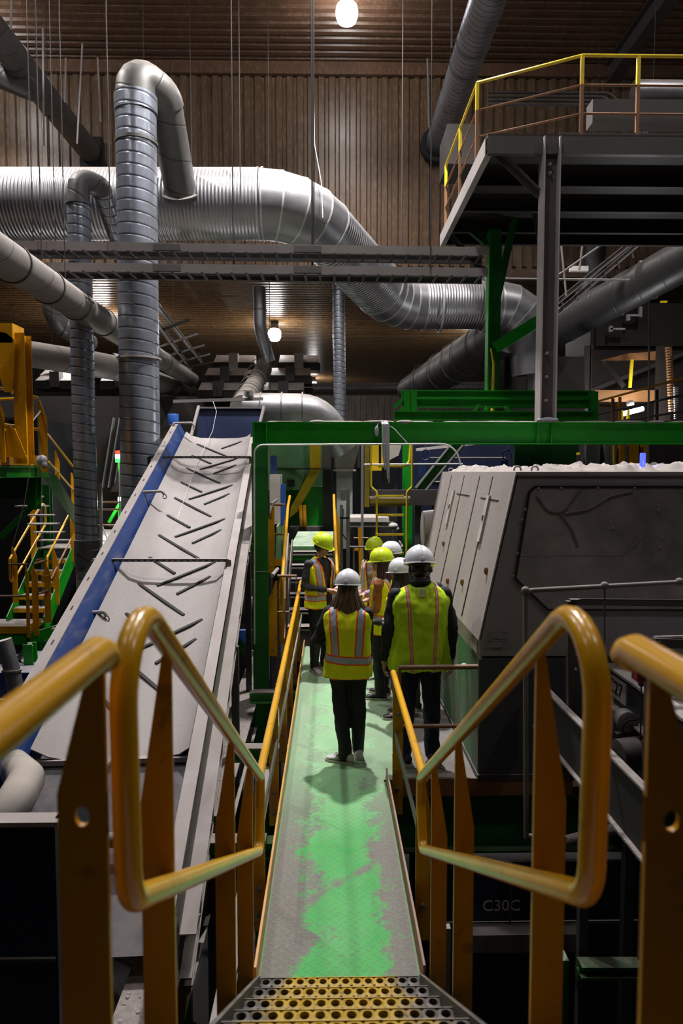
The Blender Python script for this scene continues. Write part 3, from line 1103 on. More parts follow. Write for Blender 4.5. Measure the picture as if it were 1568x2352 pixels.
# ------------------------------------------------------------------ far stairs behind the group
F = thing('far_stairs', 'pale dusty stairs rising behind the group to a green dusted landing', 'stairs', (-.32, 11.4, 0))
for k in range(1, 7):
    y = 10.45 + .33 * (k - 1)
    part(F, 'tread', MB().box((-.66, y, .195 * k - .03), (.05, y + .25, .195 * k)).box((-.66, y, .195 * k - .06), (.05, y + .02, .195 * k)), 'steel_light')
for x in (-.69, .06):
    part(F, 'stringer', MB().prism([(10.15, -.1), (10.15, .1), (12.25, 1.36), (12.45, 1.36), (12.45, 1.1), (10.6, -.1)], 'x', x, x + .012), 'steel_light')
painted('green_dusted', (0.13, 0.30, 0.13), .7, 1.0, .1, dustcol=(0.42, 0.50, 0.40))
part(F, 'landing', MB().box((-.72, 12.42, 1.20), (.12, 15.5, 1.24)).box((-.72, 12.40, 1.1), (.12, 12.42, 1.24)), 'green_dusted')
part(F, 'landing_beam', bx((-.72, 12.44, .95), (.12, 12.52, 1.18)), 'green')
for sx, lab in ((-.70, 'left'), (.09, 'right')):
    t = thing('far_stair_rail', 'orange handrail at the %s of the far stairs' % lab, 'handrail', (sx, 11.2, 0))
    a, b = (A(649, 1322, 10.3), A(661, 1163, 12.4)) if lab == 'left' else (A(774, 1312, 10.3), A(767, 1160, 12.4))
    part(t, 'pipe', MB().tube(fillet([a - V((0, .02, .45)), a, b, b + V((0, .6, .16))], [0, .1, .1, 0], 5), .026, 14), 'yellow_pipe', smooth=60)
    sd = -1 if lab == 'left' else 1
    fin_part(t, a.x, a.y + .3, -.1, a.z + .1, .08, sd, .3)
    fin_part(t, b.x + (.02 * sd if sd > 0 else 0), b.y - .1, .9, b.z - .08, .085, sd, .3)
    part(t, 'mid_rail', MB().tube([a - V((0, -.3, .42)), b - V((0, 0, .5))], .018, 10), 'steel_light')
# guards left of the far stairs, beyond the green column
t = thing('side_guard', 'orange guard beside the green column, upper one reaching the far landing', 'guard rail', (-1.1, 11.2, 1.2), 'orange guards beside the green column')
part(t, 'pipe', MB().tube([A(629, 1159, 11.2), A(654, 1160, 11.2)], .022, 12), 'rust_rail')
part(t, 'pipe', MB().tube([A(631, 1227, 11.2), A(652, 1227, 11.2)], .018, 12), 'rust_rail')
part(t, 'toe_plate', MB().bar(A(631, 1292, 11.2), A(648, 1292, 11.2), .012, .11), 'yellow')
p0 = A(630, 1160, 11.1)
fin_part(t, p0.x, 11.1, A(0, 1318, 11.1).z, p0.z, .11, -1, .25, bolts=(A(0, 1190, 11.1).z, A(0, 1300, 11.1).z))
part(t, 'stub_pipe', MB().tube([A(622, 1158, 11.0), A(636, 1148, 11.6)], .026, 12), 'steel_light')
t = thing('side_guard', 'brown orange guard beside the green column, lower one ending at the walkway', 'guard rail', (-1.0, 9.8, 0), 'orange guards beside the green column')
part(t, 'pipe', MB().tube([A(637, 1323, 9.9), A(681, 1323, 9.9)], .022, 12), 'rust_rail')
part(t, 'pipe', MB().tube([A(638, 1406, 9.9), A(665, 1406, 9.9)], .018, 12), 'rust_rail')
p0 = A(636, 1335, 9.85)
fin_part(t, p0.x, 9.85, A(0, 1510, 9.85).z, p0.z, .14, -1, .3, bolts=(A(0, 1362, 9.8).z, A(0, 1495, 9.8).z))
part(t, 'stub_pipe', MB().tube([A(625, 1322, 9.7), A(637, 1307, 10.2)], .028, 12), 'steel_light')
part(t, 'rod', MB().tube([A(680, 1326, 9.9), A(679, 1362, 9.9)], .006, 6), 'steel')
part(t, 'stanchion', MB().bar(A(659, 1326, 9.95), A(657, 1480, 9.95), .035, .03, (0, 1, 0)), 'rust_rail')

# ------------------------------------------------------------------ green portal, grey column, conduit
YB = 9.5
b0, b1 = A(580, 995, YB), A(1760, 993, YB)
zb = b0.z
P = thing('portal_frame', 'green steel portal: long level beam on a tall column, dusty along its top', 'steel frame', (b0.x, YB, FLOOR_Z))
part(P, 'beam', MB().ibeam(V((b0.x, YB, zb)), V((b1.x, YB, zb)), .18, .305, .016), 'green')
for px in (585, 613, 1231, 1262):
    q = A(px, 995, YB)
    part(P, 'stiffener', bx((q.x - .006, YB - .085, zb - .14), (q.x + .006, YB, zb + .14)), 'green')
part(P, 'column', MB().ibeam(V((b0.x + .10, YB, FLOOR_Z)), V((b0.x + .10, YB, zb - .15)), .195, .2, .014, (0, 1, 0)), 'green_dark')
part(P, 'column_flange', bx((b0.x - .005, YB - .11, FLOOR_Z), (b0.x + .205, YB - .10, zb - .15)), 'green_dark')
part(P, 'base_ledge', bx((b0.x, YB - .12, A(0, 1312, YB).z - .005), (b0.x + .2, YB - .1, A(0, 1312, YB).z + .005)), 'steel_light')
rr = random.Random(3)
mb = MB()
x = b0.x + .3
while x < b1.x:
    w = rr.uniform(.05, .3)
    mb.ball((x, YB + rr.uniform(-.05, .05), zb + .155), w, .07, rr.uniform(.008, .028), 8, 6)
    x += w * rr.uniform(.9, 2.2)
solo('dust_drift', mb, 'grit', 'thin drift of dust on top of the green portal beam', 'dust', kind='stuff')

cpts = fillet([A(584, 1480, YB - .2), A(584, 1022, YB - .2), A(1045, 1019, YB - .2), A(1062, 1085, YB - .15)], [0, .12, .3, 0], 6)
solo('conduit', MB().tube(cpts, .012, 8), 'bright_metal', 'thin pale conduit following the underside of the green beam and down the column', 'conduit', smooth=60)

g0, g1 = A(1252, 966, YB), A(1262, 322, YB)
G = thing('column', 'tall grey steel column with side flanges standing on the green beam', 'column', (g0.x, YB, g0.z), 'steel columns')
gx = (g0.x + g1.x) / 2
zt = g1.z
part(G, 'web', bx((gx - .10, YB - .012, zb + .16), (gx + .10, YB + .012, zt)), 'steel_dark')
part(G, 'flange', bx((gx - .115, YB - .13, zb + .16), (gx - .095, YB + .11, zt)), 'steel_light', 'pale dusty flange')
part(G, 'flange', bx((gx + .095, YB - .13, zb + .16), (gx + .115, YB + .11, zt)), 'steel_light', 'pale dusty flange')
for py in (812, 866, 920, 380, 400):
    q = A(1253, py, YB)
    part(G, 'bolt', MB().lathe([(.022, 0), (.022, .02), (.012, .05)], (gx - .01, YB - .012, q.z), 10, (0.3, -1, 0)), 'steel_light')
part(G, 'base_plate', bx((gx - .15, YB - .13, zb + .153), (gx + .15, YB + .13, zb + .168)), 'steel')
mb = MB()
for k in range(9):
    mb.ball((gx + rr.uniform(-.12, .12), YB - .1, zb + .175 + rr.uniform(0, .03)), rr.uniform(.04, .08), .05, .025, 8, 6)
solo('wrapped_bag', mb, 'tape', 'crumpled grey bag wrapped round the foot of the grey column', 'bag')

# ------------------------------------------------------------------ upper platform
zd = A(1200, 312, YB).z
xl = A(1118, 312, YB).x
U = thing('upper_platform', 'dark steel platform high at the right with a pale dusty edge', 'platform', (xl + 2, YB + 2, zd))
part(U, 'deck', bx((xl, YB - .05, zd - .03), (xl + 6.0, 13.3, zd)), 'dark_brown')
part(U, 'edge_channel', MB().channel(V((xl, YB - .03, zd - .15)), V((xl + 6.0, YB - .03, zd - .15)), .08, .23, .012, side=-1), 'steel_dark')
part(U, 'edge_channel', MB().channel(V((xl + .02, YB, zd - .15)), V((xl + .02, 13.3, zd - .15)), .09, .23, .012), 'steel_light', 'pale dusty side channel')
for y in (10.6, 11.6, 12.6, 13.25):
    part(U, 'joist', MB().ibeam(V((xl + .05, y, zd - .13)), V((xl + 6.0, y, zd - .13)), .09, .2), 'dark_brown')
for (a, b) in ((A(1142, 352, YB + .05), A(1240, 448, YB + .05)), (A(1225, 470, 12), A(1242, 560, 12)), (A(1030, 535, 13), A(1112, 628, 13))):
    part(U, 'knee_brace', MB().angle(a, b, .09, .09, .012), 'steel_dark')
# guard of the platform
guard = thing('platform_guard', 'yellow topped guard round the upper platform, lower rails pinkish with dust', 'guard rail', (xl + 1, YB + .4, zd))
GP = [A(1023, 462 - 100, 13.1), V((xl + .03, 10.3, 0)), V((A(1337, 133, 9.62).x, 9.62, 0)), V((xl + 6, 9.62, 0))]
GP[0] = V((xl + .03, 13.0, 0))
for i, (h, mat, r) in enumerate(((1.13, 'yellow_bright', .022), (.74, 'rust_rail', .016), (.36, 'rust_rail', .016))):
    part(guard, ['top_rail', 'mid_rail', 'low_rail'][i], MB().tube([p + V((0, 0, zd + h)) for p in GP], r, 10), mat, ['yellow top rail', None, None][i], smooth=60)
for p in (GP[0], V((xl + .03, 11.6, 0)), GP[1], GP[2], V((A(1466, 140, 9.62).x, 9.62, 0))):
    part(guard, 'post', bx((p.x - .022, p.y - .022, zd), (p.x + .022, p.y + .022, zd + .74)), 'rust_rail')
    part(guard, 'post_top', bx((p.x - .023, p.y - .023, zd + .74), (p.x + .023, p.y + .023, zd + 1.13)), 'yellow_bright', 'yellow upper end of post')
part(guard, 'toe_plate', bx((GP[2].x - .3, 9.60, zd), (xl + 6, 9.61, zd + .1)), 'steel_dark')
# things on the platform
solo('box_beam', bx(A(1360, 282, 10.4), A(1640, 250, 10.65)), 'steel_dark', 'long grey box beam lying behind the upper platform guard', 'beam')
for k in range(4):
    solo('conduit_run', MB().tube(fillet([A(1120, 212 + 9 * k, 15), A(1400 - 12 * k, 214 + 9 * k, 15), A(1480 - 8 * k, 300, 15), A(1500 - 8 * k, 330, 14.5)], [0, .3, .3, 0], 5), .03, 8), 'steel_dark',
         ['topmost', 'second', 'third', 'lowest'][k] + ' dark conduit bending down behind the upper platform', 'conduit', 'conduits behind the upper platform')
solo('duct_box', bx((A(1030, 0, 14.5).x, 14.5, A(0, 368, 14.5).z), (A(1105, 0, 14.5).x, 15.5, A(0, 275, 14.5).z)), 'dark_brown', 'dark boxed section beside the end of the top right duct', 'duct box')

# green column behind, its braces, yellow strap
t = thing('column', 'green steel column under the upper platform with slanting braces', 'column', A(1130, 905, 12.6), 'steel columns')
q = A(1131, 905, 12.6)
part(t, 'column', MB().ibeam(V((q.x, 12.6, A(0, 968, 12.6).z)), V((q.x, 12.6, zd - .2)), .2, .22, .014, (0, 1, 0)), 'green_dark')
part(t, 'flange', bx((q.x - .125, 12.48, A(0, 968, 12.6).z), (q.x - .10, 12.72, zd - .2)), 'green')
for a, b, w in ((A(1188, 470, 12.5), A(1140, 690, 12.5), .12), (A(1052, 505, 12.6), A(1118, 562, 12.6), .09), (A(1235, 738, 12.4), A(1135, 800, 12.5), .2)):
    part(t, 'brace', MB().channel(a, b, .1, w, .014), 'green' if w > .15 else 'green_dark')
solo('yellow_strap', MB().tube([A(1127, 800, 12.3), A(1133, 835, 12.3), A(1130, 965, 12.3)], [.014, .02, .035], 8), 'yellow_bright', 'yellow strap hanging down the green column', 'strap')

# green frame behind the portal
t = thing('support_frame', 'bright green double frame of beams rising behind the portal beam', 'steel frame', A(1100, 968, 11.2))
for (xa, xb, yp, Y, h) in ((922, 1362, 906, 11.7, .13), (922, 1362, 926, 11.4, .15), (905, 1362, 955, 11.2, .15)):
    a, b = A(xa, yp, Y), A(xb, yp, Y)
    part(t, 'beam', MB().ibeam(a, V((b.x, Y, a.z)), .16, h), 'green')
for (xa, ya, xb, yb) in ((905, 936, 928, 912), (906, 962, 930, 934), (1100, 930, 1075, 962), (1120, 934, 1105, 962), (1160, 934, 1182, 962)):
    part(t, 'brace', MB().bar(A(xa, ya, 11.3), A(xb, yb, 11.3), .05, .05), 'green')
for px in (935, 948, 1362):
    part(t, 'post', MB().ibeam(A(px, 1000, 11.3), A(px, 900, 11.3), .12, .12, .012, (0, 1, 0)), 'green')

# taped cable bundle over the green beam
mb = MB()
for k, (xa, xb, yb) in enumerate(((880, 884, 1080), (886, 890, 1100), (890, 893, 1110))):
    mb.tube([A(876 + 5 * k, 968, YB - .05), A(xa, 975, YB - .18), A(xa + 1, 1040, YB - .2), A(xb, yb, YB - .2)], [.02, .022, .02, .008], 8)
mb.tube([A(864, 985, YB - .15), A(868, 972, YB - .1), A(880, 968, YB), A(905, 985, YB - .15), A(935, 1018, YB - .2)], .007, 6)
mb.ball(A(865, 990, YB - .15), .03, .02, .07)
solo('cable_bundle', mb, 'tape', 'grey taped cables thrown over the green beam, loose ends hanging', 'cable bundle')

# ------------------------------------------------------------------ grey sorting machine on the right
def dusty_side():
    t = NT('machine_dusty')
    n = t.noise(2.0, 6)
    nf = t.noise(50, 4)
    c = t.mix(n, (0.27, 0.235, 0.22), (0.40, 0.365, 0.35))
    c = t.mix(t.step(t.noise(14, 5, t.scale(t.pos(), (1, 1, .12))), .62, .8), c, (0.20, 0.17, 0.16))
    t.bump(nf, .4, .006)
    M['machine_dusty'] = t.set(c, .85)
    t = NT('machine_front')
    n = t.noise(1.2, 5)
    z = t.xyz(t.pos())[2]
    c = t.mix(n, (0.25, 0.235, 0.26), (0.34, 0.32, 0.35))
    c = t.mix(t.math('MULTIPLY', t.step(nf2(t), .5, .8), .35), c, (0.26, 0.24, 0.24))
    t.bump(t.noise(55, 3), .25, .004)
    M['machine_front'] = t.set(c, .62)
    t = NT('machine_lower')
    n = t.noise(2.2, 5)
    c = t.mix(n, (0.045, 0.050, 0.068), (0.08, 0.084, 0.105))
    t.bump(t.noise(55, 3), .2, .004)
    M['machine_lower'] = t.set(c, .55)
    t = NT('green_sheet')
    p = t.scale(t.pos(), (1, 1.0, .18))
    n = t.noise(5, 6, p)
    n2 = t.noise(2.0, 3)
    c = t.mix(t.step(n, .35, .7), (0.085, 0.14, 0.085), (0.22, 0.26, 0.20))
    c = t.mix(t.step(n2, .52, .62), c, (0.06, 0.20, 0.08))
    t.bump(n, .3, .01)
    M['green_sheet'] = t.set(c, .6)
    t = NT('dusty_window')
    n = t.noise(2.6, 5)
    c = t.mix(t.step(n, .35, .7), (0.20, 0.185, 0.19), (0.40, 0.37, 0.37))
    c = t.mix(t.step(t.noise(60, 3), .55, .8), c, (0.24, 0.22, 0.22))
    M['dusty_window'] = t.set(c, t.math('ADD', t.math('MULTIPLY', n, .4), .12), 0.0, Coat_Weight=.3, Coat_Roughness=.2)


def nf2(t):
    return t.noise(38, 5)


dusty_side()
Y0, Y1 = 5.6, 9.3
XL, XT, ZK, ZT = 1.26, 1.555, 1.20, 2.585
XR = 5.4
MA = thing('sorting_machine', 'big grey dust covered machine hood with a sloping left side and a large window', 'machine', (2.6, 7.4, 0))
part(MA, 'hood', MB().prism([(XL, ZK), (XT, ZT), (XR, ZT), (XR, ZK - .14), (XL + .0, ZK - .14)], 'y', Y0, Y1), 'machine_front')
part(MA, 'side_cover', MB().poly3([V((XL - .012, Y0 - .004, ZK - .01)), V((XL - .012, Y1 + .01, ZK - .01)), V((XT - .012, Y1 + .01, ZT + .01)), V((XT - .012, Y0 - .004, ZT + .01))], .012, V((-.98, 0, .2))), 'machine_dusty', 'pale dusty sloping side')
part(MA, 'skirt', bx((XL - .01, Y0 - .004, ZK - .17), (XL + .01, Y1, ZK)), 'machine_dusty')
part(MA, 'base', bx((XL, Y0 - .002, 0.03), (2.22, Y1, ZK - .16)), 'machine_lower', 'dark blue grey lower casing')
part(MA, 'plinth', bx((XL - .02, Y0 - .02, 0.0), (2.3, Y1, .05)), 'steel_dark')
part(MA, 'side_sheet', bx((XL - .012, Y0 + .02, .03), (XL - .002, Y1, ZK - .17)), 'green_sheet', 'greenish dusty lower side')
part(MA, 'top_trim', bx((XT - .02, Y0 - .012, ZT - .02), (XR, Y0 + .2, ZT + .012)), 'machine_dusty')


def mside(y, z, off=.0):                     # point on the sloping side
    f = (z - ZK) / (ZT - ZK)
    return V((XL + (XT - XL) * f - .026 - off, y, z))


for y in (6.35, 6.9, 7.7, 8.5):
    part(MA, 'panel_seam', MB().bar(mside(y, ZK + .04), mside(y + .0, ZT - .03), .016, .01, (1, 0, 0)), 'steel_dark')
for ya, yb in ((5.95, 6.65), (7.2, 7.9)):
    part(MA, 'panel_seam', MB().bar(mside(ya, ZT - .24), mside(yb, ZT - .24), .010, .012), 'steel_dark')
for y, z0, z1 in ((6.3, 1.95, 2.38), (8.1, 1.98, 2.38)):
    hp = part(MA, 'hatch_handle', MB().bar(mside(y, z0, .01), mside(y, z1, .01), .10, .02, (1, 0, 0)), 'white_box', 'pale hatch handle')
    part(hp, 'slot', MB().bar(mside(y, (z0 + z1) / 2 - .02, .024), mside(y, (z0 + z1) / 2 + .03, .024), .03, .008, (1, 0, 0)), 'steel_dark')
for y, z in ((5.8, 1.75), (6.6, 1.52), (7.3, 1.42), (8.0, 1.75), (8.4, 1.50)):
    part(MA, 'latch', MB().ball(mside(y, z, .01), .02, .02, .035, 8, 6), 'rust_rail')
# window hatch on the front, outline as seen
W_ = [A(1228, 1118, Y0), A(1760, 1118, Y0), A(1760, 1402, Y0), A(1257, 1400, Y0), A(1182, 1328, Y0), A(1214, 1130, Y0)]
W_ = [V((p.x, Y0 - .002, p.z)) for p in W_]
win = part(MA, 'window', MB().poly3(W_, .012, V((0, -1, 0))), 'dusty_window', 'dusty window with rounded corner')
mb = MB()
for i in range(6):
    mb.bar(W_[i] + V((0, -.008, 0)), W_[(i + 1) % 6] + V((0, -.008, 0)), .018, .018, (0, 1, 0))
part(win, 'gasket', mb, 'rubber')
for px, py in ((1235, 1122), (1287, 1121), (1371, 1121), (1455, 1121), (1205, 1170), (1198, 1193), (1187, 1270), (1178, 1322), (1510, 1172), (1515, 1257), (1520, 1235), (1406, 1213)):
    q = A(px, py, Y0)
    part(win, 'screw', MB().ball((q.x, Y0 - .016, q.z), .012, .008, .012, 8, 6), 'steel_light')
# hoses and a roller seen dimly behind the dirty pane stand out as dust streaks on it
for pts in ([(1232, 1140), (1255, 1175), (1290, 1178), (1330, 1125)], [(1295, 1180), (1350, 1170), (1400, 1140), (1450, 1128)], [(1285, 1180), (1310, 1215), (1325, 1255)]):
    part(win, 'hose', MB().tube(fillet([V((A(x, y, Y0).x, Y0 - .014, A(x, y, Y0).z)) for x, y in pts], .1, 5), .012, 8), 'steel', smooth=60)
part(win, 'inner_edge', MB().bar(V((A(1190, 1277, Y0).x, Y0 - .014, A(0, 1277, Y0).z)), V((A(1425, 1277, Y0).x, Y0 - .014, A(0, 1277, Y0).z)), .006, .012), 'steel_light')
part(win, 'inner_edge', MB().bar(V((A(1425, 1277, Y0).x, Y0 - .014, A(0, 1277, Y0).z)), V((A(1485, 1225, Y0).x, Y0 - .014, A(0, 1225, Y0).z)), .006, .012, (0, 1, 0)), 'steel_light')
# drawer like handle
q = A(1126, 1449, Y0)
h = MB()
for z in (q.z, q.z - .075):
    h.tube([V((q.x, Y0 - .03, z)), V((q.x + .13, Y0 - .03, z))], .005, 8)
for xx in (q.x, q.x + .13):
    for z in (q.z, q.z - .075):
        h.tube([V((xx, Y0, z)), V((xx, Y0 - .03, z))], .007, 8)
part(MA, 'handle', h, 'steel')
part(MA, 'maker_plate', bx((XL - .018, Y0 + .08, ZK - .14), (XL - .012, Y0 + .30, ZK - .03)), 'white_box')
q = A(1065, 1498, 7.0)
part(MA, 'knob', MB().ball((XL - .03, 6.15, .98 - .16), .03, .035, .025, 10, 8), 'white_box')
for y in (6.1, 6.6):
    pass
for px, y in ((1035, 9.2), (1072, 8.3), (1188, 5.75), (1228, 5.8)):
    x = A(px, 1080, y).x
    x = max(x, XT + .03)
    part(MA, 'lifting_eye', MB().tube([V((x + .03 * math.cos(a), y, ZT + .03 + .03 * math.sin(a))) for a in [k * math.pi / 5 - .3 for k in range(7)]], .008, 8), 'steel_light', smooth=60)

# dust heap on the hood
rr = random.Random(11)
gx_, gy_ = 190, 90
vs, fs = [], []
for j in range(gy_):
    for i in range(gx_):
        x = XT + .0 + (XR - XT) * i / (gx_ - 1)
        y = Y0 - .0 + (Y1 - Y0) * j / (gy_ - 1)
        e = min(1, i / 4, j / 2.5, (gy_ - 1 - j) / 2)
        h = .010 + .07 * max(0, mnoise.fractal(V((x * 2.3, y * 2.3, 1.3)), .9, 2.1, 4) + .12) + .05 * max(0, mnoise.fractal(V((x * 7, y * 7, 4.3)), .7, 2.1, 5) + .02)
        if x > 2.3:
            h += .012
        vs.append(V((x, y, ZT + .004 + h * e)))
for j in range(gy_ - 1):
    for i in range(gx_ - 1):
        o = j * gx_ + i
        fs.append((o, o + 1, o + gx_ + 1, o + gx_))
o = solo('dust_heap', MB().add(vs, fs), 'machine_dusty', 'lumpy pale dust lying on top of the grey machine', 'dust', kind='stuff')

# blue beacon on the hood
q = A(1475, 1073, 6.6)
B = thing('beacon', 'glowing blue beacon tube standing on the grey machine', 'beacon', (q.x, 6.6, ZT))
part(B, 'base', MB().lathe([(.04, 0), (.04, .03), (.03, .05)], (q.x, 6.6, ZT), 16), 'beacon_base_glow', 'white glowing foot')
part(B, 'lens', MB().lathe([(.027, .05), (.027, .185), (.022, .195)], (q.x, 6.6, ZT), 16), 'beacon_blue', 'blue glowing lens')
ld = bpy.data.lights.new('beacon_light', 'POINT')
ld.energy = 1.2
ld.color = (.12, .15, 1)
ld.shadow_soft_size = .03
lo = bpy.data.objects.new('beacon_light', ld)
C.objects.link(lo)
lo.parent = B
lo.location = (-.02, -.16, .12)
q = A(1330, 1070, 9.2)
B = thing('small_beacon', 'unlit black and yellow beacon behind the hood, under the green beam', 'beacon', (q.x, 9.25, ZT))
part(B, 'stem', MB().tube([V((q.x, 9.25, ZT)), V((q.x, 9.25, ZT + .12))], .014, 8), 'white_box')
part(B, 'body', MB().lathe([(.022, .12), (.022, .24)], (q.x, 9.25, ZT), 12), 'rubber')
part(B, 'cap', MB().lathe([(.026, .24), (.026, .27), (.01, .275)], (q.x, 9.25, ZT), 12), 'yellow_bright', 'yellow cap')

# ------------------------------------------------------------------ pipe guard before the machine
YG = 4.55
t = thing('pipe_guard', 'dusty grey threaded pipe guard standing before the machine', 'guard rail', A(1205, 1900, YG))
tp = [A(1208, 1925, YG), A(1206, 1357, YG), A(1700, 1330, YG)]
part(t, 'pipe', MB().tube(fillet(tp, [0, .05, 0], 5), .017, 14), 'steel', smooth=60)
for q in (A(1206, 1357, YG), A(1388, 1346, YG), A(1560, 1337, YG)):
    part(t, 'fitting', MB().ball(q, .03, .026, .03, 12, 8), 'steel')
part(t, 'drop_rod', MB().tube([A(1388, 1348, YG), A(1388, 1480, YG)], .006, 8), 'steel_dark')
part(t, 'floor_pipe', MB().tube([A(1208, 1920, YG), A(1245, 1922, YG), A(1310, 1925, YG + .3)], .016, 10), 'steel')
t = thing('frame', 'dark bolted frame with hooked cable before the machine window', 'frame', A(1310, 1640, 4.9))
part(t, 'top_bar', MB().bar(A(1308, 1382, 4.9), A(1700, 1388, 4.9), .05, .04), 'steel_dark')
part(t, 'upright', MB().bar(A(1309, 1380, 4.9), A(1311, 1640, 4.9), .055, .05, (0, 1, 0)), 'steel_dark')
part(t, 'cable_loop', MB().tube(fillet([A(1298, 1430, 4.88), A(1302, 1395, 4.88), A(1330, 1376, 4.88), A(1640, 1380, 4.88)], .1, 4), .007, 8), 'rubber', smooth=60)
for py in (1396, 1486, 1537):
    part(t, 'bolt', MB().lathe([(.011, 0), (.009, .01)], A(1322, py, 4.86), 10, (0, -1, 0)), 'bright_metal')

# ------------------------------------------------------------------ belt C27 and its neighbours, right of the stairs
t = thing('conveyor', 'debris covered belt conveyor with the plate C27, right of the near stairs', 'conveyor', (2.9, 5.5, 0), 'conveyors')
part(t, 'side_frame', bx((2.33, 3.6, .70), (2.36, 7.5, .985)), 'machine_lower')
part(t, 'flange', bx((2.30, 3.6, .97), (2.42, 7.5, .99)), 'steel_light')
part(t, 'lower_flange', bx((2.26, 3.6, .69), (2.36, 7.5, .705)), 'grit')
part(t, 'belt', bx((2.40, 3.6, .93), (3.7, 7.5, .955)), 'grit')
part(t, 'side_frame', bx((3.7, 3.6, .70), (3.73, 7.5, 1.05)), 'machine_lower')
for y in (4.0, 5.2, 7.2):
    part(t, 'leg', bx((2.34, y, FLOOR_Z), (2.42, y + .08, .70)), 'steel_dark')
q = V((2.322, 5.40, .845))
s_ = part(t, 'sign_plate', bx((2.318, 5.22, .76), (2.329, 5.60, .93)), 'white_box', 'white number plate reading C27')
text_mesh('C27', .155, (2.315, 5.41, .845), (0, -1, 0), (0, 0, 1), .003, 'lettering', s_, 'rubber')
mb = MB()
for k in range(170):
    mb.ball((rr.uniform(2.42, 3.65), rr.uniform(3.8, 7.4), .955 + rr.uniform(0, .012)), rr.uniform(.008, .045), rr.uniform(.008, .03), rr.uniform(.005, .014), 6, 4)
solo('debris', mb, 'grit', 'scattered crumbs of debris on the belt marked C27', 'debris', kind='stuff')
solo('paper_scrap', bx((2.62, 5.15, .955), (2.78, 5.24, .962)), 'red_paint', 'red scrap of paper lying on the debris covered belt', 'scrap')
t = thing('beam', 'dusty double flanged beam running down the hall between the stairs and belt C27', 'beam', (1.7, 4.6, .5))
part(t, 'web', bx((1.70, 3.4, .50), (1.72, 5.5, .88)), 'black_void')
part(t, 'upper_flange', bx((1.69, 3.4, .87), (1.74, 5.5, .885)), 'grit', 'debris strewn upper flange')
part(t, 'lower_flange', bx((1.67, 3.4, .50), (1.74, 5.5, .515)), 'grit', 'debris strewn lower flange')
part(t, 'leg', bx((1.68, 4.4, FLOOR_Z), (1.74, 4.46, .5)), 'steel_dark')
q = A(1473, 1540, 4.2)
t = thing('pull_switch', 'dirty dark red pull switch box hanging by its post', 'switch', q)
part(t, 'box', bx((q.x - .045, 4.16, q.z - .06), (q.x + .045, 4.24, q.z + .07)), 'red_paint')
part(t, 'gland', MB().lathe([(.014, -.10), (.02, -.09), (.02, -.06)], (q.x, 4.2, q.z), 12), 'red_paint')
part(t, 'dust_cap', MB().ball((q.x, 4.2, q.z + .07), .05, .045, .02, 12, 6), 'grit')
part(t, 'cable', MB().tube([V((q.x, 4.2, q.z - .09)), V((q.x + .005, 4.2, q.z - .45))], .005, 8), 'rubber')
a = A(1500, 1470, 4.3)
t = thing('support_post', 'black channel post right of the red switch box', 'post', V((a.x, 4.3, FLOOR_Z)))
part(t, 'upright', MB().channel(V((a.x, 4.3, FLOOR_Z)), V((a.x, 4.3, a.z)), .07, .07, .01, (0, 1, 0)), 'steel_dark')
part(t, 'arm', MB().bar(A(1500, 1475, 4.3), A(1640, 1480, 4.3), .05, .06), 'steel_dark')
part(t, 'crust', MB().tube([A(1502, 1466, 4.3), A(1560, 1464, 4.3), A(1640, 1470, 4.3)], .016, 8), 'grit')
t = thing('drive_unit', 'dirt caked gearbox and shaft below the C27 belt', 'drive unit', A(1440, 1760, 4.9))
part(t, 'gearbox', MB().lathe([(.06, -.14), (.11, -.12), (.12, .10), (.07, .13)], A(1450, 1730, 4.9), 18, (1, .2, 0)), 'steel_dark')
part(t, 'bearing', MB().lathe([(.05, -.05), (.08, -.04), (.08, .05), (.04, .06)], A(1437, 1655, 5.0), 16, (0, 1, 0)), 'steel')
part(t, 'bracket', MB().bar(A(1425, 1680, 5.0), A(1475, 1890, 5.0), .05, .08), 'steel_dark')
part(t, 'hose', MB().tube(fillet([A(1430, 1690, 4.8), A(1430, 1655, 4.8), A(1500, 1650, 4.8)], .1, 5), .008, 8), 'rubber', smooth=60)
solo('crusted_pipe', MB().tube([A(1295, 1932, 4.8), A(1380, 1912, 4.8), A(1480, 1890, 4.9)], [.035, .04, .04], 12), 'grit', 'dirt crusted pipe low behind the right yellow loop', 'pipe', smooth=60)
# navy casing with lettering
t = thing('casing', 'black blue casing lettered C30C below the green platform beam', 'casing', (2.0, 5.6, -2.2))
part(t, 'front_panel', bx((.75, 5.5, -1.17), (3.4, 5.53, -.66)), 'navy')
part(t, 'lower_panel', bx((.75, 5.5, -2.4), (3.4, 5.53, -1.2)), 'navy')
part(t, 'joint', bx((1.50, 5.485, -2.4), (1.515, 5.5, -.66)), 'steel_dark')
q = A(1151, 2080, 5.5)
text_mesh('C30C', .135, (q.x, 5.494, q.z), (1, 0, 0), (0, 0, 1), .004, 'lettering', t, 'white_box')
part(t, 'ledge', bx((1.05, 5.35, -1.34), (2.1, 5.5, -1.19)), 'steel')
part(t, 'legs', MB().box((.8, 5.55, FLOOR_Z), (.9, 5.65, -1.17)).box((3.2, 5.55, FLOOR_Z), (3.3, 5.65, -1.17)), 'navy')
t = thing('floor_stand', 'dim green stand at the bottom right behind the yellow plates', 'stand', (2.2, 4.3, FLOOR_Z))
part(t, 'crossbar', MB().ibeam(A(1330, 2225, 4.3), A(1640, 2225, 4.3), .1, .09), 'green_dark')
part(t, 'leg', bx((A(1328, 0, 4.3).x, 4.25, FLOOR_Z), (A(1345, 0, 4.3).x, 4.35, A(0, 2210, 4.3).z)), 'green_dark')
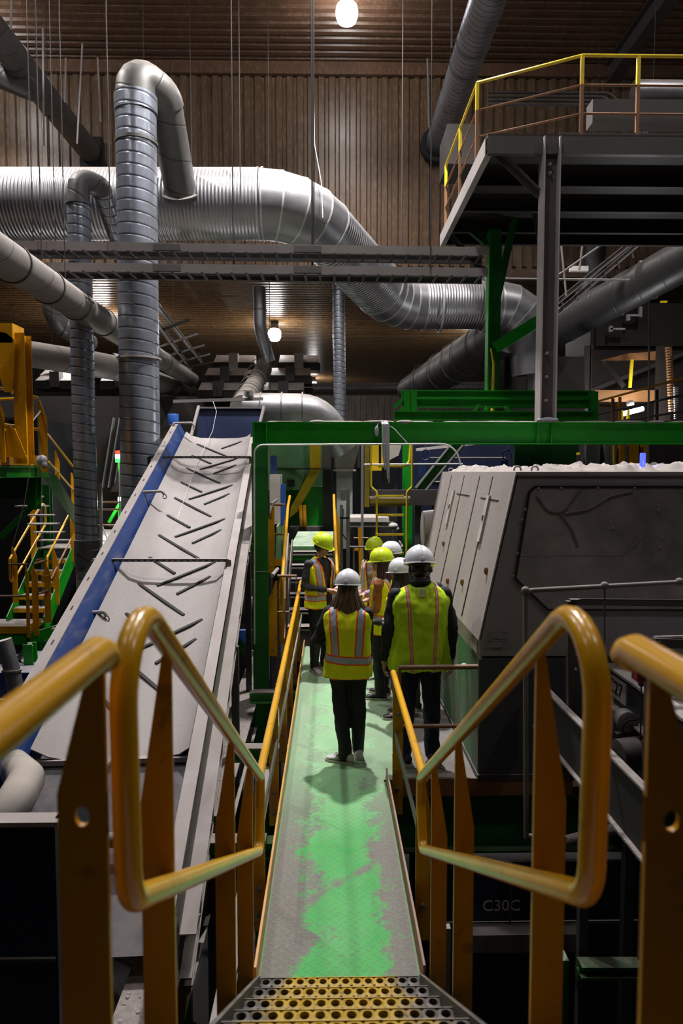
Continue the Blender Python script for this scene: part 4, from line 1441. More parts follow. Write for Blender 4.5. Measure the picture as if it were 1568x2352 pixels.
solo('support_strut', bx((A(1043, 0, 4.2).x, 4.2, FLOOR_Z), (A(1056, 0, 4.2).x, 4.25, A(0, 2145, 4.2).z)), 'steel', 'grey strut seen between the right stanchions near the stair foot', 'strut')

painted('navy_wall', (0.006, 0.016, 0.065), 0.5, 0.3, 0.1)
# ------------------------------------------------------------------ belt conveyor on the left
CT = A(504, 1007, 13.0)
DV = V((-.05, 1, .371))


def cv(u, y, h=0.0):
    """point of the belt: u across in metres from the middle, y down the hall, h off the belt"""
    p = CT + DV * (y - 13.0)
    nrm = V((0, -.348, .938))
    return p + V((u, .05 * u, 0)) + nrm * h


def belt_mat():
    t = NT('belt')
    n = t.noise(1.6, 5, t.scale(t.pos(), (2.2, .5, .5)))
    nf = t.noise(30, 5)
    c = t.mix(n, (0.19, 0.172, 0.168), (0.31, 0.285, 0.282))
    c = t.mix(t.math('MULTIPLY', t.step(nf, .5, .8), .5), c, (0.17, 0.15, 0.145))
    t.bump(nf, .25, .004)
    M['belt'] = t.set(c, .75)
    t = NT('worn_blue')
    n = t.noise(4, 6, t.scale(t.pos(), (1, .6, 2)))
    c = t.mix(t.step(n, .52, .85), (0.012, 0.04, 0.17), (0.13, 0.14, 0.19))
    M['worn_blue'] = t.set(c, .5)


belt_mat()
K = thing('belt_conveyor', 'long dusty inclined belt conveyor with black chevron cleats and a blue side wall', 'conveyor', cv(0, 8) - V((0, 0, 1)), 'conveyors')
YA, YZ = 5.25, 13.0
HW = .61
n = 24
rings = []
for i in range(n + 1):
    y = YA + (YZ - YA) * i / n
    pr = [(-HW, .13), (-HW + .12, .045), (-HW + .26, .008), (0, 0), (HW - .26, .008), (HW - .10, .04), (HW - .02, .10)]
    rings.append([cv(u, y, h) for u, h in pr] + [cv(u, y, h - .012) for u, h in pr[::-1]])
part(K, 'belt', MB().loft(rings), 'belt')


def cleat(u0, ya, u1, yb):
    def lift(u):
        a = abs(u)
        return .01 if a < .35 else .01 + (a - .35) * .16
    return MB().bar(cv(u0, ya, lift(u0)), cv(u1, yb, lift(u1)), .032, .018, (0, -.348, .938))


for k in range(-4, 4):
    for (ua, y0, ub, dy) in ((-.37, 9.03, .24, -.64), (.45, 8.28, -.15, -.50), (-.37, 9.63, .0, -.38), (.43, 9.15, .10, -.35)):
        ya = y0 + 1.2 * k
        if ya < YZ and ya + dy > YA + .2:
            part(K, 'cleat', cleat(ua, ya, ub, ya + dy), 'black_void', 'black straight cleat')
# left side: blue wall and dusty flange; right side: stepped dusty flanges
def slab(u0, h0, u1, h1, y0=4.0, y1=YZ, th=.012):
    return MB().poly3([cv(u0, y0, h0), cv(u0, y1, h0), cv(u1, y1, h1), cv(u1, y0, h1)], th, cv(0, 5, 1) - cv(0, 5, 0))


part(K, 'side_wall', slab(-HW - .01, .06, -HW - .115, .30), 'worn_blue', 'scuffed blue inner wall')
part(K, 'side_flange', slab(-HW - .22, .30, -HW - .11, .31), 'steel_light')
part(K, 'side_plate', slab(-HW - .225, -.15, -HW - .215, .30), 'blue')
part(K, 'side_wall', slab(HW - .01, .12, HW + .0, .16), 'blue')
part(K, 'side_flange', slab(HW - .0, .155, HW + .10, .155, 3.95, 12.6), 'steel_light')
part(K, 'web', slab(HW + .10, -.10, HW + .11, .155, 3.95, 12.6), 'steel_dark')
part(K, 'lower_flange', slab(HW + .10, -.10, HW + .20, -.10, 3.95, 12.4), 'steel_light')
part(K, 'chord', MB().channel(cv(HW + .1, 3.95, -.55), cv(HW + .1, 12.2, -.55), .08, .09), 'steel')
part(K, 'chord', MB().channel(cv(-HW - .18, 3.95, -.55), cv(-HW - .18, 12.8, -.55), .08, .09), 'steel')
part(K, 'tail_box', MB().poly3([cv(-HW, 5.25, -.02), cv(HW, 5.25, -.02), cv(HW, 4.0, -.35), cv(-HW, 4.0, -.35)], .02), 'navy', 'dark blue tail sheet')
part(K, 'tail_lip', MB().bar(cv(-HW, 5.24, 0), cv(HW, 5.24, 0), .05, .04), 'steel_light')
y = 4.0
k = 0
while y < 12:
    a, b = cv(HW + .12, y, -.12), cv(HW + .12, y + .36, -.52)
    part(K, 'lattice', MB().bar(a, b, .05, .02), 'steel')
    part(K, 'lattice', MB().bar(b, cv(HW + .12, y + .72, -.12), .05, .02), 'steel')
    part(K, 'gusset', MB().poly3([cv(HW + .115, y + .2, -.11), cv(HW + .115, y + .52, -.11), cv(HW + .115, y + .36, -.34)], .008), 'steel_dark')
    y += .72
part(K, 'return_belt', slab(-.55, -.42, .55, -.42, 4.2, 12.4), 'rubber')
for y in (5.2, 7.4, 9.6, 11.8):
    for u in (-HW - .18, HW + .12):
        p = cv(u, y, -.55)
        part(K, 'leg', bx((p.x - .04, p.y - .04, FLOOR_Z), (p.x + .04, p.y + .04, p.z)), 'steel_dark')
for y in (4.6, 6.3, 8.0, 9.7, 11.4):
    part(K, 'idler', MB().tube([cv(-.58, y, -.07), cv(.58, y, -.07)], .05, 12), 'steel_dark')
# holes along the left flange
for i in range(14):
    y = 5.2 + .55 * i
    part(K, 'slot', MB().bar(cv(-HW - .165, y, .322), cv(-HW - .165, y + .06, .322), .014, .004, (0, -.348, .938)), 'rubber')
# head: blue end wall, top bar
hb = cv(0, 13.2, 0)
z0, z1 = A(504, 1012, 13.2).z, A(504, 936, 13.2).z
xa, xb = A(436, 980, 13.2).x, A(596, 980, 13.2).x
part(K, 'head_wall', MB().poly3([V((A(438, 0, 13.2).x, 13.2, z0 - .02)), V((A(582, 0, 13.2).x, 13.2, z0 - .02)), V((A(599, 0, 13.3).x, 13.3, z1)), V((A(446, 0, 13.3).x, 13.3, z1))], .02), 'navy_wall', 'navy blue end wall')
part(K, 'head_flange', MB().bar(V((A(580, 0, 13.0).x, 13.0, z0)), V((A(600, 0, 13.2).x, 13.2, z1 + .03)), .05, .03), 'steel_light')
part(K, 'head_flange', MB().bar(V((A(424, 0, 12.9).x, 12.9, z0 + .02)), V((A(445, 0, 13.2).x, 13.2, z1 + .03)), .05, .03), 'steel_light')
part(K, 'head_rim', MB().bar(V((A(440, 0, 13.2).x, 13.25, z1)), V((A(600, 0, 13.2).x, 13.25, z1)), .05, .03), 'steel')
solo('head_bar', MB().bar(A(398, 922, 13.6), A(604, 916, 13.6), .05, .06), 'steel', 'dusty square bar above the conveyor head', 'bar')
q = A(572, 905, 13.4)
t = thing('camera_box', 'small grey camera housing on the bar above the conveyor head', 'camera', q)
part(t, 'body', bx((q.x - .07, 13.2, q.z - .05), (q.x + .07, 13.55, q.z + .05)), 'steel')
part(t, 'lens', MB().lathe([(.03, 0), (.03, .02)], (q.x, 13.2, q.z), 14, (0, -1, 0)), 'rubber')
part(t, 'bracket', bx((q.x - .02, 13.4, q.z - .12), (q.x + .02, 13.44, q.z - .05)), 'steel')
solo('loose_cable', MB().tube([A(489, 922, 13.3), A(497, 945, 13.1), A(488, 990, 12.6), A(455, 1058, 11.6), A(400, 1210, 9.3), A(350, 1400, 7.6)], .0035, 6), 'bright_metal', 'thin loose cable hanging from the head bar along the belt', 'cable')

# hoop brackets straddling the belt
def straddle(xa, xb, y, Y, down_l, down_r, lab):
    t = thing('belt_hoop', lab, 'bracket', A((xa + xb) / 2, y + 60, Y), 'perforated hoops over the belt')
    part(t, 'crossbar', MB().angle(A(xa, y, Y), A(xb, y, Y), .045, .04, .008), 'steel_light')
    mb = MB()
    a, b = A(xa, y, Y), A(xb, y, Y)
    n = int((b - a).length / .07)
    for i in range(n):
        mb.bar(a.lerp(b, (i + .3) / n) + V((0, -.024, .0)), a.lerp(b, (i + .7) / n) + V((0, -.024, 0)), .004, .016)
    part(t, 'slots', mb, 'rubber')
    part(t, 'upright', MB().angle(a, A(down_l[0], down_l[1], Y + .1), .045, .04, .008), 'steel')
    part(t, 'upright', MB().angle(b, A(down_r[0], down_r[1], Y + .1), .06, .04, .008), 'steel')


straddle(214, 524, 1287, 7.9, (237, 1372), (531, 1432), 'nearest perforated steel hoop straddling the belt')
straddle(341, 576, 1050, 11.2, (349, 1120), (579, 1110), 'perforated steel hoop straddling the belt near its head')


def jib(pts, Y, lab):
    q = A(pts[0][0], pts[0][1], Y)
    t = thing('pipe_hook', lab, 'bracket', q, 'bent pipe arms along the belt')
    part(t, 'arm', MB().tube(fillet([A(x, y, Y) for x, y in pts], .06, 4), .022, 12), 'steel_light', smooth=60)
    e = A(*pts[-1], Y)
    part(t, 'ring', MB().tube([e + V((.025 * math.cos(a), 0, -.03 + .03 * math.sin(a))) for a in [k * math.pi / 5 for k in range(11)]], .006, 6), 'rod_metal', smooth=60)


jib([(175, 1480), (156, 1412), (240, 1405), (245, 1415)], 7.0, 'nearest bent pipe arm at the left edge of the belt')
jib([(323, 1175), (317, 1131), (372, 1128), (378, 1136)], 9.7, 'middle bent pipe arm at the left edge of the belt')
jib([(400, 1010), (396, 972), (442, 971), (446, 980)], 12.6, 'farthest bent pipe arm, at the conveyor head')
mb = MB()
for x in (.0,):
    mb.lathe([(.01, -.02), (.10, 0), (.11, .18), (.10, .2)], A(398, 975, 13.4), 16)
solo('blue_motor', mb, 'blue_bright', 'small blue motor left of the conveyor head', 'motor')

# ------------------------------------------------------------------ yellow and green stair tower on the left
def mesh_tread(x0, x1, y0, y1, z):
    return MB().box((x0, y0, z - .03), (x1, y1, z)).box((x0, y0 - .012, z - .07), (x1, y0, z))


T = thing('stair_tower', 'green and orange switchback stairs at the left, behind the dusty conveyor', 'stairs', (-5.7, 13, -.3))
for k in range(1, 6):
    y = 12.98 + .26 * (k - 1)
    tr = part(T, 'tread', bx((-6.02, y, .2 * k - .24), (-5.38, y + .24, .2 * k - .2)), 'grit')
    part(tr, 'nosing', bx((-6.02, y - .015, .2 * k - .28), (-5.38, y, .2 * k - .2)), 'yellow')
part(T, 'mid_landing', bx((-6.1, 14.25, .96), (-5.3, 15.2, 1.0)), 'grit')
for k in range(1, 8):
    y = 14.35 - .25 * k
    part(T, 'tread', bx((-6.0 - (.0), y, 1.0 + .19 * k - .025), (-5.42, y + .2, 1.0 + .19 * k)), 'steel_light')
part(T, 'stringer', MB().prism([(12.75, -.35), (12.75, -.12), (14.2, 1.02), (14.45, 1.02), (14.45, .75), (13.0, -.35)], 'x', -5.37, -5.35), 'green')
part(T, 'stringer', MB().prism([(12.75, -.35), (12.75, -.12), (14.2, 1.02), (14.45, 1.02), (14.45, .75), (13.0, -.35)], 'x', -6.06, -6.04), 'green')
part(T, 'upper_stringer', MB().poly3([A(96, 1092, 12.5), A(128, 1092, 12.6), A(175, 1172, 14.2), A(175, 1210, 14.2)], .02, (1, 0, 0)), 'green')
part(T, 'lower_landing', bx((-8.5, 12.0, -.24), (-5.35, 12.95, -.2)), 'grit')
ql, qr = A(62, 1432, 11.98), A(108, 1424, 12.5)
part(T, 'toe_board', bx((-8.5, 11.97, -.25), (ql.x, 11.985, -.12)), 'yellow')
part(T, 'toe_board', MB().bar(V((ql.x, 11.98, -.18)), V((-5.35, 12.6, -.18)), .012, .13), 'yellow')
part(T, 'landing_beam', bx((-8.5, 11.99, -.45), (ql.x, 12.1, -.25)), 'green')
part(T, 'landing_beam', MB().bar(V((ql.x, 12.0, -.35)), V((-5.0, 12.8, -.35)), .05, .20), 'green')
for p, q_ in (((22, 1285), (98, 1155)),):
    a, b = A(22, 1285, 12.9), A(98, 1155, 14.4)
    loop = fillet([a + V((0, 0, .0)), b + V((0, .1, .08)), b + V((0, .12, -.45)), a + V((0, 0, -.52)), a], [0, .12, .1, .1, 0], 5)
    part(T, 'hand_rail', MB().tube(loop, .022, 12), 'yellow_pipe', smooth=60)
a, b = A(108, 1280, 12.9), A(172, 1155, 14.3)
part(T, 'hand_rail', MB().tube(fillet([a - V((0, 0, .25)), a, b], [0, .06, 0], 4), .022, 12), 'yellow_pipe', smooth=60)
part(T, 'mid_rail', MB().tube([A(117, 1330, 12.95), A(163, 1238, 14.2)], .018, 10), 'rust_rail')
part(T, 'mid_rail', MB().tube([A(172, 1130, 14.2), A(112, 1060, 12.7)], .018, 10), 'yellow_pipe')
part(T, 'hand_rail', MB().tube([A(172, 1155, 14.25), A(172, 1078, 14.2), A(112, 1000, 12.6), A(103, 990, 12.3)], .022, 10), 'yellow_pipe', smooth=60)
for (xp, y0p, y1p, Y, sd, w, tp) in ((62, 1465, 1300, 11.96, 1, .06, .2), (76, 1460, 1298, 12.1, 1, .11, .2), (104, 1430, 1290, 12.5, 1, .11, .2),
                                     (123, 1388, 1258, 13.3, 1, .12, .3), (163, 1290, 1160, 14.2, 1, .1, .3), (30, 1385, 1255, 13.0, 1, .10, .2),
                                     (72, 1285, 1160, 14.3, 1, .12, .1), (128, 1140, 1035, 13.2, 1, .08, .2), (165, 1190, 1085, 14.1, 1, .07, .2)):
    fin_part(T, A(xp, 0 + y0p, Y).x, Y, A(xp, y0p, Y).z, A(xp, y1p, Y).z, w, sd, tp)
part(T, 'gate_rail', MB().tube([A(20, 1296, 12.1), A(63, 1296, 12.0)], .018, 10), 'rust_rail')
part(T, 'gate_rail', MB().tube([A(76, 1296, 12.1), A(107, 1287, 12.5)], .02, 10), 'rust_rail')
part(T, 'gate_rail', MB().tube([A(88, 1364, 12.1), A(110, 1356, 12.5)], .02, 10), 'rust_rail')
part(T, 'gate_rail', MB().tube([A(-40, 1369, 12.0), A(61, 1369, 12.0)], .018, 10), 'rust_rail')
part(T, 'gate_plate', bx((A(63, 0, 12).x, 11.95, A(0, 1338, 12).z), (A(85, 0, 12).x, 11.97, A(0, 1322, 12).z)), 'yellow')
part(T, 'leg', MB().ibeam(V((A(66, 0, 12.3).x, 12.3, FLOOR_Z)), V((A(66, 0, 12.3).x, 12.3, -.45)), .16, .16, .012, (0, 1, 0)), 'green')
part(T, 'leg', MB().ibeam(V((A(80, 0, 15.4).x, 15.4, FLOOR_Z)), V((A(80, 0, 15.4).x, 15.4, 2.3)), .16, .16, .012, (0, 1, 0)), 'green_dark')

# upper platform of the tower with its guard
zp = 2.72
U2 = thing('tower_platform', 'small platform with green beam and orange toe board at the left edge', 'platform', (-6.5, 11, zp))
part(U2, 'deck', bx((-9, 9.2, zp - .04), (-5.02, 12.4, zp)), 'steel_dark')
part(U2, 'toe_board', bx((-9, 11.95, zp), (-5.03, 11.97, zp + .16)), 'yellow')
part(U2, 'side_toe_board', MB().box((-5.03, 9.3, zp - .02), (-5.015, 11.96, zp + .15)), 'yellow')
part(U2, 'beam', MB().ibeam(V((-9, 11.9, zp - .13)), V((-5.05, 11.9, zp - .13)), .1, .18), 'green')
part(U2, 'beam', MB().ibeam(V((-5.07, 9.3, zp - .13)), V((-5.07, 12.4, zp - .13)), .1, .18), 'green')
part(U2, 'post', MB().ibeam(A(79, 1170, 12.2), A(79, 1088, 12.2), .16, .2, .012, (0, 1, 0)), 'green')
part(U2, 'brace', MB().bar(A(0, 1235, 12.0), A(88, 1150, 12.3), .08, .09), 'green')
part(U2, 'under_beam', bx((-9, 12.1, A(0, 1145, 12.1).z), (A(48, 0, 12.1).x, 12.3, A(0, 1092, 12.1).z)), 'green_dark')
g = thing('tower_guard', 'orange guard rail with bolted plates on the small platform at the left edge', 'guard rail', (-5.0, 10.8, zp))
for i, h in enumerate((1.14, .60)):
    part(g, 'rail', MB().tube([V((-5.0, 9.3, zp + h)), V((-4.99, 11.85, zp + h)), V((-6.4, 12.35, zp + h))], .024, 12), 'yellow_pipe', smooth=60)
part(g, 'rail', MB().tube([A(28, 903, 12.3), A(70, 925, 12.6), A(78, 960, 12.6)], .022, 10), 'rust_rail', smooth=60)
for (xp, Y, w, y0p, y1p) in ((90, 11.85, .14, 1085, 918), (-12, 10.3, .15, 1062, 900), (66, 12.4, .09, 1050, 935)):
    fin_part(g, A(xp, 1000, Y).x, Y, A(xp, y0p, Y).z, A(xp, y1p, Y).z, w, 1, .33, bolts=(zp + .85, zp + .1) if Y < 12 else ())
t = thing('tower_column', 'big orange brown column with gussets at the left edge', 'column', (A(15, 0, 10.6).x, 10.6, zp), 'steel columns')
part(t, 'column', MB().ibeam(V((A(22, 0, 10.6).x, 10.7, zp)), V((A(22, 0, 10.6).x, 10.7, A(0, 765, 10.6).z)), .18, .26, .016, (0, 1, 0)), 'yellow')
part(t, 'gusset', MB().poly3([A(-20, 760, 10.5), A(12, 764, 10.5), A(34, 780, 10.5), A(28, 900, 10.5), A(10, 900, 10.5), A(-20, 800, 10.5)], .015, (0, 1, 0)), 'yellow')
part(t, 'gusset', MB().poly3([A(12, 1050, 10.5), A(62, 1052, 10.5), A(34, 985, 10.5), A(14, 975, 10.5)], .015, (0, 1, 0)), 'yellow')
part(t, 'cap', bx((A(-30, 0, 10.6).x, 10.5, A(0, 790, 10.6).z), (A(14, 0, 10.6).x, 10.9, A(0, 745, 10.6).z)), 'yellow')
solo('strut', MB().bar(A(15, 1040, 11.0), A(92, 944, 11.0), .045, .015), 'bright_metal', 'pale slanting strut tied across the orange guard', 'strut')
solo('rope', MB().tube([A(62, 905, 11.3), A(66, 960, 11.3), A(69, 1075, 11.3), A(55, 1160, 11.3), A(26, 1262, 11.3)], [.03, .012, .008, .008, .006], 8), 'steel', 'grey cord knotted to the orange guard and hanging down', 'cord')
solo('rag', MB().ball(A(96, 1057, 11.7), .10, .05, .09, 10, 7).ball(A(101, 1066, 11.7), .06, .05, .08, 8, 6), 'tape', 'crumpled rag on the corner of the tower platform', 'rag')

# ------------------------------------------------------------------ background behind risers
D2 = thing('filter_house', 'dark filter house with slanting ribs behind the silver risers', 'filter house', A(330, 1150, 20))
part(D2, 'body', MB().box((A(-60, 0, 20).x, 20.5, FLOOR_Z), (A(430, 0, 20).x, 23.5, A(0, 905, 20).z)), 'dark_brown')
for k in range(5):
    part(D2, 'rib', MB().bar(A(236 + 14 * k, 1120, 19.8), A(262 + 14 * k, 960, 20.3), .05, .07), 'grey_panel')
part(D2, 'chute', MB().prism([(A(225, 0, 19).x, A(0, 1130, 19).z), (A(285, 0, 19).x, A(0, 1015, 19).z), (A(400, 0, 19).x, A(0, 1000, 19).z), (A(420, 0, 19).x, A(0, 1130, 19).z)], 'y', 19.2, 20.4), 'steel_dark')
solo('green_tank', MB().lathe([(.05, 0), (1.0, .05), (1.05, 1.7), (.9, 2.0), (.1, 2.1)], A(455, 1120, 22), 28), 'green_dark', 'dark green tank behind the head of the belt conveyor', 'tank')


def vents(x0, n, rows, Y, lab):
    t = thing('vent_stack', lab, 'vent stack', A(x0 + 50, 900, Y), 'vent stacks with white slabs')
    for r_, (dx, yp) in enumerate(rows):
        for k in range(n):
            a = x0 + dx + k * 150
            p = A(a, yp, Y - r_ * .8)
            q = A(a + 92, yp + 24, Y - r_ * .8)
            sb = part(t, 'slab', MB().prism([(p.y, q.z), (p.y + .9, q.z), (p.y + .9, p.z), (p.y + .7, p.z)], 'x', p.x, q.x), 'white_box', 'whitish sloping slab')
            m = (p.x + q.x) / 2
            part(t, 'clamp', bx((m - .16, p.y - .08, q.z - .22), (m + .16, p.y + .3, p.z - .05)), 'steel_dark' if r_ else 'white_box')
            part(t, 'shelf', bx((p.x - .05, p.y + .05, q.z - .28), (q.x + .05, p.y + .8, q.z - .02)), 'dark_brown')
    return t


vents(490, 2, ((0, 808), (-20, 838), (-36, 872)), 24.5, 'vent stack of whitish slabs below the far lamp, over the conveyor head')
vents(30, 2, ((60, 838), (50, 850)), 24, 'dim vent stack of whitish slabs behind the risers')
solo('vent_box', bx(A(560, 1000, 25), A(722, 905, 27)), 'steel_dark', 'dark casing under the vent stack in the middle', 'casing')
solo('vent_box', bx(A(440, 1000, 25), A(560, 890, 27)), 'dark_brown', 'dark casing behind the conveyor head', 'casing')

# stack light and green booth left of the belt
q = A(273, 1062, 14.8)
t = thing('stack_light', 'small signal light glowing red, white and green on a pole', 'signal light', A(277, 1262, 14.8))
part(t, 'pole', MB().tube([A(277, 1262, 14.8), q], .018, 8), 'steel')
for (nm, h0, h1, mat) in (('green_lens', 0, .08, 'beacon_green'), ('white_lens', .08, .17, 'beacon_white'), ('red_lens', .17, .25, 'beacon_red')):
    part(t, nm, MB().lathe([(.075, h0), (.075, h1)], q, 14), mat, nm.split('_')[0] + ' glowing lens')
for col, dz in (((1, .05, .02), .25), ((.1, 1, .1), -.06)):
    ld = bpy.data.lights.new('signal_glow', 'POINT')
    ld.energy = 1.5
    ld.color = col
    ld.shadow_soft_size = .04
    lo = bpy.data.objects.new('signal_glow', ld)
    C.objects.link(lo)
    lo.parent = t
    lo.location = q + V((0, -.12, dz)) - t.location
t = thing('green_booth', 'brightly lit green frame and panels under the riser, left of the belt', 'booth', A(280, 1210, 17))
part(t, 'back_panel', bx((A(242, 0, 17).x, 17.2, A(0, 1205, 17).z), (A(335, 0, 17).x, 17.3, A(0, 1140, 17).z)), 'green')
for (a, b) in (((250, 1200), (285, 1140)), ((300, 1205), (300, 1140)), ((320, 1205), (318, 1140))):
    part(t, 'brace', MB().bar(A(*a, 16.9), A(*b, 16.9), .06, .09, (0, 1, 0)), 'green')
part(t, 'lamp_tube', MB().tube([A(272, 1147, 16.6), A(290, 1147, 16.6)], .05, 8), 'tube_glow', 'lit lamp')
ld = bpy.data.lights.new('booth_light', 'POINT')
ld.energy = 45
ld.shadow_soft_size = .1
lo = bpy.data.objects.new('booth_light', ld)
C.objects.link(lo)
lo.parent = t
lo.location = A(282, 1152, 16.4) - t.location
t = thing('side_platform', 'dusty white platform with rusty rails left of the belt conveyor', 'platform', A(260, 1270, 14.5))
part(t, 'deck', MB().poly3([A(225, 1268, 14.4), A(345, 1268, 14.4), A(345, 1216, 18.2), A(232, 1216, 18.2)], .03, (0, 0, -1)), 'white_box')
part(t, 'edge', MB().bar(A(170, 1273, 14.3), A(345, 1273, 14.3), .04, .10), 'rust_rail')
for yp in (1153, 1170, 1206):
    part(t, 'rail', MB().tube([A(222, yp, 16), A(345, yp, 16)], .022, 8), 'rust_rail')
for xp in (232, 289, 322):
    part(t, 'post', MB().bar(A(xp, 1265, 15), A(xp - 1, 1112, 15), .06, .05, (0, 1, 0)), 'steel_dark')
part(t, 'support', bx((A(230, 0, 15).x, 15, FLOOR_Z), (A(236, 0, 15).x, 15.1, A(0, 1268, 14.5).z)), 'steel_dark')
t = thing('dustpan', 'grey dustpan with a stick handle lying on the white platform', 'dustpan', A(247, 1240, 16))
part(t, 'pan', MB().poly3([A(236, 1243, 16), A(254, 1245, 15.9), A(262, 1238, 16.4), A(246, 1235, 16.5)], .02, (0, 0, 1)), 'tape')
part(t, 'stick', MB().tube([A(246, 1238, 16.1), A(234, 1205, 16.2)], .012, 6), 'steel')
mb = MB()
rr = random.Random(5)
for k in range(14):
    mb.ball(A(196 + rr.uniform(-12, 14), 1425 + rr.uniform(-22, 25), 8.6), rr.uniform(.06, .12), .08, rr.uniform(.04, .08), 8, 6)
solo('bag_heap', mb, 'tape', 'heap of grey bags lying left of the belt, beyond the nearest bent arm', 'bags', kind='stuff')
mb = MB().ball(A(215, 1398, 8.8), .16, .14, .2, 16, 10)
solo('dusty_drum', mb, 'steel_light', 'rounded dusty motor cover at the left edge of the belt', 'motor cover')
t = thing('low_rack', 'dim rack of pipes low behind the left edge of the belt', 'rack', A(150, 1500, 9.5))
for yp in (1445, 1460, 1468):
    part(t, 'pipe', MB().tube([A(120, yp, 9.5), A(215, yp - 4, 9.5)], .02, 8), 'steel')
part(t, 'post', bx((A(150, 0, 9.5).x, 9.5, FLOOR_Z), (A(154, 0, 9.5).x, 9.55, A(0, 1445, 9.5).z)), 'steel_dark')

# ------------------------------------------------------------------ lower left
pts = fillet([A(8, 1470, 7.5), A(28, 1540, 7.5), A(44, 1625, 7.5)], [0, .5, 0], 5)
t = duct('spout_duct', 'shiny silver spout duct low at the left edge', pts, .085, 'galvanised_plain', 24, [(A(44, 1590, 7.5), (0, 0, 1), .03), (A(27, 1540, 7.5), (0, .1, 1), .02)])
t = thing('blue_unit', 'dark blue machine casing low at the left edge behind the silver spout', 'machine', A(40, 1640, 8.2))
part(t, 'body', bx((A(-80, 0, 8.2).x, 8.2, FLOOR_Z), (A(30, 0, 8.2).x, 9.2, A(0, 1545, 8.2).z)), 'blue')
part(t, 'bracket', MB().bar(A(35, 1640, 8.1), A(25, 1560, 8.1), .08, .04), 'blue')
part(t, 'rim', MB().bar(A(-60, 1610, 8.1), A(34, 1608, 8.1), .04, .03), 'steel')
t = thing('green_post', 'green post with pale edges low at the left, under the stair tower', 'post', V((A(68, 0, 8.6).x, 8.6, FLOOR_Z)))
part(t, 'upright', MB().ibeam(V((A(68, 0, 8.6).x, 8.6, FLOOR_Z)), A(68, 1478, 8.6), .12, .14, .012, (0, 1, 0)), 'green')
part(t, 'brace', MB().bar(A(70, 1480, 8.6), A(5, 1560, 8.8), .05, .06), 'steel_dark')
t = thing('cable_ladder', 'perforated cable ladder slanting along the left edge of the belt', 'cable ladder', A(40, 1700, 5.4))
a, b = A(-30, 1705, 4.6), A(140, 1556, 6.6)
part(t, 'rail', MB().angle(a, b, .05, .05, .006), 'steel')
part(t, 'rail', MB().angle(a - V((.0, 0, .10)), b - V((0, 0, .12)), .05, .05, .006), 'rust_rail')
mb = MB()
for i in range(24):
    mb.bar(a.lerp(b, (i + .3) / 24) + V((0, -.03, .0)), a.lerp(b, (i + .7) / 24) + V((0, -.03, 0)), .003, .014)
part(t, 'slots', mb, 'rubber')
for f in (.3, .62, .9):
    part(t, 'cable', MB().tube([a.lerp(b, f), a.lerp(b, f) + V((.04, -.02, -.35))], .012, 6), 'rubber')
pts = fillet([A(-30, 1935, 4.1), A(30, 1850, 4.2), A(62, 1790, 4.6), A(20, 1750, 5.2), A(-60, 1740, 5.2)], [0, .3, .25, .3, 0], 5)
t = thing('big_hose', 'thick dusty grey hose curving low at the left edge', 'hose', pts[0])
part(t, 'hose', MB().tube(pts, .12, 24), 'duct_dusty', smooth=60)
part(t, 'band', MB().tube([p + V((0.0, -.115, .02)) for p in pts[2:12]], .022, 8), 'rubber', 'black strap')
t = thing('blue_hopper', 'dark blue hopper with a dusty grey rim at the bottom left corner', 'hopper', (-2.3, 3.45, FLOOR_Z))
z = A(0, 1886, 3.3).z
part(t, 'front', MB().box((-3.6, 3.3, z - 1.6), (-1.36, 3.33, z)), 'navy')
part(t, 'rim', MB().box((-3.6, 3.26, z - .012), (-1.33, 3.36, z + .012)).box((-1.36, 3.3, z - .012), (-1.30, 4.0, z + .012)), 'steel_light')
part(t, 'side', MB().poly3([V((-1.36, 3.33, z)), V((-1.36, 4.05, z)), V((-1.5, 4.05, z - 1.6)), V((-1.5, 3.33, z - 1.6))], .02), 'blue')
part(t, 'seam', bx((-3.6, 3.285, z - .72), (-1.37, 3.30, z - .70)), 'steel_dark')
for x in (-3.4, -1.5):
    part(t, 'leg', bx((x - .05, 3.4, FLOOR_Z), (x + .05, 3.5, z - 1.5)), 'navy')

# dusty beams between conveyor and walkway
t = thing('slab_beam', 'broad debris strewn steel beam running down the hall left of the walkway', 'beam', (-1.17, 7.5, -.9))
part(t, 'top_flange', MB().poly3([V((-1.27, 3.2, -.62)), V((-.94, 3.2, -.62)), V((-1.05, 11.7, -.62)), V((-1.38, 11.7, -.62))], .02), 'grit')
part(t, 'web', MB().poly3([V((-1.10, 3.2, -.64)), V((-1.21, 11.7, -.64)), V((-1.21, 11.7, -1.0)), V((-1.10, 3.2, -1.0))], .015), 'steel_dark')
part(t, 'bottom_flange', MB().poly3([V((-1.27, 3.2, -1.0)), V((-.94, 3.2, -1.0)), V((-1.05, 11.7, -1.0)), V((-1.38, 11.7, -1.0))], .02), 'steel')
part(t, 'end_plate', MB().box((-1.36, 11.68, -1.0), (-1.05, 11.74, -.5)), 'steel_light')
for y in (4.5, 8.0, 11.2):
    part(t, 'leg', bx((-1.2, y, FLOOR_Z), (-1.06, y + .12, -1.0)), 'green_dark')
mb = MB()
for k in range(150):
    y = rr.uniform(3.6, 11.5)
    mb.ball((-1.12 - .013 * (y - 3.2) + rr.uniform(-.14, .14), y, -.598), rr.uniform(.006, .028), rr.uniform(.006, .02), rr.uniform(.004, .01), 6, 4)
solo('debris', mb, 'steel_light', 'pale crumbs scattered on the broad beam left of the walkway', 'debris', kind='stuff')
t = thing('chute', 'bluish steel chute sheet between the belt conveyor and the broad beam', 'chute', (-1.75, 8, -1.1))
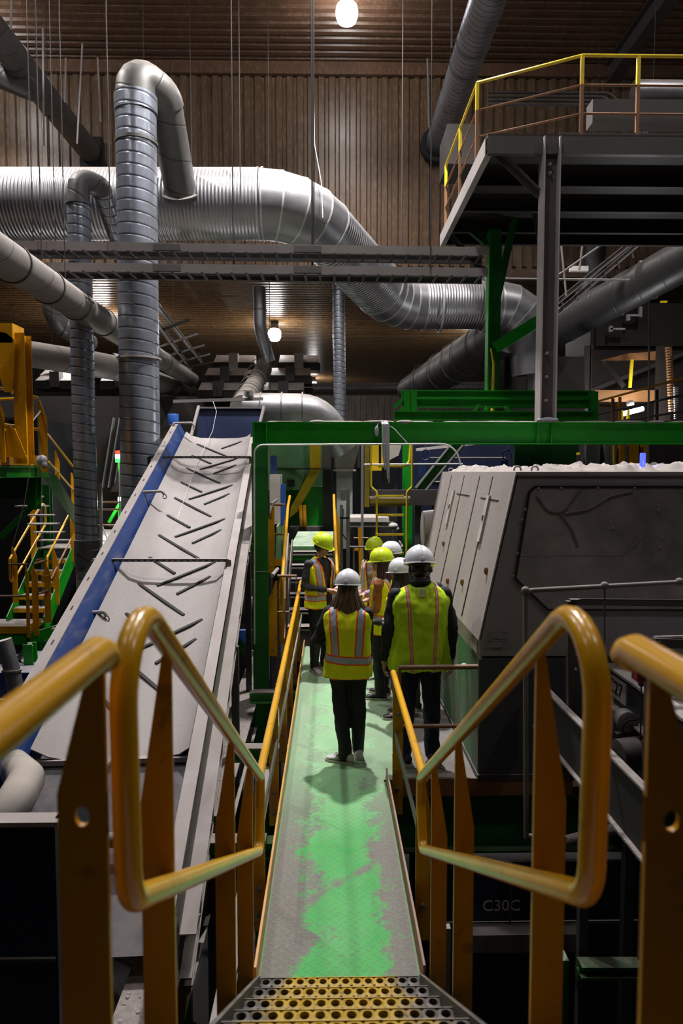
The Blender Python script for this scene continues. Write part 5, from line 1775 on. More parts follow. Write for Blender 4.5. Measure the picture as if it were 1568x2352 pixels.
part(t, 'sheet', MB().poly3([V((-1.38, 5.2, -.85)), V((-1.42, 10.6, -.80)), V((-2.1, 10.6, -.95)), V((-2.0, 5.2, -1.0))], .015), 'galvanised_plain')
part(t, 'lip', MB().bar(V((-1.38, 5.2, -.83)), V((-1.42, 10.6, -.78)), .03, .03), 'steel_light')
part(t, 'green_edge', MB().bar(A(490, 1606, 10.4), A(548, 1606, 10.4), .06, .05), 'green')
part(t, 'support', bx((-1.8, 8, FLOOR_Z), (-1.7, 8.1, -1.0)), 'green_dark')
t = thing('blue_tray', 'bright blue tray with a pale rim below the belt conveyor', 'tray', A(530, 1600, 11.2))
part(t, 'panel', MB().poly3([A(497, 1590, 11.0), A(556, 1588, 11.0), A(518, 1528, 11.4), A(502, 1530, 11.4)], .02), 'blue_bright')
part(t, 'rim', MB().tube([A(497, 1575, 10.9), A(530, 1592, 10.9), A(558, 1582, 10.9)], .02, 8), 'steel')
part(t, 'stand', bx((A(525, 0, 11.3).x, 11.3, FLOOR_Z), (A(532, 0, 11.3).x, 11.4, A(0, 1585, 11.2).z)), 'steel_dark')
solo('steel_panel', bx(A(515, 1478, 12.4), A(580, 1445, 12.5)), 'blue_bright', 'blue panel seen between the belt conveyor and the green column', 'panel')
t = thing('drum_pulley', 'big dark pulley with a hub beside the belt conveyor', 'pulley', A(555, 1420, 10.6))
q = A(548, 1382, 10.7)
part(t, 'drum', MB().lathe([(.24, -.2), (.30, -.18), (.30, .05), (.27, .06), (.27, .1), (.30, .12), (.30, .2), (.1, .22)], q, 28, (1, -.5, 0)), 'rubber')
part(t, 'hub', MB().lathe([(.10, .2), (.10, .28), (.05, .3)], q, 18, (1, -.5, 0)), 'steel')
part(t, 'arm', MB().bar(A(530, 1450, 10.5), A(568, 1500, 10.5), .07, .10), 'green_dark')
part(t, 'arm', MB().bar(A(525, 1455, 10.6), A(572, 1428, 10.6), .05, .06), 'steel')
for k, (xa, ya, xb, yb, m) in enumerate(((556, 1312, 580, 1250, 'green_dark'), (550, 1335, 580, 1338, 'green'), (560, 1500, 600, 1420, 'green_dark'))):
    solo('green_brace', MB().bar(A(xa, ya, 11.0), A(xb, yb, 11.0), .06, .09), m, ['upper slanting', 'level', 'lower slanting'][k] + ' green brace between the belt conveyor and the green column', 'brace', 'green braces by the column')
# stub frames between the broad beam and walkway
t = thing('cross_frame', 'green and dusty cross frame beside the left of the walkway', 'frame', (-.75, 7.3, -.7))
for y in (5.2, 7.0, 8.8):
    part(t, 'crossbar', MB().ibeam(V((-1.05, y, -.35)), V((-.36, y, -.35)), .12, .14), 'green')
    part(t, 'plate', bx((-1.0, y - .07, -.28), (-.5, y + .07, -.265)), 'grit')
part(t, 'cable_tray', MB().channel(V((-.62, 3.4, -.5)), V((-.66, 10, -.5)), .1, .08), 'steel_light')
for y in (5.25, 8.85):
    part(t, 'post', bx((-.80, y, FLOOR_Z), (-.72, y + .08, -.4)), 'green_dark')

# ------------------------------------------------------------------ middle distance behind the group
t = thing('green_machine', 'tall greenish machine with a slanting yellow brace behind the far stairs', 'machine', A(680, 1210, 17))
part(t, 'shell', MB().lathe([(.95, 0), (.95, 1.75), (.85, 2.1)], V((A(672, 0, 17).x - .25, 17.6, A(0, 1125, 17).z)), 32), 'green_dusted', 'greyish green round shell')
part(t, 'lower_casing', bx((A(695, 0, 17).x, 16.9, A(0, 1210, 17).z), (A(742, 0, 17).x, 17.8, A(0, 1118, 17).z)), 'green')
part(t, 'side_casing', bx((A(612, 0, 17).x, 17.2, A(0, 1250, 17).z), (A(700, 0, 17).x, 18.2, A(0, 1118, 17).z)), 'green_dark')
part(t, 'brace', MB().poly3([A(711, 1000, 16.7), A(737, 1000, 16.7), A(736, 1080, 16.7), A(683, 1175, 16.7), A(664, 1190, 16.7), A(668, 1165, 16.7), A(711, 1082, 16.7)], .05, (0, 1, 0)), 'yellow_bright', 'yellow slanting brace')
part(t, 'belt_line', MB().bar(A(625, 1077, 16.65), A(738, 1077, 16.65), .05, .03), 'rubber')
part(t, 'door', bx((A(655, 0, 16.6).x, 16.62, A(0, 1118, 16.6).z), (A(672, 0, 16.6).x, 16.66, A(0, 1102, 16.6).z)), 'rubber')
for xp in (693, 700):
    part(t, 'leg', MB().bar(A(xp, 1210, 16.5), A(xp - 2, 1160, 16.5), .09, .05, (0, 1, 0)), 'yellow')
part(t, 'foot', bx((A(662, 0, 17).x, 16.6, FLOOR_Z), (A(742, 0, 17).x, 17.8, A(0, 1208, 17).z)), 'steel_dark')
solo('dark_column', MB().ibeam(V((A(750, 0, 16).x, 16, FLOOR_Z)), A(750, 1000, 16), .2, .2, .02, (0, 1, 0)), 'dark_brown', 'dark brown column right of the yellow brace', 'column', 'steel columns')
t = thing('square_duct', 'square grey duct below the green beam with a tapered neck', 'duct', A(795, 1200, 15.5))
za, zb_, zc = A(0, 1010, 15.5).z, A(0, 1078, 15.5).z, A(0, 1260, 15.5).z
xa, xb = A(766, 0, 15.5).x, A(828, 0, 15.5).x
xc, xd = A(770, 0, 15.5).x, A(812, 0, 15.5).x
part(t, 'neck', MB().loft([[V((a, b, zb_)) for a, b in ((xc, 15.3), (xd, 15.3), (xd, 15.8), (xc, 15.8))], [V((a, b, za)) for a, b in ((xa, 15.2), (xb, 15.2), (xb, 15.9), (xa, 15.9))]]), 'galvanised_plain')
part(t, 'flange', bx((xc - .05, 15.2, zb_ - .04), (xd + .05, 15.9, zb_)), 'steel_light')
part(t, 'shaft', bx((xc + .02, 15.35, zc), (xd - .02, 15.75, zb_ - .04)), 'grey_panel')
t = thing('switch_post', 'grey strut posts with switch boxes right of the orange handrail', 'post', A(792, 1330, 11.3))
part(t, 'post', MB().channel(A(799, 1330, 11.3), A(799, 1124, 11.3), .06, .05, .006, (0, 1, 0)), 'grey_panel')
part(t, 'post', MB().channel(A(784, 1330, 11.5), A(784, 1160, 11.5), .05, .05, .006, (0, 1, 0)), 'grey_panel')
part(t, 'switch_box', bx((A(781, 0, 11.2).x, 11.15, A(0, 1150, 11.2).z), (A(794, 0, 11.2).x, 11.25, A(0, 1124, 11.2).z)), 'grey_panel')
part(t, 'switch_box', bx((A(782, 0, 11.2).x, 11.15, A(0, 1185, 11.2).z), (A(790, 0, 11.2).x, 11.25, A(0, 1170, 11.2).z)), 'grey_panel')
part(t, 'cable', MB().tube([A(787, 1185, 11.2), A(785, 1225, 11.15), A(795, 1240, 11.2)], .01, 6), 'rubber')
part(t, 'clip', MB().bar(A(780, 1190, 11.2), A(802, 1190, 11.2), .03, .03), 'rubber')
t = thing('low_pipe_rail', 'thin grey pipe rail behind the laughing woman', 'guard rail', A(860, 1300, 11.8))
part(t, 'pipe', MB().tube(fillet([A(803, 1256, 11.8), A(925, 1256, 11.8), A(917, 1243, 12.3)], [0, .05, 0], 4), .016, 8), 'steel')
part(t, 'post', MB().tube([A(812, 1256, 11.8), A(812, 1330, 11.8)], .016, 8), 'steel')
t = thing('work_platform', 'dusty white work platform with bolt heads behind the yellow ladder', 'platform', A(850, 1200, 14.3))
part(t, 'deck', MB().box((A(800, 0, 14.2).x, 14.2, A(0, 1200, 14.2).z), (A(898, 0, 14.2).x, 15.4, A(0, 1190, 14.2).z)), 'white_box')
part(t, 'fringe', MB().box((A(803, 0, 14.2).x, 14.22, A(0, 1212, 14.2).z), (A(908, 0, 14.2).x, 14.3, A(0, 1200, 14.2).z)), 'steel')
for xp in (812, 838, 870, 905):
    part(t, 'leg', bx((A(xp, 0, 14.4).x, 14.4, FLOOR_Z), (A(xp + 4, 0, 14.4).x, 14.5, A(0, 1200, 14.4).z)), 'steel_dark')
solo('debris_lump', MB().ball(A(903, 1208, 14.1), .10, .08, .07, 10, 7).ball(A(911, 1215, 14.1), .05, .05, .05, 8, 6), 'white_box', 'pale lump of debris at the end of the work platform', 'debris')
t = thing('orange_post', 'orange posts with small shelves behind the laughing woman', 'post', A(828, 1330, 12.6))
part(t, 'upright', MB().bar(A(829, 1330, 12.6), A(826, 1212, 12.6), .07, .04, (0, 1, 0)), 'yellow')
part(t, 'shelf', MB().bar(A(812, 1262, 12.6), A(826, 1262, 12.6), .04, .05), 'yellow')
part(t, 'rung', MB().tube([A(812, 1236, 12.6), A(846, 1236, 12.6)], .02, 8), 'rust_rail')

# ladder with its flared top
YL = 12.0
t = thing('ladder', 'yellow ladder with flared top rails behind the group', 'ladder', A(900, 1300, YL))
for xs in ((852, 865), (946, 934)):
    part(t, 'side_rail', MB().tube(fillet([V((A(xs[1], 1130, YL).x, YL, FLOOR_Z)), A(xs[1], 1130, YL), A(xs[0], 1118, YL), A(xs[0] , 985, YL)], [0, .05, .05, 0], 3), .018, 10), 'yellow_bright', smooth=60)
for yp in (1140, 1184, 1229, 1273):
    part(t, 'rung', bx((A(866, 0, YL).x, YL - .03, A(0, yp + 2.5, YL).z), (A(933, 0, YL).x, YL + .03, A(0, yp - 2.5, YL).z)), 'yellow_bright')
t = thing('platform_gate', 'yellow hoop and panel above the ladder', 'gate', A(900, 1085, 12.6))
part(t, 'hoop', MB().tube(fillet([A(868, 1070, 12.5), A(940, 1070, 12.5), A(944, 1010, 12.5)], [0, .12, 0], 5), .03, 10), 'yellow_bright', smooth=60)
part(t, 'panel', bx((A(854, 0, 12.7).x, 12.7, A(0, 1074, 12.7).z), (A(873, 0, 12.7).x, 12.74, A(0, 1008, 12.7).z)), 'yellow_bright')
part(t, 'panel', bx((A(879, 0, 12.7).x, 12.7, A(0, 1074, 12.7).z), (A(884, 0, 12.7).x, 12.74, A(0, 1008, 12.7).z)), 'yellow_bright')
part(t, 'striped_sill', bx((A(852, 0, 12.6).x, 12.6, A(0, 1081, 12.6).z), (A(880, 0, 12.6).x, 12.66, A(0, 1073, 12.6).z)), 'yellow_bright')
solo('olive_column', bx((A(840, 0, 13).x, 13, A(0, 1165, 13).z), (A(851, 0, 13).x, 13.15, A(0, 1000, 13).z)), 'olive', 'olive yellow column left of the ladder', 'column', 'steel columns')
solo('grey_post', bx((A(831, 0, 13.4).x, 13.4, FLOOR_Z), (A(837, 0, 13.4).x, 13.5, A(0, 1000, 13.4).z)), 'grey_panel', 'slim grey post left of the olive column', 'post')
t = thing('girder', 'dark girder with a pale bottom strip behind the ladder', 'girder', A(930, 1165, 13.0))
part(t, 'web', bx((A(850, 0, 13).x, 13.2, A(0, 1163, 13).z), (A(1040, 0, 13).x, 13.3, A(0, 1126, 13).z)), 'steel_dark')
part(t, 'strip', bx((A(851, 0, 13).x, 12.9, A(0, 1145, 13).z), (A(947, 0, 13).x, 12.96, A(0, 1140, 13).z)), 'white_box')
part(t, 'stripe_plate', bx((A(853, 0, 13).x, 12.98, A(0, 1163, 13).z), (A(945, 0, 13).x, 13.02, A(0, 1146, 13).z)), 'olive', 'olive lower plate')
part(t, 'leg', bx((A(960, 0, 13.3).x, 13.3, FLOOR_Z), (A(975, 0, 13.3).x, 13.4, A(0, 1163, 13).z)), 'steel_dark')
part(t, 'leg', bx((A(1000, 0, 13.3).x, 13.3, FLOOR_Z), (A(1012, 0, 13.3).x, 13.4, A(0, 1163, 13).z)), 'steel_dark')
q = A(936, 1100, 13.6)
t = thing('column', 'bright green column seen behind the ladder below the portal beam', 'column', V((q.x, 13.6, FLOOR_Z)), 'steel columns')
part(t, 'shaft', MB().ibeam(V((q.x, 13.6, FLOOR_Z)), A(936, 985, 13.6), .18, .22, .014, (0, 1, 0)), 'green')
t = thing('green_strut', 'green diagonal strut with pale flanges right of the ladder', 'strut', A(960, 1125, 13.4))
part(t, 'strut', MB().ibeam(A(962, 1128, 13.4), A(1068, 1000, 13.4), .14, .22, .014), 'green_dark')
part(t, 'edge', MB().bar(A(955, 1121, 13.33), A(1052, 1000, 13.33), .02, .03), 'steel_light')
part(t, 'edge', MB().bar(A(971, 1133, 13.33), A(1078, 1003, 13.33), .02, .03), 'steel_light')
solo('level_conduit', MB().tube([A(836, 1067, 12.3), A(1062, 1066, 12.3)], .018, 8), 'bright_metal', 'level pale conduit behind the portal column top', 'conduit')
# corrugated flexible spout
pts = fillet([A(888, 1055, 13.2), A(905, 1035, 13.2), A(935, 1028, 13.2)], [0, .2, 0], 5)
solo('fan_guard', MB().poly3([A(888, 1060, 13.3), A(915, 1046, 13.3), A(922, 1022, 13.3), A(890, 1018, 13.3)], .05, (0, 1, 0)), 'white_box', 'pale pleated cover hanging right of the yellow panel', 'cover')
t = thing('chain_hoist', 'small blue hoist hanging behind the green strut', 'hoist', A(977, 1100, 14.0))
part(t, 'ring', MB().tube([A(977, 1045, 14.0) + V((.09 * math.cos(a), 0, .11 * math.sin(a))) for a in [k * math.pi / 6 for k in range(13)]], .014, 8), 'blue', smooth=60)
part(t, 'body', bx((A(970, 0, 14).x, 13.95, A(0, 1092, 14).z), (A(985, 0, 14).x, 14.1, A(0, 1058, 14).z)), 'blue')
part(t, 'chain', MB().tube([A(977, 1020, 14.0), A(977, 1038, 14.0)], .008, 6), 'steel')
t2 = copy_thing(t, (A(1172, 0, 14).x - A(977, 0, 14).x, 0, 0), 'small blue hoist hanging behind the grey machine top')
solo('pale_ridge', MB().bar(A(955, 1033, 14.3), A(1130, 1014, 14.3), .1, .06), 'white_box', 'dusty pale edge sloping behind the blue hoists', 'edge')
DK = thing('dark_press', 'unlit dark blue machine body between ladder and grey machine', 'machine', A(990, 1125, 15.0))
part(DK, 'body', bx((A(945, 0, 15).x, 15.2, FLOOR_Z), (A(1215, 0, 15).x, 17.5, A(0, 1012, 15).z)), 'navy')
part(DK, 'pipe', MB().tube([A(985, 1052, 15), A(1160, 1052, 15)], .02, 8), 'steel_dark')
part(DK, 'pipe', MB().tube([A(990, 1107, 15), A(1040, 1107, 15)], .02, 8), 'steel')
solo('steel_panel', bx((A(1212, 0, 12).x, 12.4, A(0, 1090, 12).z), (A(1370, 0, 12).x, 12.5, A(0, 1015, 12).z)), 'green_dark', 'dark green panel between portal beam and machine hood', 'panel')
t = thing('cabinet_row', 'row of grey cabinet doors in yellow frames above the machine hood', 'cabinet', A(1450, 1085, 12.2))
for k, (xa, xb, m) in enumerate(((1368, 1401, 'grey_panel'), (1413, 1440, 'grey_panel'), (1446, 1457, 'yellow'), (1457, 1467, 'grey_panel'), (1467, 1490, 'yellow'), (1502, 1512, 'yellow'), (1516, 1640, 'steel_dark'))):
    part(t, 'door' if m != 'yellow' else 'frame_post', bx((A(xa, 0, 12.2).x, 12.2 - (.05 if m == 'yellow' else 0), A(0, 1090, 12.2).z), (A(xb, 0, 12.2).x, 12.3, A(0, 1015, 12.2).z)), m)
part(t, 'hoop', MB().tube(fillet([A(1409, 1010, 12.1), A(1409, 1072, 12.1), A(1512, 1072, 12.1)], [0, .1, 0], 4), .02, 8), 'yellow_bright', smooth=60)
part(t, 'body', bx((A(1366, 0, 12.4).x, 12.35, FLOOR_Z), (A(1640, 0, 12.4).x, 13.2, A(0, 1012, 12.2).z)), 'steel_dark')
# small drum beside the hood
t = thing('side_drum', 'dusty round housing at the far left end of the grey machine', 'housing', A(982, 1260, 9.4))
q = A(988, 1215, 9.45)
part(t, 'shell', MB().lathe([(.05, -.13), (.25, -.12), (.27, .1), (.1, .13)], V((q.x + .02, 9.5, q.z)), 24, (1, 0, 0)), 'machine_dusty')
part(t, 'foot', bx((q.x - .1, 9.45, 0), (q.x + .1, 9.6, q.z - .2)), 'steel_dark')

# electrical boxes left of the far stairs
t = thing('control_cabinet', 'pale control cabinet with blue trim right of the green column', 'cabinet', A(625, 1210, 12.6))
part(t, 'case', bx((A(612, 0, 12.6).x, 12.6, A(0, 1205, 12.6).z), (A(637, 0, 12.6).x, 13.2, A(0, 1090, 12.6).z)), 'white_box')
part(t, 'blue_post', bx((A(638, 0, 12.6).x, 12.7, A(0, 1210, 12.6).z), (A(649, 0, 12.6).x, 12.8, A(0, 1112, 12.6).z)), 'blue_bright', 'blue post')
part(t, 'antenna', MB().tube([A(643, 1112, 12.7), A(643, 1093, 12.7)], .012, 6), 'steel')
part(t, 'upper_box', bx((A(614, 0, 12.9).x, 12.9, A(0, 1088, 12.9).z), (A(627, 0, 12.9).x, 13.2, A(0, 1046, 12.9).z)), 'blue')
part(t, 'stand', bx((A(614, 0, 12.7).x, 12.7, FLOOR_Z), (A(634, 0, 12.7).x, 13.0, A(0, 1205, 12.6).z)), 'steel_dark')
solo('splash_guard', MB().poly3([A(632, 1300, 12.3), A(636, 1300, 12.3), A(655, 1255, 13.5), A(655, 1182, 13.5), A(634, 1210, 12.3)], .02, (1, 0, 0)), 'green_dusted', 'pale green splash sheet left of the far stairs', 'sheet')

# ------------------------------------------------------------------ right background
t = thing('back_gallery', 'dim brown gallery with rails behind the upper right of the green beam', 'gallery', A(1450, 965, 15.5))
part(t, 'fascia', bx((A(1374, 0, 15.5).x, 15.5, A(0, 920, 15.5).z), (A(1530, 0, 15.5).x, 15.6, A(0, 893, 15.5).z)), 'rust_rail')
part(t, 'roof_plate', MB().poly3([A(1378, 828, 15.6), A(1530, 826, 15.6), A(1530, 805, 15.6), A(1440, 812, 15.6)], .05, (0, 1, 0)), 'rust_rail')
for xp, w in ((1362, .12), (1372, .05), (1532, .12), (1545, .2)):
    part(t, 'post', bx((A(xp, 0, 15.4).x, 15.4, A(0, 965, 15.4).z), (A(xp, 0, 15.4).x + w, 15.5, A(0, 790, 15.4).z)), 'dark_brown')
part(t, 'yellow_post', MB().bar(A(1446, 890, 15.3), A(1451, 826, 15.3), .06, .05, (0, 1, 0)), 'yellow_bright', 'yellow post')
part(t, 'brace', MB().bar(A(1385, 832, 15.4), A(1432, 888, 15.4), .05, .10), 'dark_brown')
part(t, 'yellow_post', MB().bar(A(1428, 968, 14.6), A(1427, 942, 14.6), .05, .04, (0, 1, 0)), 'yellow_bright', 'yellow post')
part(t, 'yellow_post', MB().bar(A(1441, 968, 14.6), A(1443, 942, 14.6), .05, .04, (0, 1, 0)), 'yellow_bright', 'yellow post')
t = thing('sloping_guard', 'dark sloping guard rail with a yellowish top rail behind the green beam at the right', 'guard rail', A(1470, 968, 13.5))
for i, (ya, yb, m) in enumerate(((921, 868, 'yellow'), (951, 908, 'steel_dark'), (975, 948, 'steel_dark'))):
    part(t, 'rail', MB().tube([A(1374, ya, 13.5), A(1600, yb - 8, 12.5)], .022, 8), m)
for xp, m in ((1423, 'yellow'), (1508, 'steel_dark'), (1407, 'rust_rail')):
    part(t, 'post', MB().bar(A(xp, 968, 13.3), A(xp, 912 - (xp - 1423) * .2, 13.3), .05, .04, (0, 1, 0)), m)
part(t, 'hook_rail', MB().tube([A(1374, 930, 13.4), A(1418, 932, 13.4)], .03, 8), 'rust_rail')
solo('hanger_rod', MB().tube([A(1488, 1100, 12.0), A(1491, 690, 12.0)], .018, 8), 'steel', 'grey hanging rod before the gallery at the right', 'rod', 'hanger rods from the roof')
q0, q1 = A(1428, 951, 15), A(1475, 939, 15.2)
t = thing('tube_lamp', 'bright tube lamp glowing in the gallery at the right', 'lamp', q0)
part(t, 'tube', MB().tube([q0, q1], .05, 12), 'tube_glow')
part(t, 'mount', MB().ball(A(1447, 927, 15), .09, .07, .08, 10, 7), 'steel')
ld = bpy.data.lights.new('tube_light', 'POINT')
ld.energy = 60
ld.shadow_soft_size = .15
lo = bpy.data.objects.new('tube_light', ld)
C.objects.link(lo)
lo.parent = t
lo.location = q0.lerp(q1, .5) + V((0, -.25, -.1)) - t.location
t = thing('pipe_rack', 'rusty coil hoses hanging at the right edge', 'hose', A(1550, 965, 14.5))
mb = MB()
for k in range(26):
    mb.ring(A(1536 + .3 * k, 800 + 6 * k, 14.6), (0, 0, 1), .06, .03, .015, 10)
part(t, 'coil', mb, 'rust_rail')
mb = MB()
for k in range(18):
    mb.ring(A(1552, 890 + 4.2 * k, 14.2), (0, 0, 1), .04 if k < 9 else .03, .02, .012, 10)
part(t, 'coil', mb, 'bright_metal')
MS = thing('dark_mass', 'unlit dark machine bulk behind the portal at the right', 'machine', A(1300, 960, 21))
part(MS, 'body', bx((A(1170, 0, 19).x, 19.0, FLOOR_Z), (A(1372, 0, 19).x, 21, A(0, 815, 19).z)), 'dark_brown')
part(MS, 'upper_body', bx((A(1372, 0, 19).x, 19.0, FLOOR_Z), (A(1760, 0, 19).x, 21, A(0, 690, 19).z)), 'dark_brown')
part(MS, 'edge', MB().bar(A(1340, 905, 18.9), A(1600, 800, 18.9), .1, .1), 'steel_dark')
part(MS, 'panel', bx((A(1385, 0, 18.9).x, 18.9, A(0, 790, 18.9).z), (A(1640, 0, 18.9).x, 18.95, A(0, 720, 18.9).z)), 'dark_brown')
solo('yellow_plate', MB().bar(A(1516, 693.5, 17), A(1531, 693.5, 17), .05, .04), 'yellow_bright', 'tiny yellow plate high on the dark machine bulk', 'plate')  # short bar in plain yellow paint
t = thing('dark_conveyor', 'unlit sloping conveyor gantry below the upper platform at the right', 'gantry', A(1300, 700, 14.6))
for (ya, yb) in ((695, 545), (720, 560)):
    part(t, 'chord', MB().channel(A(1278, ya, 14.6), A(1500, yb - 30, 14.6), .06, .1, .012), 'steel')
for k in range(6):
    x = 1290 + k * 32
    part(t, 'lattice', MB().bar(A(x, 688 - k * 22, 14.6), A(x + 4, 713 - k * 24, 14.6), .04, .03), 'steel_dark')
for (xa, ya, xb, yb) in ((1270, 640, 1390, 556), (1150, 640, 1445, 643), (1288, 560, 1300, 680), (1330, 620, 1345, 500)):
    solo('pipe_run', MB().tube([A(xa, ya, 14.2), A(xb, yb, 14.2)], .022, 8), 'steel', {1270: 'slanting thin pipe behind the grey column top', 1150: 'level thin pipe behind the grey column', 1288: 'upright thin pipe right of the grey column', 1330: 'short upright pipe under the upper platform'}[xa], 'pipe', 'thin pipes under the upper platform')
solo('white_plate', bx(A(1310, 622, 14.6), A(1347, 614, 14.7)), 'white_box', 'small pale plate hanging under the upper platform', 'plate')
for k, (px, py, w, h) in enumerate(((1455, 725, 30, 2.5), (1417, 756, 30, 2.5), (1470, 717, 2.5, 22), (1442, 730, 2.5, 12), (1402, 756, 3, 12))):
    solo('bright_bracket', bx(A(px - w / 2, py + h / 2, 18.6), A(px + w / 2, py - h / 2, 18.7)), 'bright_metal', ['upper level', 'lower level', 'upper upright', 'short upright', 'lowest upright'][k] + ' pale bracket on the dark machine bulk', 'bracket', 'pale brackets on the dark bulk')
# dark side machinery that closes the view down to the floor
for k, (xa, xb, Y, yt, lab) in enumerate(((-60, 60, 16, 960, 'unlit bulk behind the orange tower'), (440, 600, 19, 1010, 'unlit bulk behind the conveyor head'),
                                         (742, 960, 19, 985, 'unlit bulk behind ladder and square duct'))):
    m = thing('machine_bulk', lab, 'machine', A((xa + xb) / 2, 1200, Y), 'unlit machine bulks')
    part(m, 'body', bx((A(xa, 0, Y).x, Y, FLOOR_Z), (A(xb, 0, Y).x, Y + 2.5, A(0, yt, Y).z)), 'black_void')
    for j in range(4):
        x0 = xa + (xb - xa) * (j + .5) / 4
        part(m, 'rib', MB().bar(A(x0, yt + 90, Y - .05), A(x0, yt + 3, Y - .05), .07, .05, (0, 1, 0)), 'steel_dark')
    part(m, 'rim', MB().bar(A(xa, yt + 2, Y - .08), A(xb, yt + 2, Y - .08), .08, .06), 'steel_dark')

# ------------------------------------------------------------------ people
def cloth(name, col, rough=0.8, var=.25, wr=.35, scale=7):
    t = NT(name)
    n = t.noise(scale, 4, t.scale(t.obj(), (1, 1, .45)))
    f = t.noise(160, 2, t.obj())
    c = t.mix(n, tuple(x * (1 - var) for x in col), tuple(min(1, x * (1 + var)) for x in col))
    t.bump(n, wr, .03)
    t.bump(f, .15, .002)
    M[name] = t.set(c, rough)
    return M[name]


cloth('black_cloth', (0.008, 0.008, 0.010))
cloth('charcoal_knit', (0.035, 0.036, 0.045))
cloth('navy_jacket', (0.010, 0.012, 0.020))
cloth('dark_jeans', (0.008, 0.014, 0.045), .8, .5)
cloth('grey_jeans', (0.06, 0.075, 0.09), .8, .3)
cloth('suede', (0.24, 0.085, 0.018), .85, .35)
cloth('lilac_knit', (0.42, 0.28, 0.45))
cloth('cream_knit', (0.42, 0.33, 0.28))
simple('skin', (0.50, 0.27, 0.19), 0.5, 0, .1, 40, .12)
simple('lips', (0.42, 0.12, 0.10), 0.4)
simple('eye_dark', (0.02, 0.015, 0.012), 0.2)
simple('teeth', (0.7, 0.66, 0.6), 0.3)
simple('shoe_white', (0.55, 0.55, 0.56), 0.5)
simple('shoe_grey', (0.22, 0.22, 0.25), 0.6)
simple('shoe_sole', (0.50, 0.46, 0.40), 0.6)
simple('helmet_white', (0.68, 0.70, 0.76), 0.25, 0, 0, 4, .03)
simple('helmet_lime', (0.62, 0.80, 0.025), 0.25, 0, 0, 4, .03)
simple('pale_lime', (0.80, 0.92, 0.42), 0.6)
simple('card_white', (0.7, 0.7, 0.68), 0.6)


def hair_mat(name, col):
    t = NT(name)
    n = t.noise(30, 4, t.scale(t.obj(), (1.5, 1.5, .12)))
    c = t.mix(t.step(n, .3, .75), tuple(x * .35 for x in col), tuple(min(1, x * 1.7) for x in col))
    t.bump(n, .5, .006)
    M[name] = t.set(c, .42)


hair_mat('hair_brown', (0.15, 0.095, 0.068))
hair_mat('hair_dark', (0.022, 0.013, 0.010))
hair_mat('hair_auburn', (0.055, 0.022, 0.012))


def vest_mat(name, base, mode, f, hem, opened=False):
    t = NT(name)
    x, y, z = t.xyz(t.obj())
    n = t.noise(8, 4, t.scale(t.obj(), (1, 1, .5)))
    base_c = t.mix(n, tuple(k * .8 for k in base), tuple(min(1, k * 1.12) for k in base))
    ax = t.math('ABSOLUTE', x)
    silver, orange = (0.42, 0.47, 0.58), (0.95, 0.11, 0.02)

    def band(v, c, hw, bw):
        d = t.math('ABSOLUTE', t.math('SUBTRACT', v, c))
        return t.math('LESS_THAN', d, hw), t.math('LESS_THAN', d, hw + bw)
    if mode == 'wide':
        cx = t.math('ADD', .118 * f, t.math('MULTIPLY', t.math('SUBTRACT', z, 1.2 * f), .06))
        si, oi = band(ax, cx, .025, .014)
        above = t.math('GREATER_THAN', z, 1.0 * f)
        si, oi = t.math('MULTIPLY', si, above), t.math('MULTIPLY', oi, above)
        s2, o2 = band(z, t.math('ADD', .985 * f, t.math('MULTIPLY', x, .05)), .026, .014)
        s = t.math('MAXIMUM', t.math('MULTIPLY', si, t.math('SUBTRACT', 1.0, o2)), s2)
        o = t.math('MAXIMUM', oi, o2)
        edge = orange
    else:
        si, oi = band(ax, t.math('ADD', .108 * f, t.math('MULTIPLY', t.math('SUBTRACT', z, 1.2 * f), .05)), .007, .008)
        s, o = si, oi
        edge = (0.62, 0.82, 0.10)
    if opened:
        w_ = t.math('ADD', .026 * f, t.math('MULTIPLY', t.math('MAXIMUM', t.math('SUBTRACT', z, 1.02 * f), 0.0), .17))
        fr = t.math('MULTIPLY', t.math('LESS_THAN', ax, w_), t.math('LESS_THAN', y, -.03))
        o = t.math('MAXIMUM', o, fr)
        s = t.math('MULTIPLY', s, t.math('SUBTRACT', 1.0, fr))
    c = t.mix(o, base_c, orange)
    c = t.mix(s, c, silver)
    c = t.mix(t.math('LESS_THAN', z, hem + .012), c, edge)
    r = t.mix(s, (.75,) * 3, (.35,) * 3)
    t.bump(n, .6, .02)
    t.bump(t.noise(150, 2, t.obj()), .15, .002)
    M[name] = t.set(c, r)
    t.b.inputs['Specular IOR Level'].default_value = .3
    return name


def limb(mb, p0, p1, r0, r1, seg=12):
    p0, p1 = V(p0), V(p1)
    a = (p1 - p0).normalized()
    pts, rs = [], []
    for k in range(4):
        th = math.pi / 2 * k / 4
        pts.append(p0 - a * r0 * math.cos(th))
        rs.append(max(1e-4, r0 * math.sin(th)))
    for k in range(5):
        q = k / 4
        pts.append(p0.lerp(p1, q))
        rs.append(r0 + (r1 - r0) * q)
    for k in range(1, 5):
        th = math.pi / 2 * (1 - k / 4)
        pts.append(p1 + a * r1 * math.cos(th))
        rs.append(max(1e-4, r1 * math.sin(th)))
    return mb.tube(pts, rs, seg)


def ering(z, rx, ry, cy=0, cx=0, n=28, e=2.3):
    out = []
    for k in range(n):
        a = 2 * math.pi * k / n
        c, s = math.cos(a), math.sin(a)
        out.append(V((cx + rx * math.copysign(abs(c) ** (2 / e), c), cy + ry * math.copysign(abs(s) ** (2 / e), s), z)))
    return out


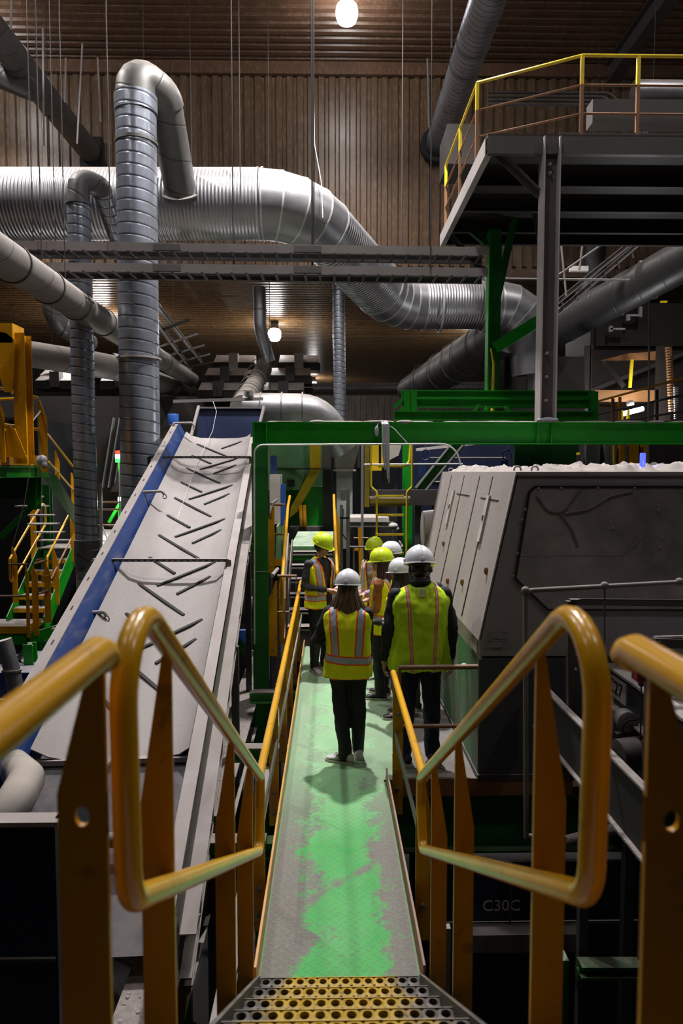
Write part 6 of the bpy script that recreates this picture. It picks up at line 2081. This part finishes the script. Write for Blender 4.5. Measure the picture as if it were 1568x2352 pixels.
def remesh(mb, voxel, smooth=4, wrinkle=0.0, seed=0, stretch=.45):
    """fuse overlapping closed shapes into one continuous skin"""
    me = mb.mesh('tmp', V((0, 0, 0)), 0)
    ob = bpy.data.objects.new('tmp', me)
    C.objects.link(ob)
    m = ob.modifiers.new('r', 'REMESH')
    m.mode = 'VOXEL'
    m.voxel_size = voxel
    m.use_smooth_shade = True
    s = ob.modifiers.new('s', 'SMOOTH')
    s.iterations = smooth
    s.factor = .5
    dg = bpy.context.evaluated_depsgraph_get()
    out = bpy.data.meshes.new_from_object(ob.evaluated_get(dg))
    bpy.data.objects.remove(ob)
    bpy.data.meshes.remove(me)
    if wrinkle:
        for v in out.vertices:
            q = V((v.co.x * 9 + seed, v.co.y * 9, v.co.z * 9 * stretch + seed * 3))
            v.co += v.normal * (wrinkle * mnoise.fractal(q, .8, 2.0, 3))
    out.polygons.foreach_set('use_smooth', [True] * len(out.polygons))
    out.update()
    return out


def mpart(parent, name, me, mat, label=None):
    me.name = name
    me.materials.clear()
    me.materials.append(M[mat])
    o = bpy.data.objects.new(name, me)
    C.objects.link(o)
    o.parent = parent
    ORG[o.name] = ORG[parent.name]
    if label:
        o['label'] = label
    return o


def hand(mb, w, d, n, f, curl=.5, side=1):
    """palm, four jointed fingers of different lengths and a thumb; w wrist, d direction, n palm normal"""
    d, n = V(d).normalized(), V(n).normalized()
    n = (n - d * n.dot(d)).normalized()
    s = d.cross(n) * side
    limb(mb, w, w + d * .03 * f, .026 * f, .028 * f)
    for k in (-1, -.33, .33, 1):
        limb(mb, w + d * .015 * f + s * k * .018 * f, w + d * .088 * f + s * k * .028 * f, .017 * f, .013 * f, 10)
    for k, (L, o) in enumerate(((.070, -.033), (.082, -.011), (.077, .011), (.060, .032))):
        p = w + d * .09 * f + s * o * f
        a = curl * .5
        for j, q in enumerate((.42, .33, .25)):
            dd = d * math.cos(a) + n * math.sin(a) + s * o * 2.2
            e = p + dd.normalized() * L * q * f
            limb(mb, p, e, (.0092 - .0008 * j) * f, (.0086 - .001 * j) * f, 8)
            p = e
            a += curl * .75
    p = w + d * .03 * f - s * .026 * f
    e = p + (d * .6 - s * .75 + n * .45).normalized() * .042 * f
    limb(mb, p, e, .015 * f, .0115 * f, 8)
    limb(mb, e, e + (d * .85 - s * .15 + n * .5).normalized() * .036 * f, .0110 * f, .0088 * f, 8)


def gap(z):
    return .012 + max(0, z - 1.02) * .17


def person(label, loc, rot, S, arms, feet, top, trousers, vest, helmet, hair, shoes='black_shoe', head_turn=0.0, head_tip=0.0,
           build=1.0, specs=None, bulk=1.0, lean=0.0, seed=0, hem=.80, opened=False):
    f = S / 1.75
    T_ = thing('person', label, 'person', loc, 'people standing on the walkway', rot=rot)
    sh = [V((s * .178 * build * f, 0.005 - lean * .4, 1.405 * f)) for s in (-1, 1)]
    el = [V(arms[i][0]) * f for i in (0, 1)]
    wr = [V(arms[i][1]) * f for i in (0, 1)]
    fd = [V(arms[i][2]) for i in (0, 1)]
    kn, an, to = [], [], []
    for i, s in enumerate((-1, 1)):
        ft = V(feet[i][0]) * f
        an.append(V((ft.x, ft.y, .085 * f + ft.z)))
        ang = R(feet[i][1])
        to.append(V((math.sin(ang), -math.cos(ang), 0)))
        hip = V((s * .085 * f, 0, .91 * f))
        kn.append(hip.lerp(an[-1], .52) + V((s * .008, -.018 - feet[i][2] * .1, 0)))
    hd = Matrix.Translation(V((0, -.012 - lean, 1.53 * f))) @ Matrix.Rotation(head_turn, 4, 'Z') @ Matrix.Rotation(head_tip, 4, 'X')
    # ---- body: one skin
    b = MB()
    b.loft([ering(z * f, rx * f * build, ry * f) for z, rx, ry in ((.84, .13, .09), (.95, .145, .10), (1.08, .125, .09), (1.25, .14, .10), (1.38, .15, .09), (1.44, .09, .07))])
    for i in (0, 1):
        limb(b, sh[i], el[i], .045 * f, .036 * f)
        limb(b, el[i], wr[i], .038 * f, .025 * f)
        limb(b, V(((i * 2 - 1) * .085 * f, 0, .90 * f)), kn[i], .075 * f, .05 * f)
        limb(b, kn[i], an[i], .052 * f, .034 * f)
        limb(b, an[i] - V((0, 0, .03)), an[i] + to[i] * .10 * f - V((0, 0, .045 * f)), .034 * f, .026 * f)
        hand(b, wr[i], (wr[i] - el[i]).normalized() * .55 + fd[i] * .45, V((0 if abs(fd[i].z) < .5 else -(i * 2 - 1), .1, 0 if abs(fd[i].z) >= .5 else -1)), f, .55, 1 if i else -1)
    limb(b, V((0, .01 - lean * .5, 1.40 * f)), hd @ V((0, .012, .03)), .055 * f, .052 * f)
    h = MB()
    h.ball((0, .005, .115), .074, .094, .112, 20, 14)
    h.ball((0, -.028, .062), .056, .062, .062, 16, 10)
    h.ball((0, -.072, .022), .028, .022, .022, 12, 8)
    limb(h, (0, -.085, .115), (0, -.108, .078), .010, .014, 10)
    h.ball((0, -.103, .075), .019, .014, .011, 10, 8)
    for s in (-1, 1):
        limb(h, (s * .018, -.083, .128), (s * .05, -.072, .126), .010, .008, 8)
        h.ball((s * .04, -.068, .075), .022, .02, .022, 10, 8)
        h.ball((s * .076, .012, .09), .009, .02, .032, 10, 8)
    limb(h, (-.018, -.094, .047), (.018, -.094, .047), .0085, .0085, 8)
    limb(h, (-.015, -.090, .035), (.015, -.090, .035), .008, .008, 8)
    b.add([hd @ p for p in (V(q) * f for q in h.v)], h.f)
    mpart(T_, 'body', remesh(b, .0085, 3), 'skin')

    def hp(p):
        return hd @ (V(p) * f)
    for s in (-1, 1):
        part(T_, 'eye', MB().ball(hp((s * .031, -.083, .106)), .011 * f, .009 * f, .008 * f, 10, 8), 'eye_dark', local=True, smooth=60)
    part(T_, 'mouth', MB().tube([hp((-.022, -.094, .044)), hp((-.01, -.103, .040)), hp((.01, -.103, .040)), hp((.022, -.094, .044))], [.002, .005, .005, .002], 8), 'teeth' if specs == 'laugh' else 'lips', local=True, smooth=60)
    if specs:
        g = MB()
        for s in (-1, 1):
            g.tube([hp((s * .033 + .024 * math.cos(a), -.101 - .004 * math.cos(a) * s * -1, .106 + .018 * math.sin(a))) for a in [k * math.pi / 6 for k in range(13)]], .0028, 6)
            g.tube([hp((s * .058, -.098, .110)), hp((s * .078, -.02, .108)), hp((s * .078, .02, .105))], .0025, 6)
        g.tube([hp((-.011, -.104, .108)), hp((.011, -.104, .108))], .0025, 6)
        part(T_, 'glasses', g, 'rubber', local=True, smooth=60)
    # ---- trousers
    b = MB()
    b.loft([ering(z * f, rx * f * build * bulk, ry * f * bulk) for z, rx, ry in ((.80, .155, .115), (.90, .168, .125), (1.0, .155, .115), (1.06, .145, .105))])
    for i in (0, 1):
        limb(b, V(((i * 2 - 1) * .085 * f, 0, .87 * f)), kn[i], .094 * f * bulk, .072 * f * bulk)
        limb(b, kn[i], an[i] + V((0, 0, -.01)), .072 * f * bulk, .058 * f * bulk)
    mpart(T_, 'trousers', remesh(b, .013, 4, .014, seed, .6), trousers)
    # ---- top
    b = MB()
    b.loft([ering(z * f, rx * f * build * bulk, ry * f * bulk, -lean * .3 * (z - .9)) for z, rx, ry in ((.86, .172, .128), (.98, .168, .125), (1.12, .158, .12), (1.28, .168, .125), (1.37, .175, .115), (1.43, .14, .09), (1.475, .075, .068))])
    for i in (0, 1):
        limb(b, sh[i], el[i], .062 * f * bulk, .052 * f * bulk)
        limb(b, el[i], wr[i] - (wr[i] - el[i]).normalized() * .012, .052 * f * bulk, .036 * f * bulk)
    limb(b, V((0, .01, 1.44 * f)), V((0, .01 - lean * .5, 1.505 * f)), .066 * f, .061 * f)
    mpart(T_, 'jacket', remesh(b, .012, 4, .014, seed + 3, .9), top)
    # ---- vest
    if vest:
        b = MB()
        b.loft([ering(z * f, rx * f * build * bulk, ry * f * bulk, cy - lean * .3 * (z - .9), n=32, e=2.5) for z, rx, ry, cy in
                ((hem, .222, .168, 0), (.9, .216, .163, 0), (1.02, .204, .156, 0), (1.15, .198, .15, 0), (1.28, .208, .15, .005), (1.36, .216, .138, .005), (1.415, .200, .112, .008), (1.455, .145, .090, .01), (1.485, .088, .074, .012))])
        me = remesh(b, .0125, 3, .017, seed + 5, .5)
        if opened:
            bm = bmesh.new()
            bm.from_mesh(me)
            bad = [fc for fc in bm.faces if fc.calc_center_median().y < -.04 and abs(fc.calc_center_median().x) < gap(fc.calc_center_median().z / f) * f]
            bmesh.ops.delete(bm, geom=bad, context='FACES')
            bm.to_mesh(me)
            bm.free()
        mpart(T_, 'vest', me, vest_mat('vest_%d' % seed, vest[0], vest[1], f, hem * f, opened), 'safety vest with reflective stripes')
    # ---- shoes
    for i in (0, 1):
        ang = R(feet[i][1])
        rm = Matrix.Translation(V((an[i].x, an[i].y, an[i].z - .085 * f))) @ Matrix.Rotation(ang, 4, 'Z')
        rings, srings = [], []
        for y, w, hgt in ((.085, .020, .05), (.075, .034, .085), (.04, .038, .098), (.0, .038, .095), (-.05, .040, .078), (-.10, .046, .06), (-.145, .045, .05), (-.178, .034, .042), (-.192, .016, .034)):
            rings.append([rm @ (V((w * math.cos(a), y, .018 + (hgt - .018) * (.5 + .5 * math.sin(a)))) * f) for a in [2 * math.pi * k / 16 for k in range(16)]])
            srings.append([rm @ (V((xx * (w + .005), y * 1.03, zz)) * f) for xx, zz in ((-1, .001), (1, .001), (1.02, .022), (-1.02, .022))])
        so = part(T_, 'shoe', MB().loft(rings), {'white': 'shoe_white', 'grey': 'shoe_grey'}.get(shoes, 'rubber'), local=True, smooth=60)
        part(so, 'sole', MB().loft(srings), 'shoe_sole', local=True)
        if shoes != 'black_shoe':
            lc = MB()
            for k in range(4):
                lc.tube([rm @ (V((-.018, -.04 - .02 * k, .092 - .006 * k)) * f), rm @ (V((0, -.043 - .02 * k, .097 - .007 * k)) * f), rm @ (V((.018, -.04 - .02 * k, .092 - .006 * k)) * f)], .003, 6)
            part(so, 'laces', lc, 'shoe_grey' if shoes == 'white' else 'charcoal_knit', local=True)
    # ---- hair
    if hair:
        kind, mat, low = hair
        r_ = random.Random(seed + 40)
        b = MB()
        b.ball(hp((0, .02, .105)), .086 * f, .09 * f, .10 * f, 18, 12)
        n = 200 if kind == 'long' else 60
        a0 = R(-35) if kind == 'long' else R(-10)
        for k in range(n):
            a = a0 + (math.pi - 2 * a0) * r_.random()
            x, y = math.cos(a), math.sin(a)
            rad = r_.uniform(.8, 1.02)
            p = [hp((x * .080 * rad, .012 + y * .088 * rad, .13)), hp((x * .092 * rad, .014 + y * .10 * rad, .06))]
            L = low + r_.uniform(-.035, .035)
            sway = r_.uniform(.9, 1.25)
            sp = 1.42
            q = V((0, -.012 - lean, 0))
            head0 = hd @ V((0, 0, 0))
            x2 = Matrix.Rotation(head_turn, 3, 'Z') @ V((x * .098 * sp * sway * rad, y * .105 * sway * rad + .012, 0)) * f
            p.append(V((head0.x, head0.y, 0)) + x2 + V((0, 0, head0.z - L * .45)))
            p.append(V((head0.x, head0.y, 0)) + x2 * r_.uniform(.88, 1.02) + V((r_.uniform(-.01, .01), r_.uniform(-.01, .01), head0.z - L)))
            if kind == 'short':
                p = p[:2]
            b.tube(fillet(p, .08, 3) if len(p) > 2 else p, [.0095] * (len(fillet(p, .08, 3)) - 1 if len(p) > 2 else 1) + [.002], 6)
        part(T_, 'hair', b, mat, local=True, smooth=80)
    # ---- hard hat: dome, brim, ridges, rear knob
    hm = hd @ Matrix.Translation(V((0, .004, .138)) * f) @ Matrix.Rotation(R(4), 4, 'X')
    b = MB()
    N = 40
    prof = []
    for k in range(9):
        th = math.pi / 2 * k / 8
        prof.append((math.cos(th) ** .85, math.sin(th)))
    rings = []
    RX, RY, RZ = .122 * f, .145 * f, .135 * f

    def rim(a, ex):
        fr = max(0, -math.sin(a)) ** 3
        return V(((RX + ex * .6) * math.cos(a), (RY + ex * .6 + fr * ex * 3.2) * math.sin(a), -.004 * f - fr * .012))
    for ex, dz in ((-.004, -.004), (.012, -.006), (.012, .0), (-.001, .008)):
        rings.append([hm @ (rim(2 * math.pi * j / N, ex * f) + V((0, 0, dz * f))) for j in range(N)])
    for r0, z0 in prof:
        row = []
        for j in range(N):
            a = 2 * math.pi * j / N
            bump = .0
            x, y = r0 * RX * math.cos(a), r0 * RY * math.sin(a)
            g = 0
            for c_, w_, hh in ((0, .011, .011), (-.034, .008, .008), (.034, .008, .008)):
                g = max(g, hh * max(0, 1 - abs(x / f - c_) / w_ * .7))
            g *= min(1, z0 * 2.2)
            row.append(hm @ V((x, y, z0 * RZ + .008 * f + g * f)))
        rings.append(row)
    b.loft(rings)
    ht = part(T_, 'hard_hat', b, 'helmet_white' if helmet == 'white' else 'helmet_lime', ('white' if helmet == 'white' else 'lime yellow') + ' hard hat', local=True, smooth=50)
    lug = MB()
    for a in (R(90), R(0), R(180)):
        c_, s_ = math.cos(a), math.sin(a)
        m4 = hm @ Matrix.Translation(V((RX * .99 * c_, RY * .985 * s_, .022 * f))) @ Matrix.Rotation(a, 4, 'Z')
        lug.box((-.006, -.018, -.010), (.009, .018, .010), m4)
    part(ht, 'lug', lug, 'helmet_white' if helmet == 'white' else 'helmet_lime', local=True)
    part(T_, 'headband', MB().tube([hm @ V((.088 * f * math.cos(a), .108 * f * math.sin(a), -.018 * f)) for a in [k * math.pi / 12 for k in range(25)]], .009, 8), 'rubber', local=True, smooth=60)
    return T_, hd, f, wr


DN = (0, 0, -1)
LIME = (0.88, 1.0, 0.012)
GREEN_LIME = (0.56, 0.86, 0.02)
# 1: man at the back left with folded hands
t, hd, f, wr = person('man at the back left in dark shirt and lime hat, looking at his hands', (-.125, 8.80, 0), R(42), 1.76,
                      [((-.235, .04, 1.12), (-.10, -.25, 1.10), (.7, -.5, .1)), ((.235, .04, 1.12), (.085, -.26, 1.12), (-.7, -.5, .1))],
                      [((-.10, .0, 0), -18, 0), ((.10, .03, 0), 20, 0)], 'charcoal_knit', 'black_cloth', (LIME, 'wide'), 'lime', ('short', 'hair_dark', .0),
                      'grey', head_turn=R(8), head_tip=R(16), specs='glasses', seed=1, opened=True, hem=.84)
part(t, 'card', MB().bar((-.03, -.33, 1.13), (.04, -.34, 1.15), .03, .012), 'card_white', 'small white thing in his hands', local=True)
part(t, 'pouch', MB().box((-.035, -.185, .88), (.04, -.15, 1.03)), 'rubber', 'black pouch on the vest', local=True)
part(t, 'lanyard', MB().tube([V((.09, -.10, 1.44)), V((.10, -.15, 1.3)), V((.06, -.165, 1.15)), V((.01, -.175, 1.03))], .005, 6), 'rubber', local=True, smooth=60)
# 2: woman in front, seen from behind
t, hd, f, wr = person('woman in front seen from behind, white hard hat, brown hair, white sneakers', (.16, 6.06, 0), R(176), 1.665,
                      [((-.20, -.07, 1.13), (-.08, -.25, 1.12), (.7, -.3, .1)), ((.30, -.02, 1.13), (.10, -.23, 1.16), (-.7, -.3, .1))],
                      [((-.10, -.03, 0), 12, 0), ((.02, .10, 0), 72, .4)], 'black_cloth', 'black_cloth', (LIME, 'wide'), 'white', ('long', 'hair_brown', .165),
                      'white', head_turn=R(-6), head_tip=R(6), seed=2, bulk=1.06)
# 3: laughing woman with glasses
person('laughing woman with glasses and dark hair facing us, lime hard hat, cream top', (.62, 9.35, 0), R(-38), 1.645,
       [((-.23, .0, 1.13), (-.17, -.16, .95), (0, -.3, -.9)), ((.23, .0, 1.13), (.17, -.16, .95), (0, -.3, -.9))],
       [((-.10, 0, 0), -10, 0), ((.10, 0, 0), 10, 0)], 'cream_knit', 'black_cloth', (LIME, 'wide'), 'lime', ('long', 'hair_dark', .18),
       head_turn=R(-4), specs='laugh', seed=3, opened=True)
# 5: person half hidden behind the suede jacket, lilac sleeve
person('person half hidden behind the suede jacket, white hard hat and lilac sleeve reaching forward', (.78, 8.55, 0), R(-78), 1.66,
       [((-.22, -.05, 1.14), (-.13, -.33, 1.10), (.1, -.9, 0)), ((.24, -.10, 1.13), (.20, -.38, 1.08), (0, -.9, 0))],
       [((-.10, 0, 0), -10, 0), ((.10, 0, 0), 10, 0)], 'lilac_knit', 'black_cloth', (LIME, 'wide'), 'white', ('short', 'hair_dark', .0), seed=5)
# 4: woman in suede jacket, profile to the left
person('woman in profile with auburn hair, lime hard hat and rust brown suede jacket', (.60, 7.75, 0), R(-108), 1.67,
       [((-.22, -.02, 1.12), (-.19, -.22, 1.0), (0, -.9, -.1)), ((.225, -.02, 1.11), (.18, -.24, 1.02), (0, -.9, -.1))],
       [((-.10, 0, 0), -10, 0), ((.10, 0, 0), 10, 0)], 'suede', 'black_cloth', (LIME, 'wide'), 'lime', ('long', 'hair_auburn', .24), head_turn=R(14), seed=4, bulk=1.03)
# 6: dark haired person in white hat
t, hd, f, wr = person('dark haired person in black with white hard hat, between suede jacket and tall man', (.75, 7.1, 0), R(-125), 1.635,
                      [((-.23, .0, 1.12), (-.16, -.24, 1.06), (0, -.9, .1)), ((.23, .0, 1.12), (.14, -.26, 1.08), (0, -.9, .1))],
                      [((-.12, -.02, 0), 25, 0), ((.06, .02, 0), 38, 0)], 'black_cloth', 'black_cloth', (LIME, 'wide'), 'white', ('long', 'hair_dark', .12), seed=6)
# 8: hidden behind the tall man
person('person hidden behind the tall man, only the lime hat edge and grey jeans showing', (1.03, 7.38, 0), R(-160), 1.66,
       [((-.23, .0, 1.12), (-.18, -.14, .92), (0, -.3, -.9)), ((.23, .0, 1.12), (.18, -.14, .92), (0, -.3, -.9))],
       [((-.10, 0, 0), -10, 0), ((.10, 0, 0), 10, 0)], 'charcoal_knit', 'grey_jeans', (LIME, 'wide'), 'lime', ('short', 'hair_dark', .0), seed=8)
# 7: tall man at the right
t, hd, f, wr = person('tall man at the right seen from behind, white hard hat, black jacket, thin striped vest', (.795, 5.98, 0), R(184), 1.88,
                      [((-.262, .03, 1.13), (-.275, -.02, .87), (0, -.1, -1)), ((.262, .03, 1.13), (.285, -.02, .87), (0, -.1, -1))],
                      [((-.12, 0, 0), -14, 0), ((.12, .02, 0), 14, 0)], 'navy_jacket', 'dark_jeans', (GREEN_LIME, 'thin'), 'white', ('short', 'hair_dark', .0),
                      'black_shoe', head_tip=R(8), seed=7, build=1.12, bulk=1.05)
part(t, 'neck_label', MB().box((-.03, .112, 1.41 * f), (.035, .135, 1.475 * f)), 'pale_lime', 'pale label below the collar', local=True)
part(t, 'collar', MB().tube([V((.078 * math.cos(a), .012 + .078 * math.sin(a), 1.515 * f + .012 * math.sin(a))) for a in [k * math.pi / 8 for k in range(17)]], .022, 10), 'navy_jacket', local=True, smooth=60)
lg = MB()
c0 = V((.335, .06, 1.19 * f))
lg.tube([c0 + V((.0, .018 - .0 * k, 0)) + V((0, 0, 0)) if k == 0 else c0 + V((.002, .018 - .012 * k, .012 * math.sin(k * 1.6))) for k in range(5)], .003, 6)
part(t, 'sleeve_mark', lg, 'card_white', 'small white mark on the sleeve', local=True)
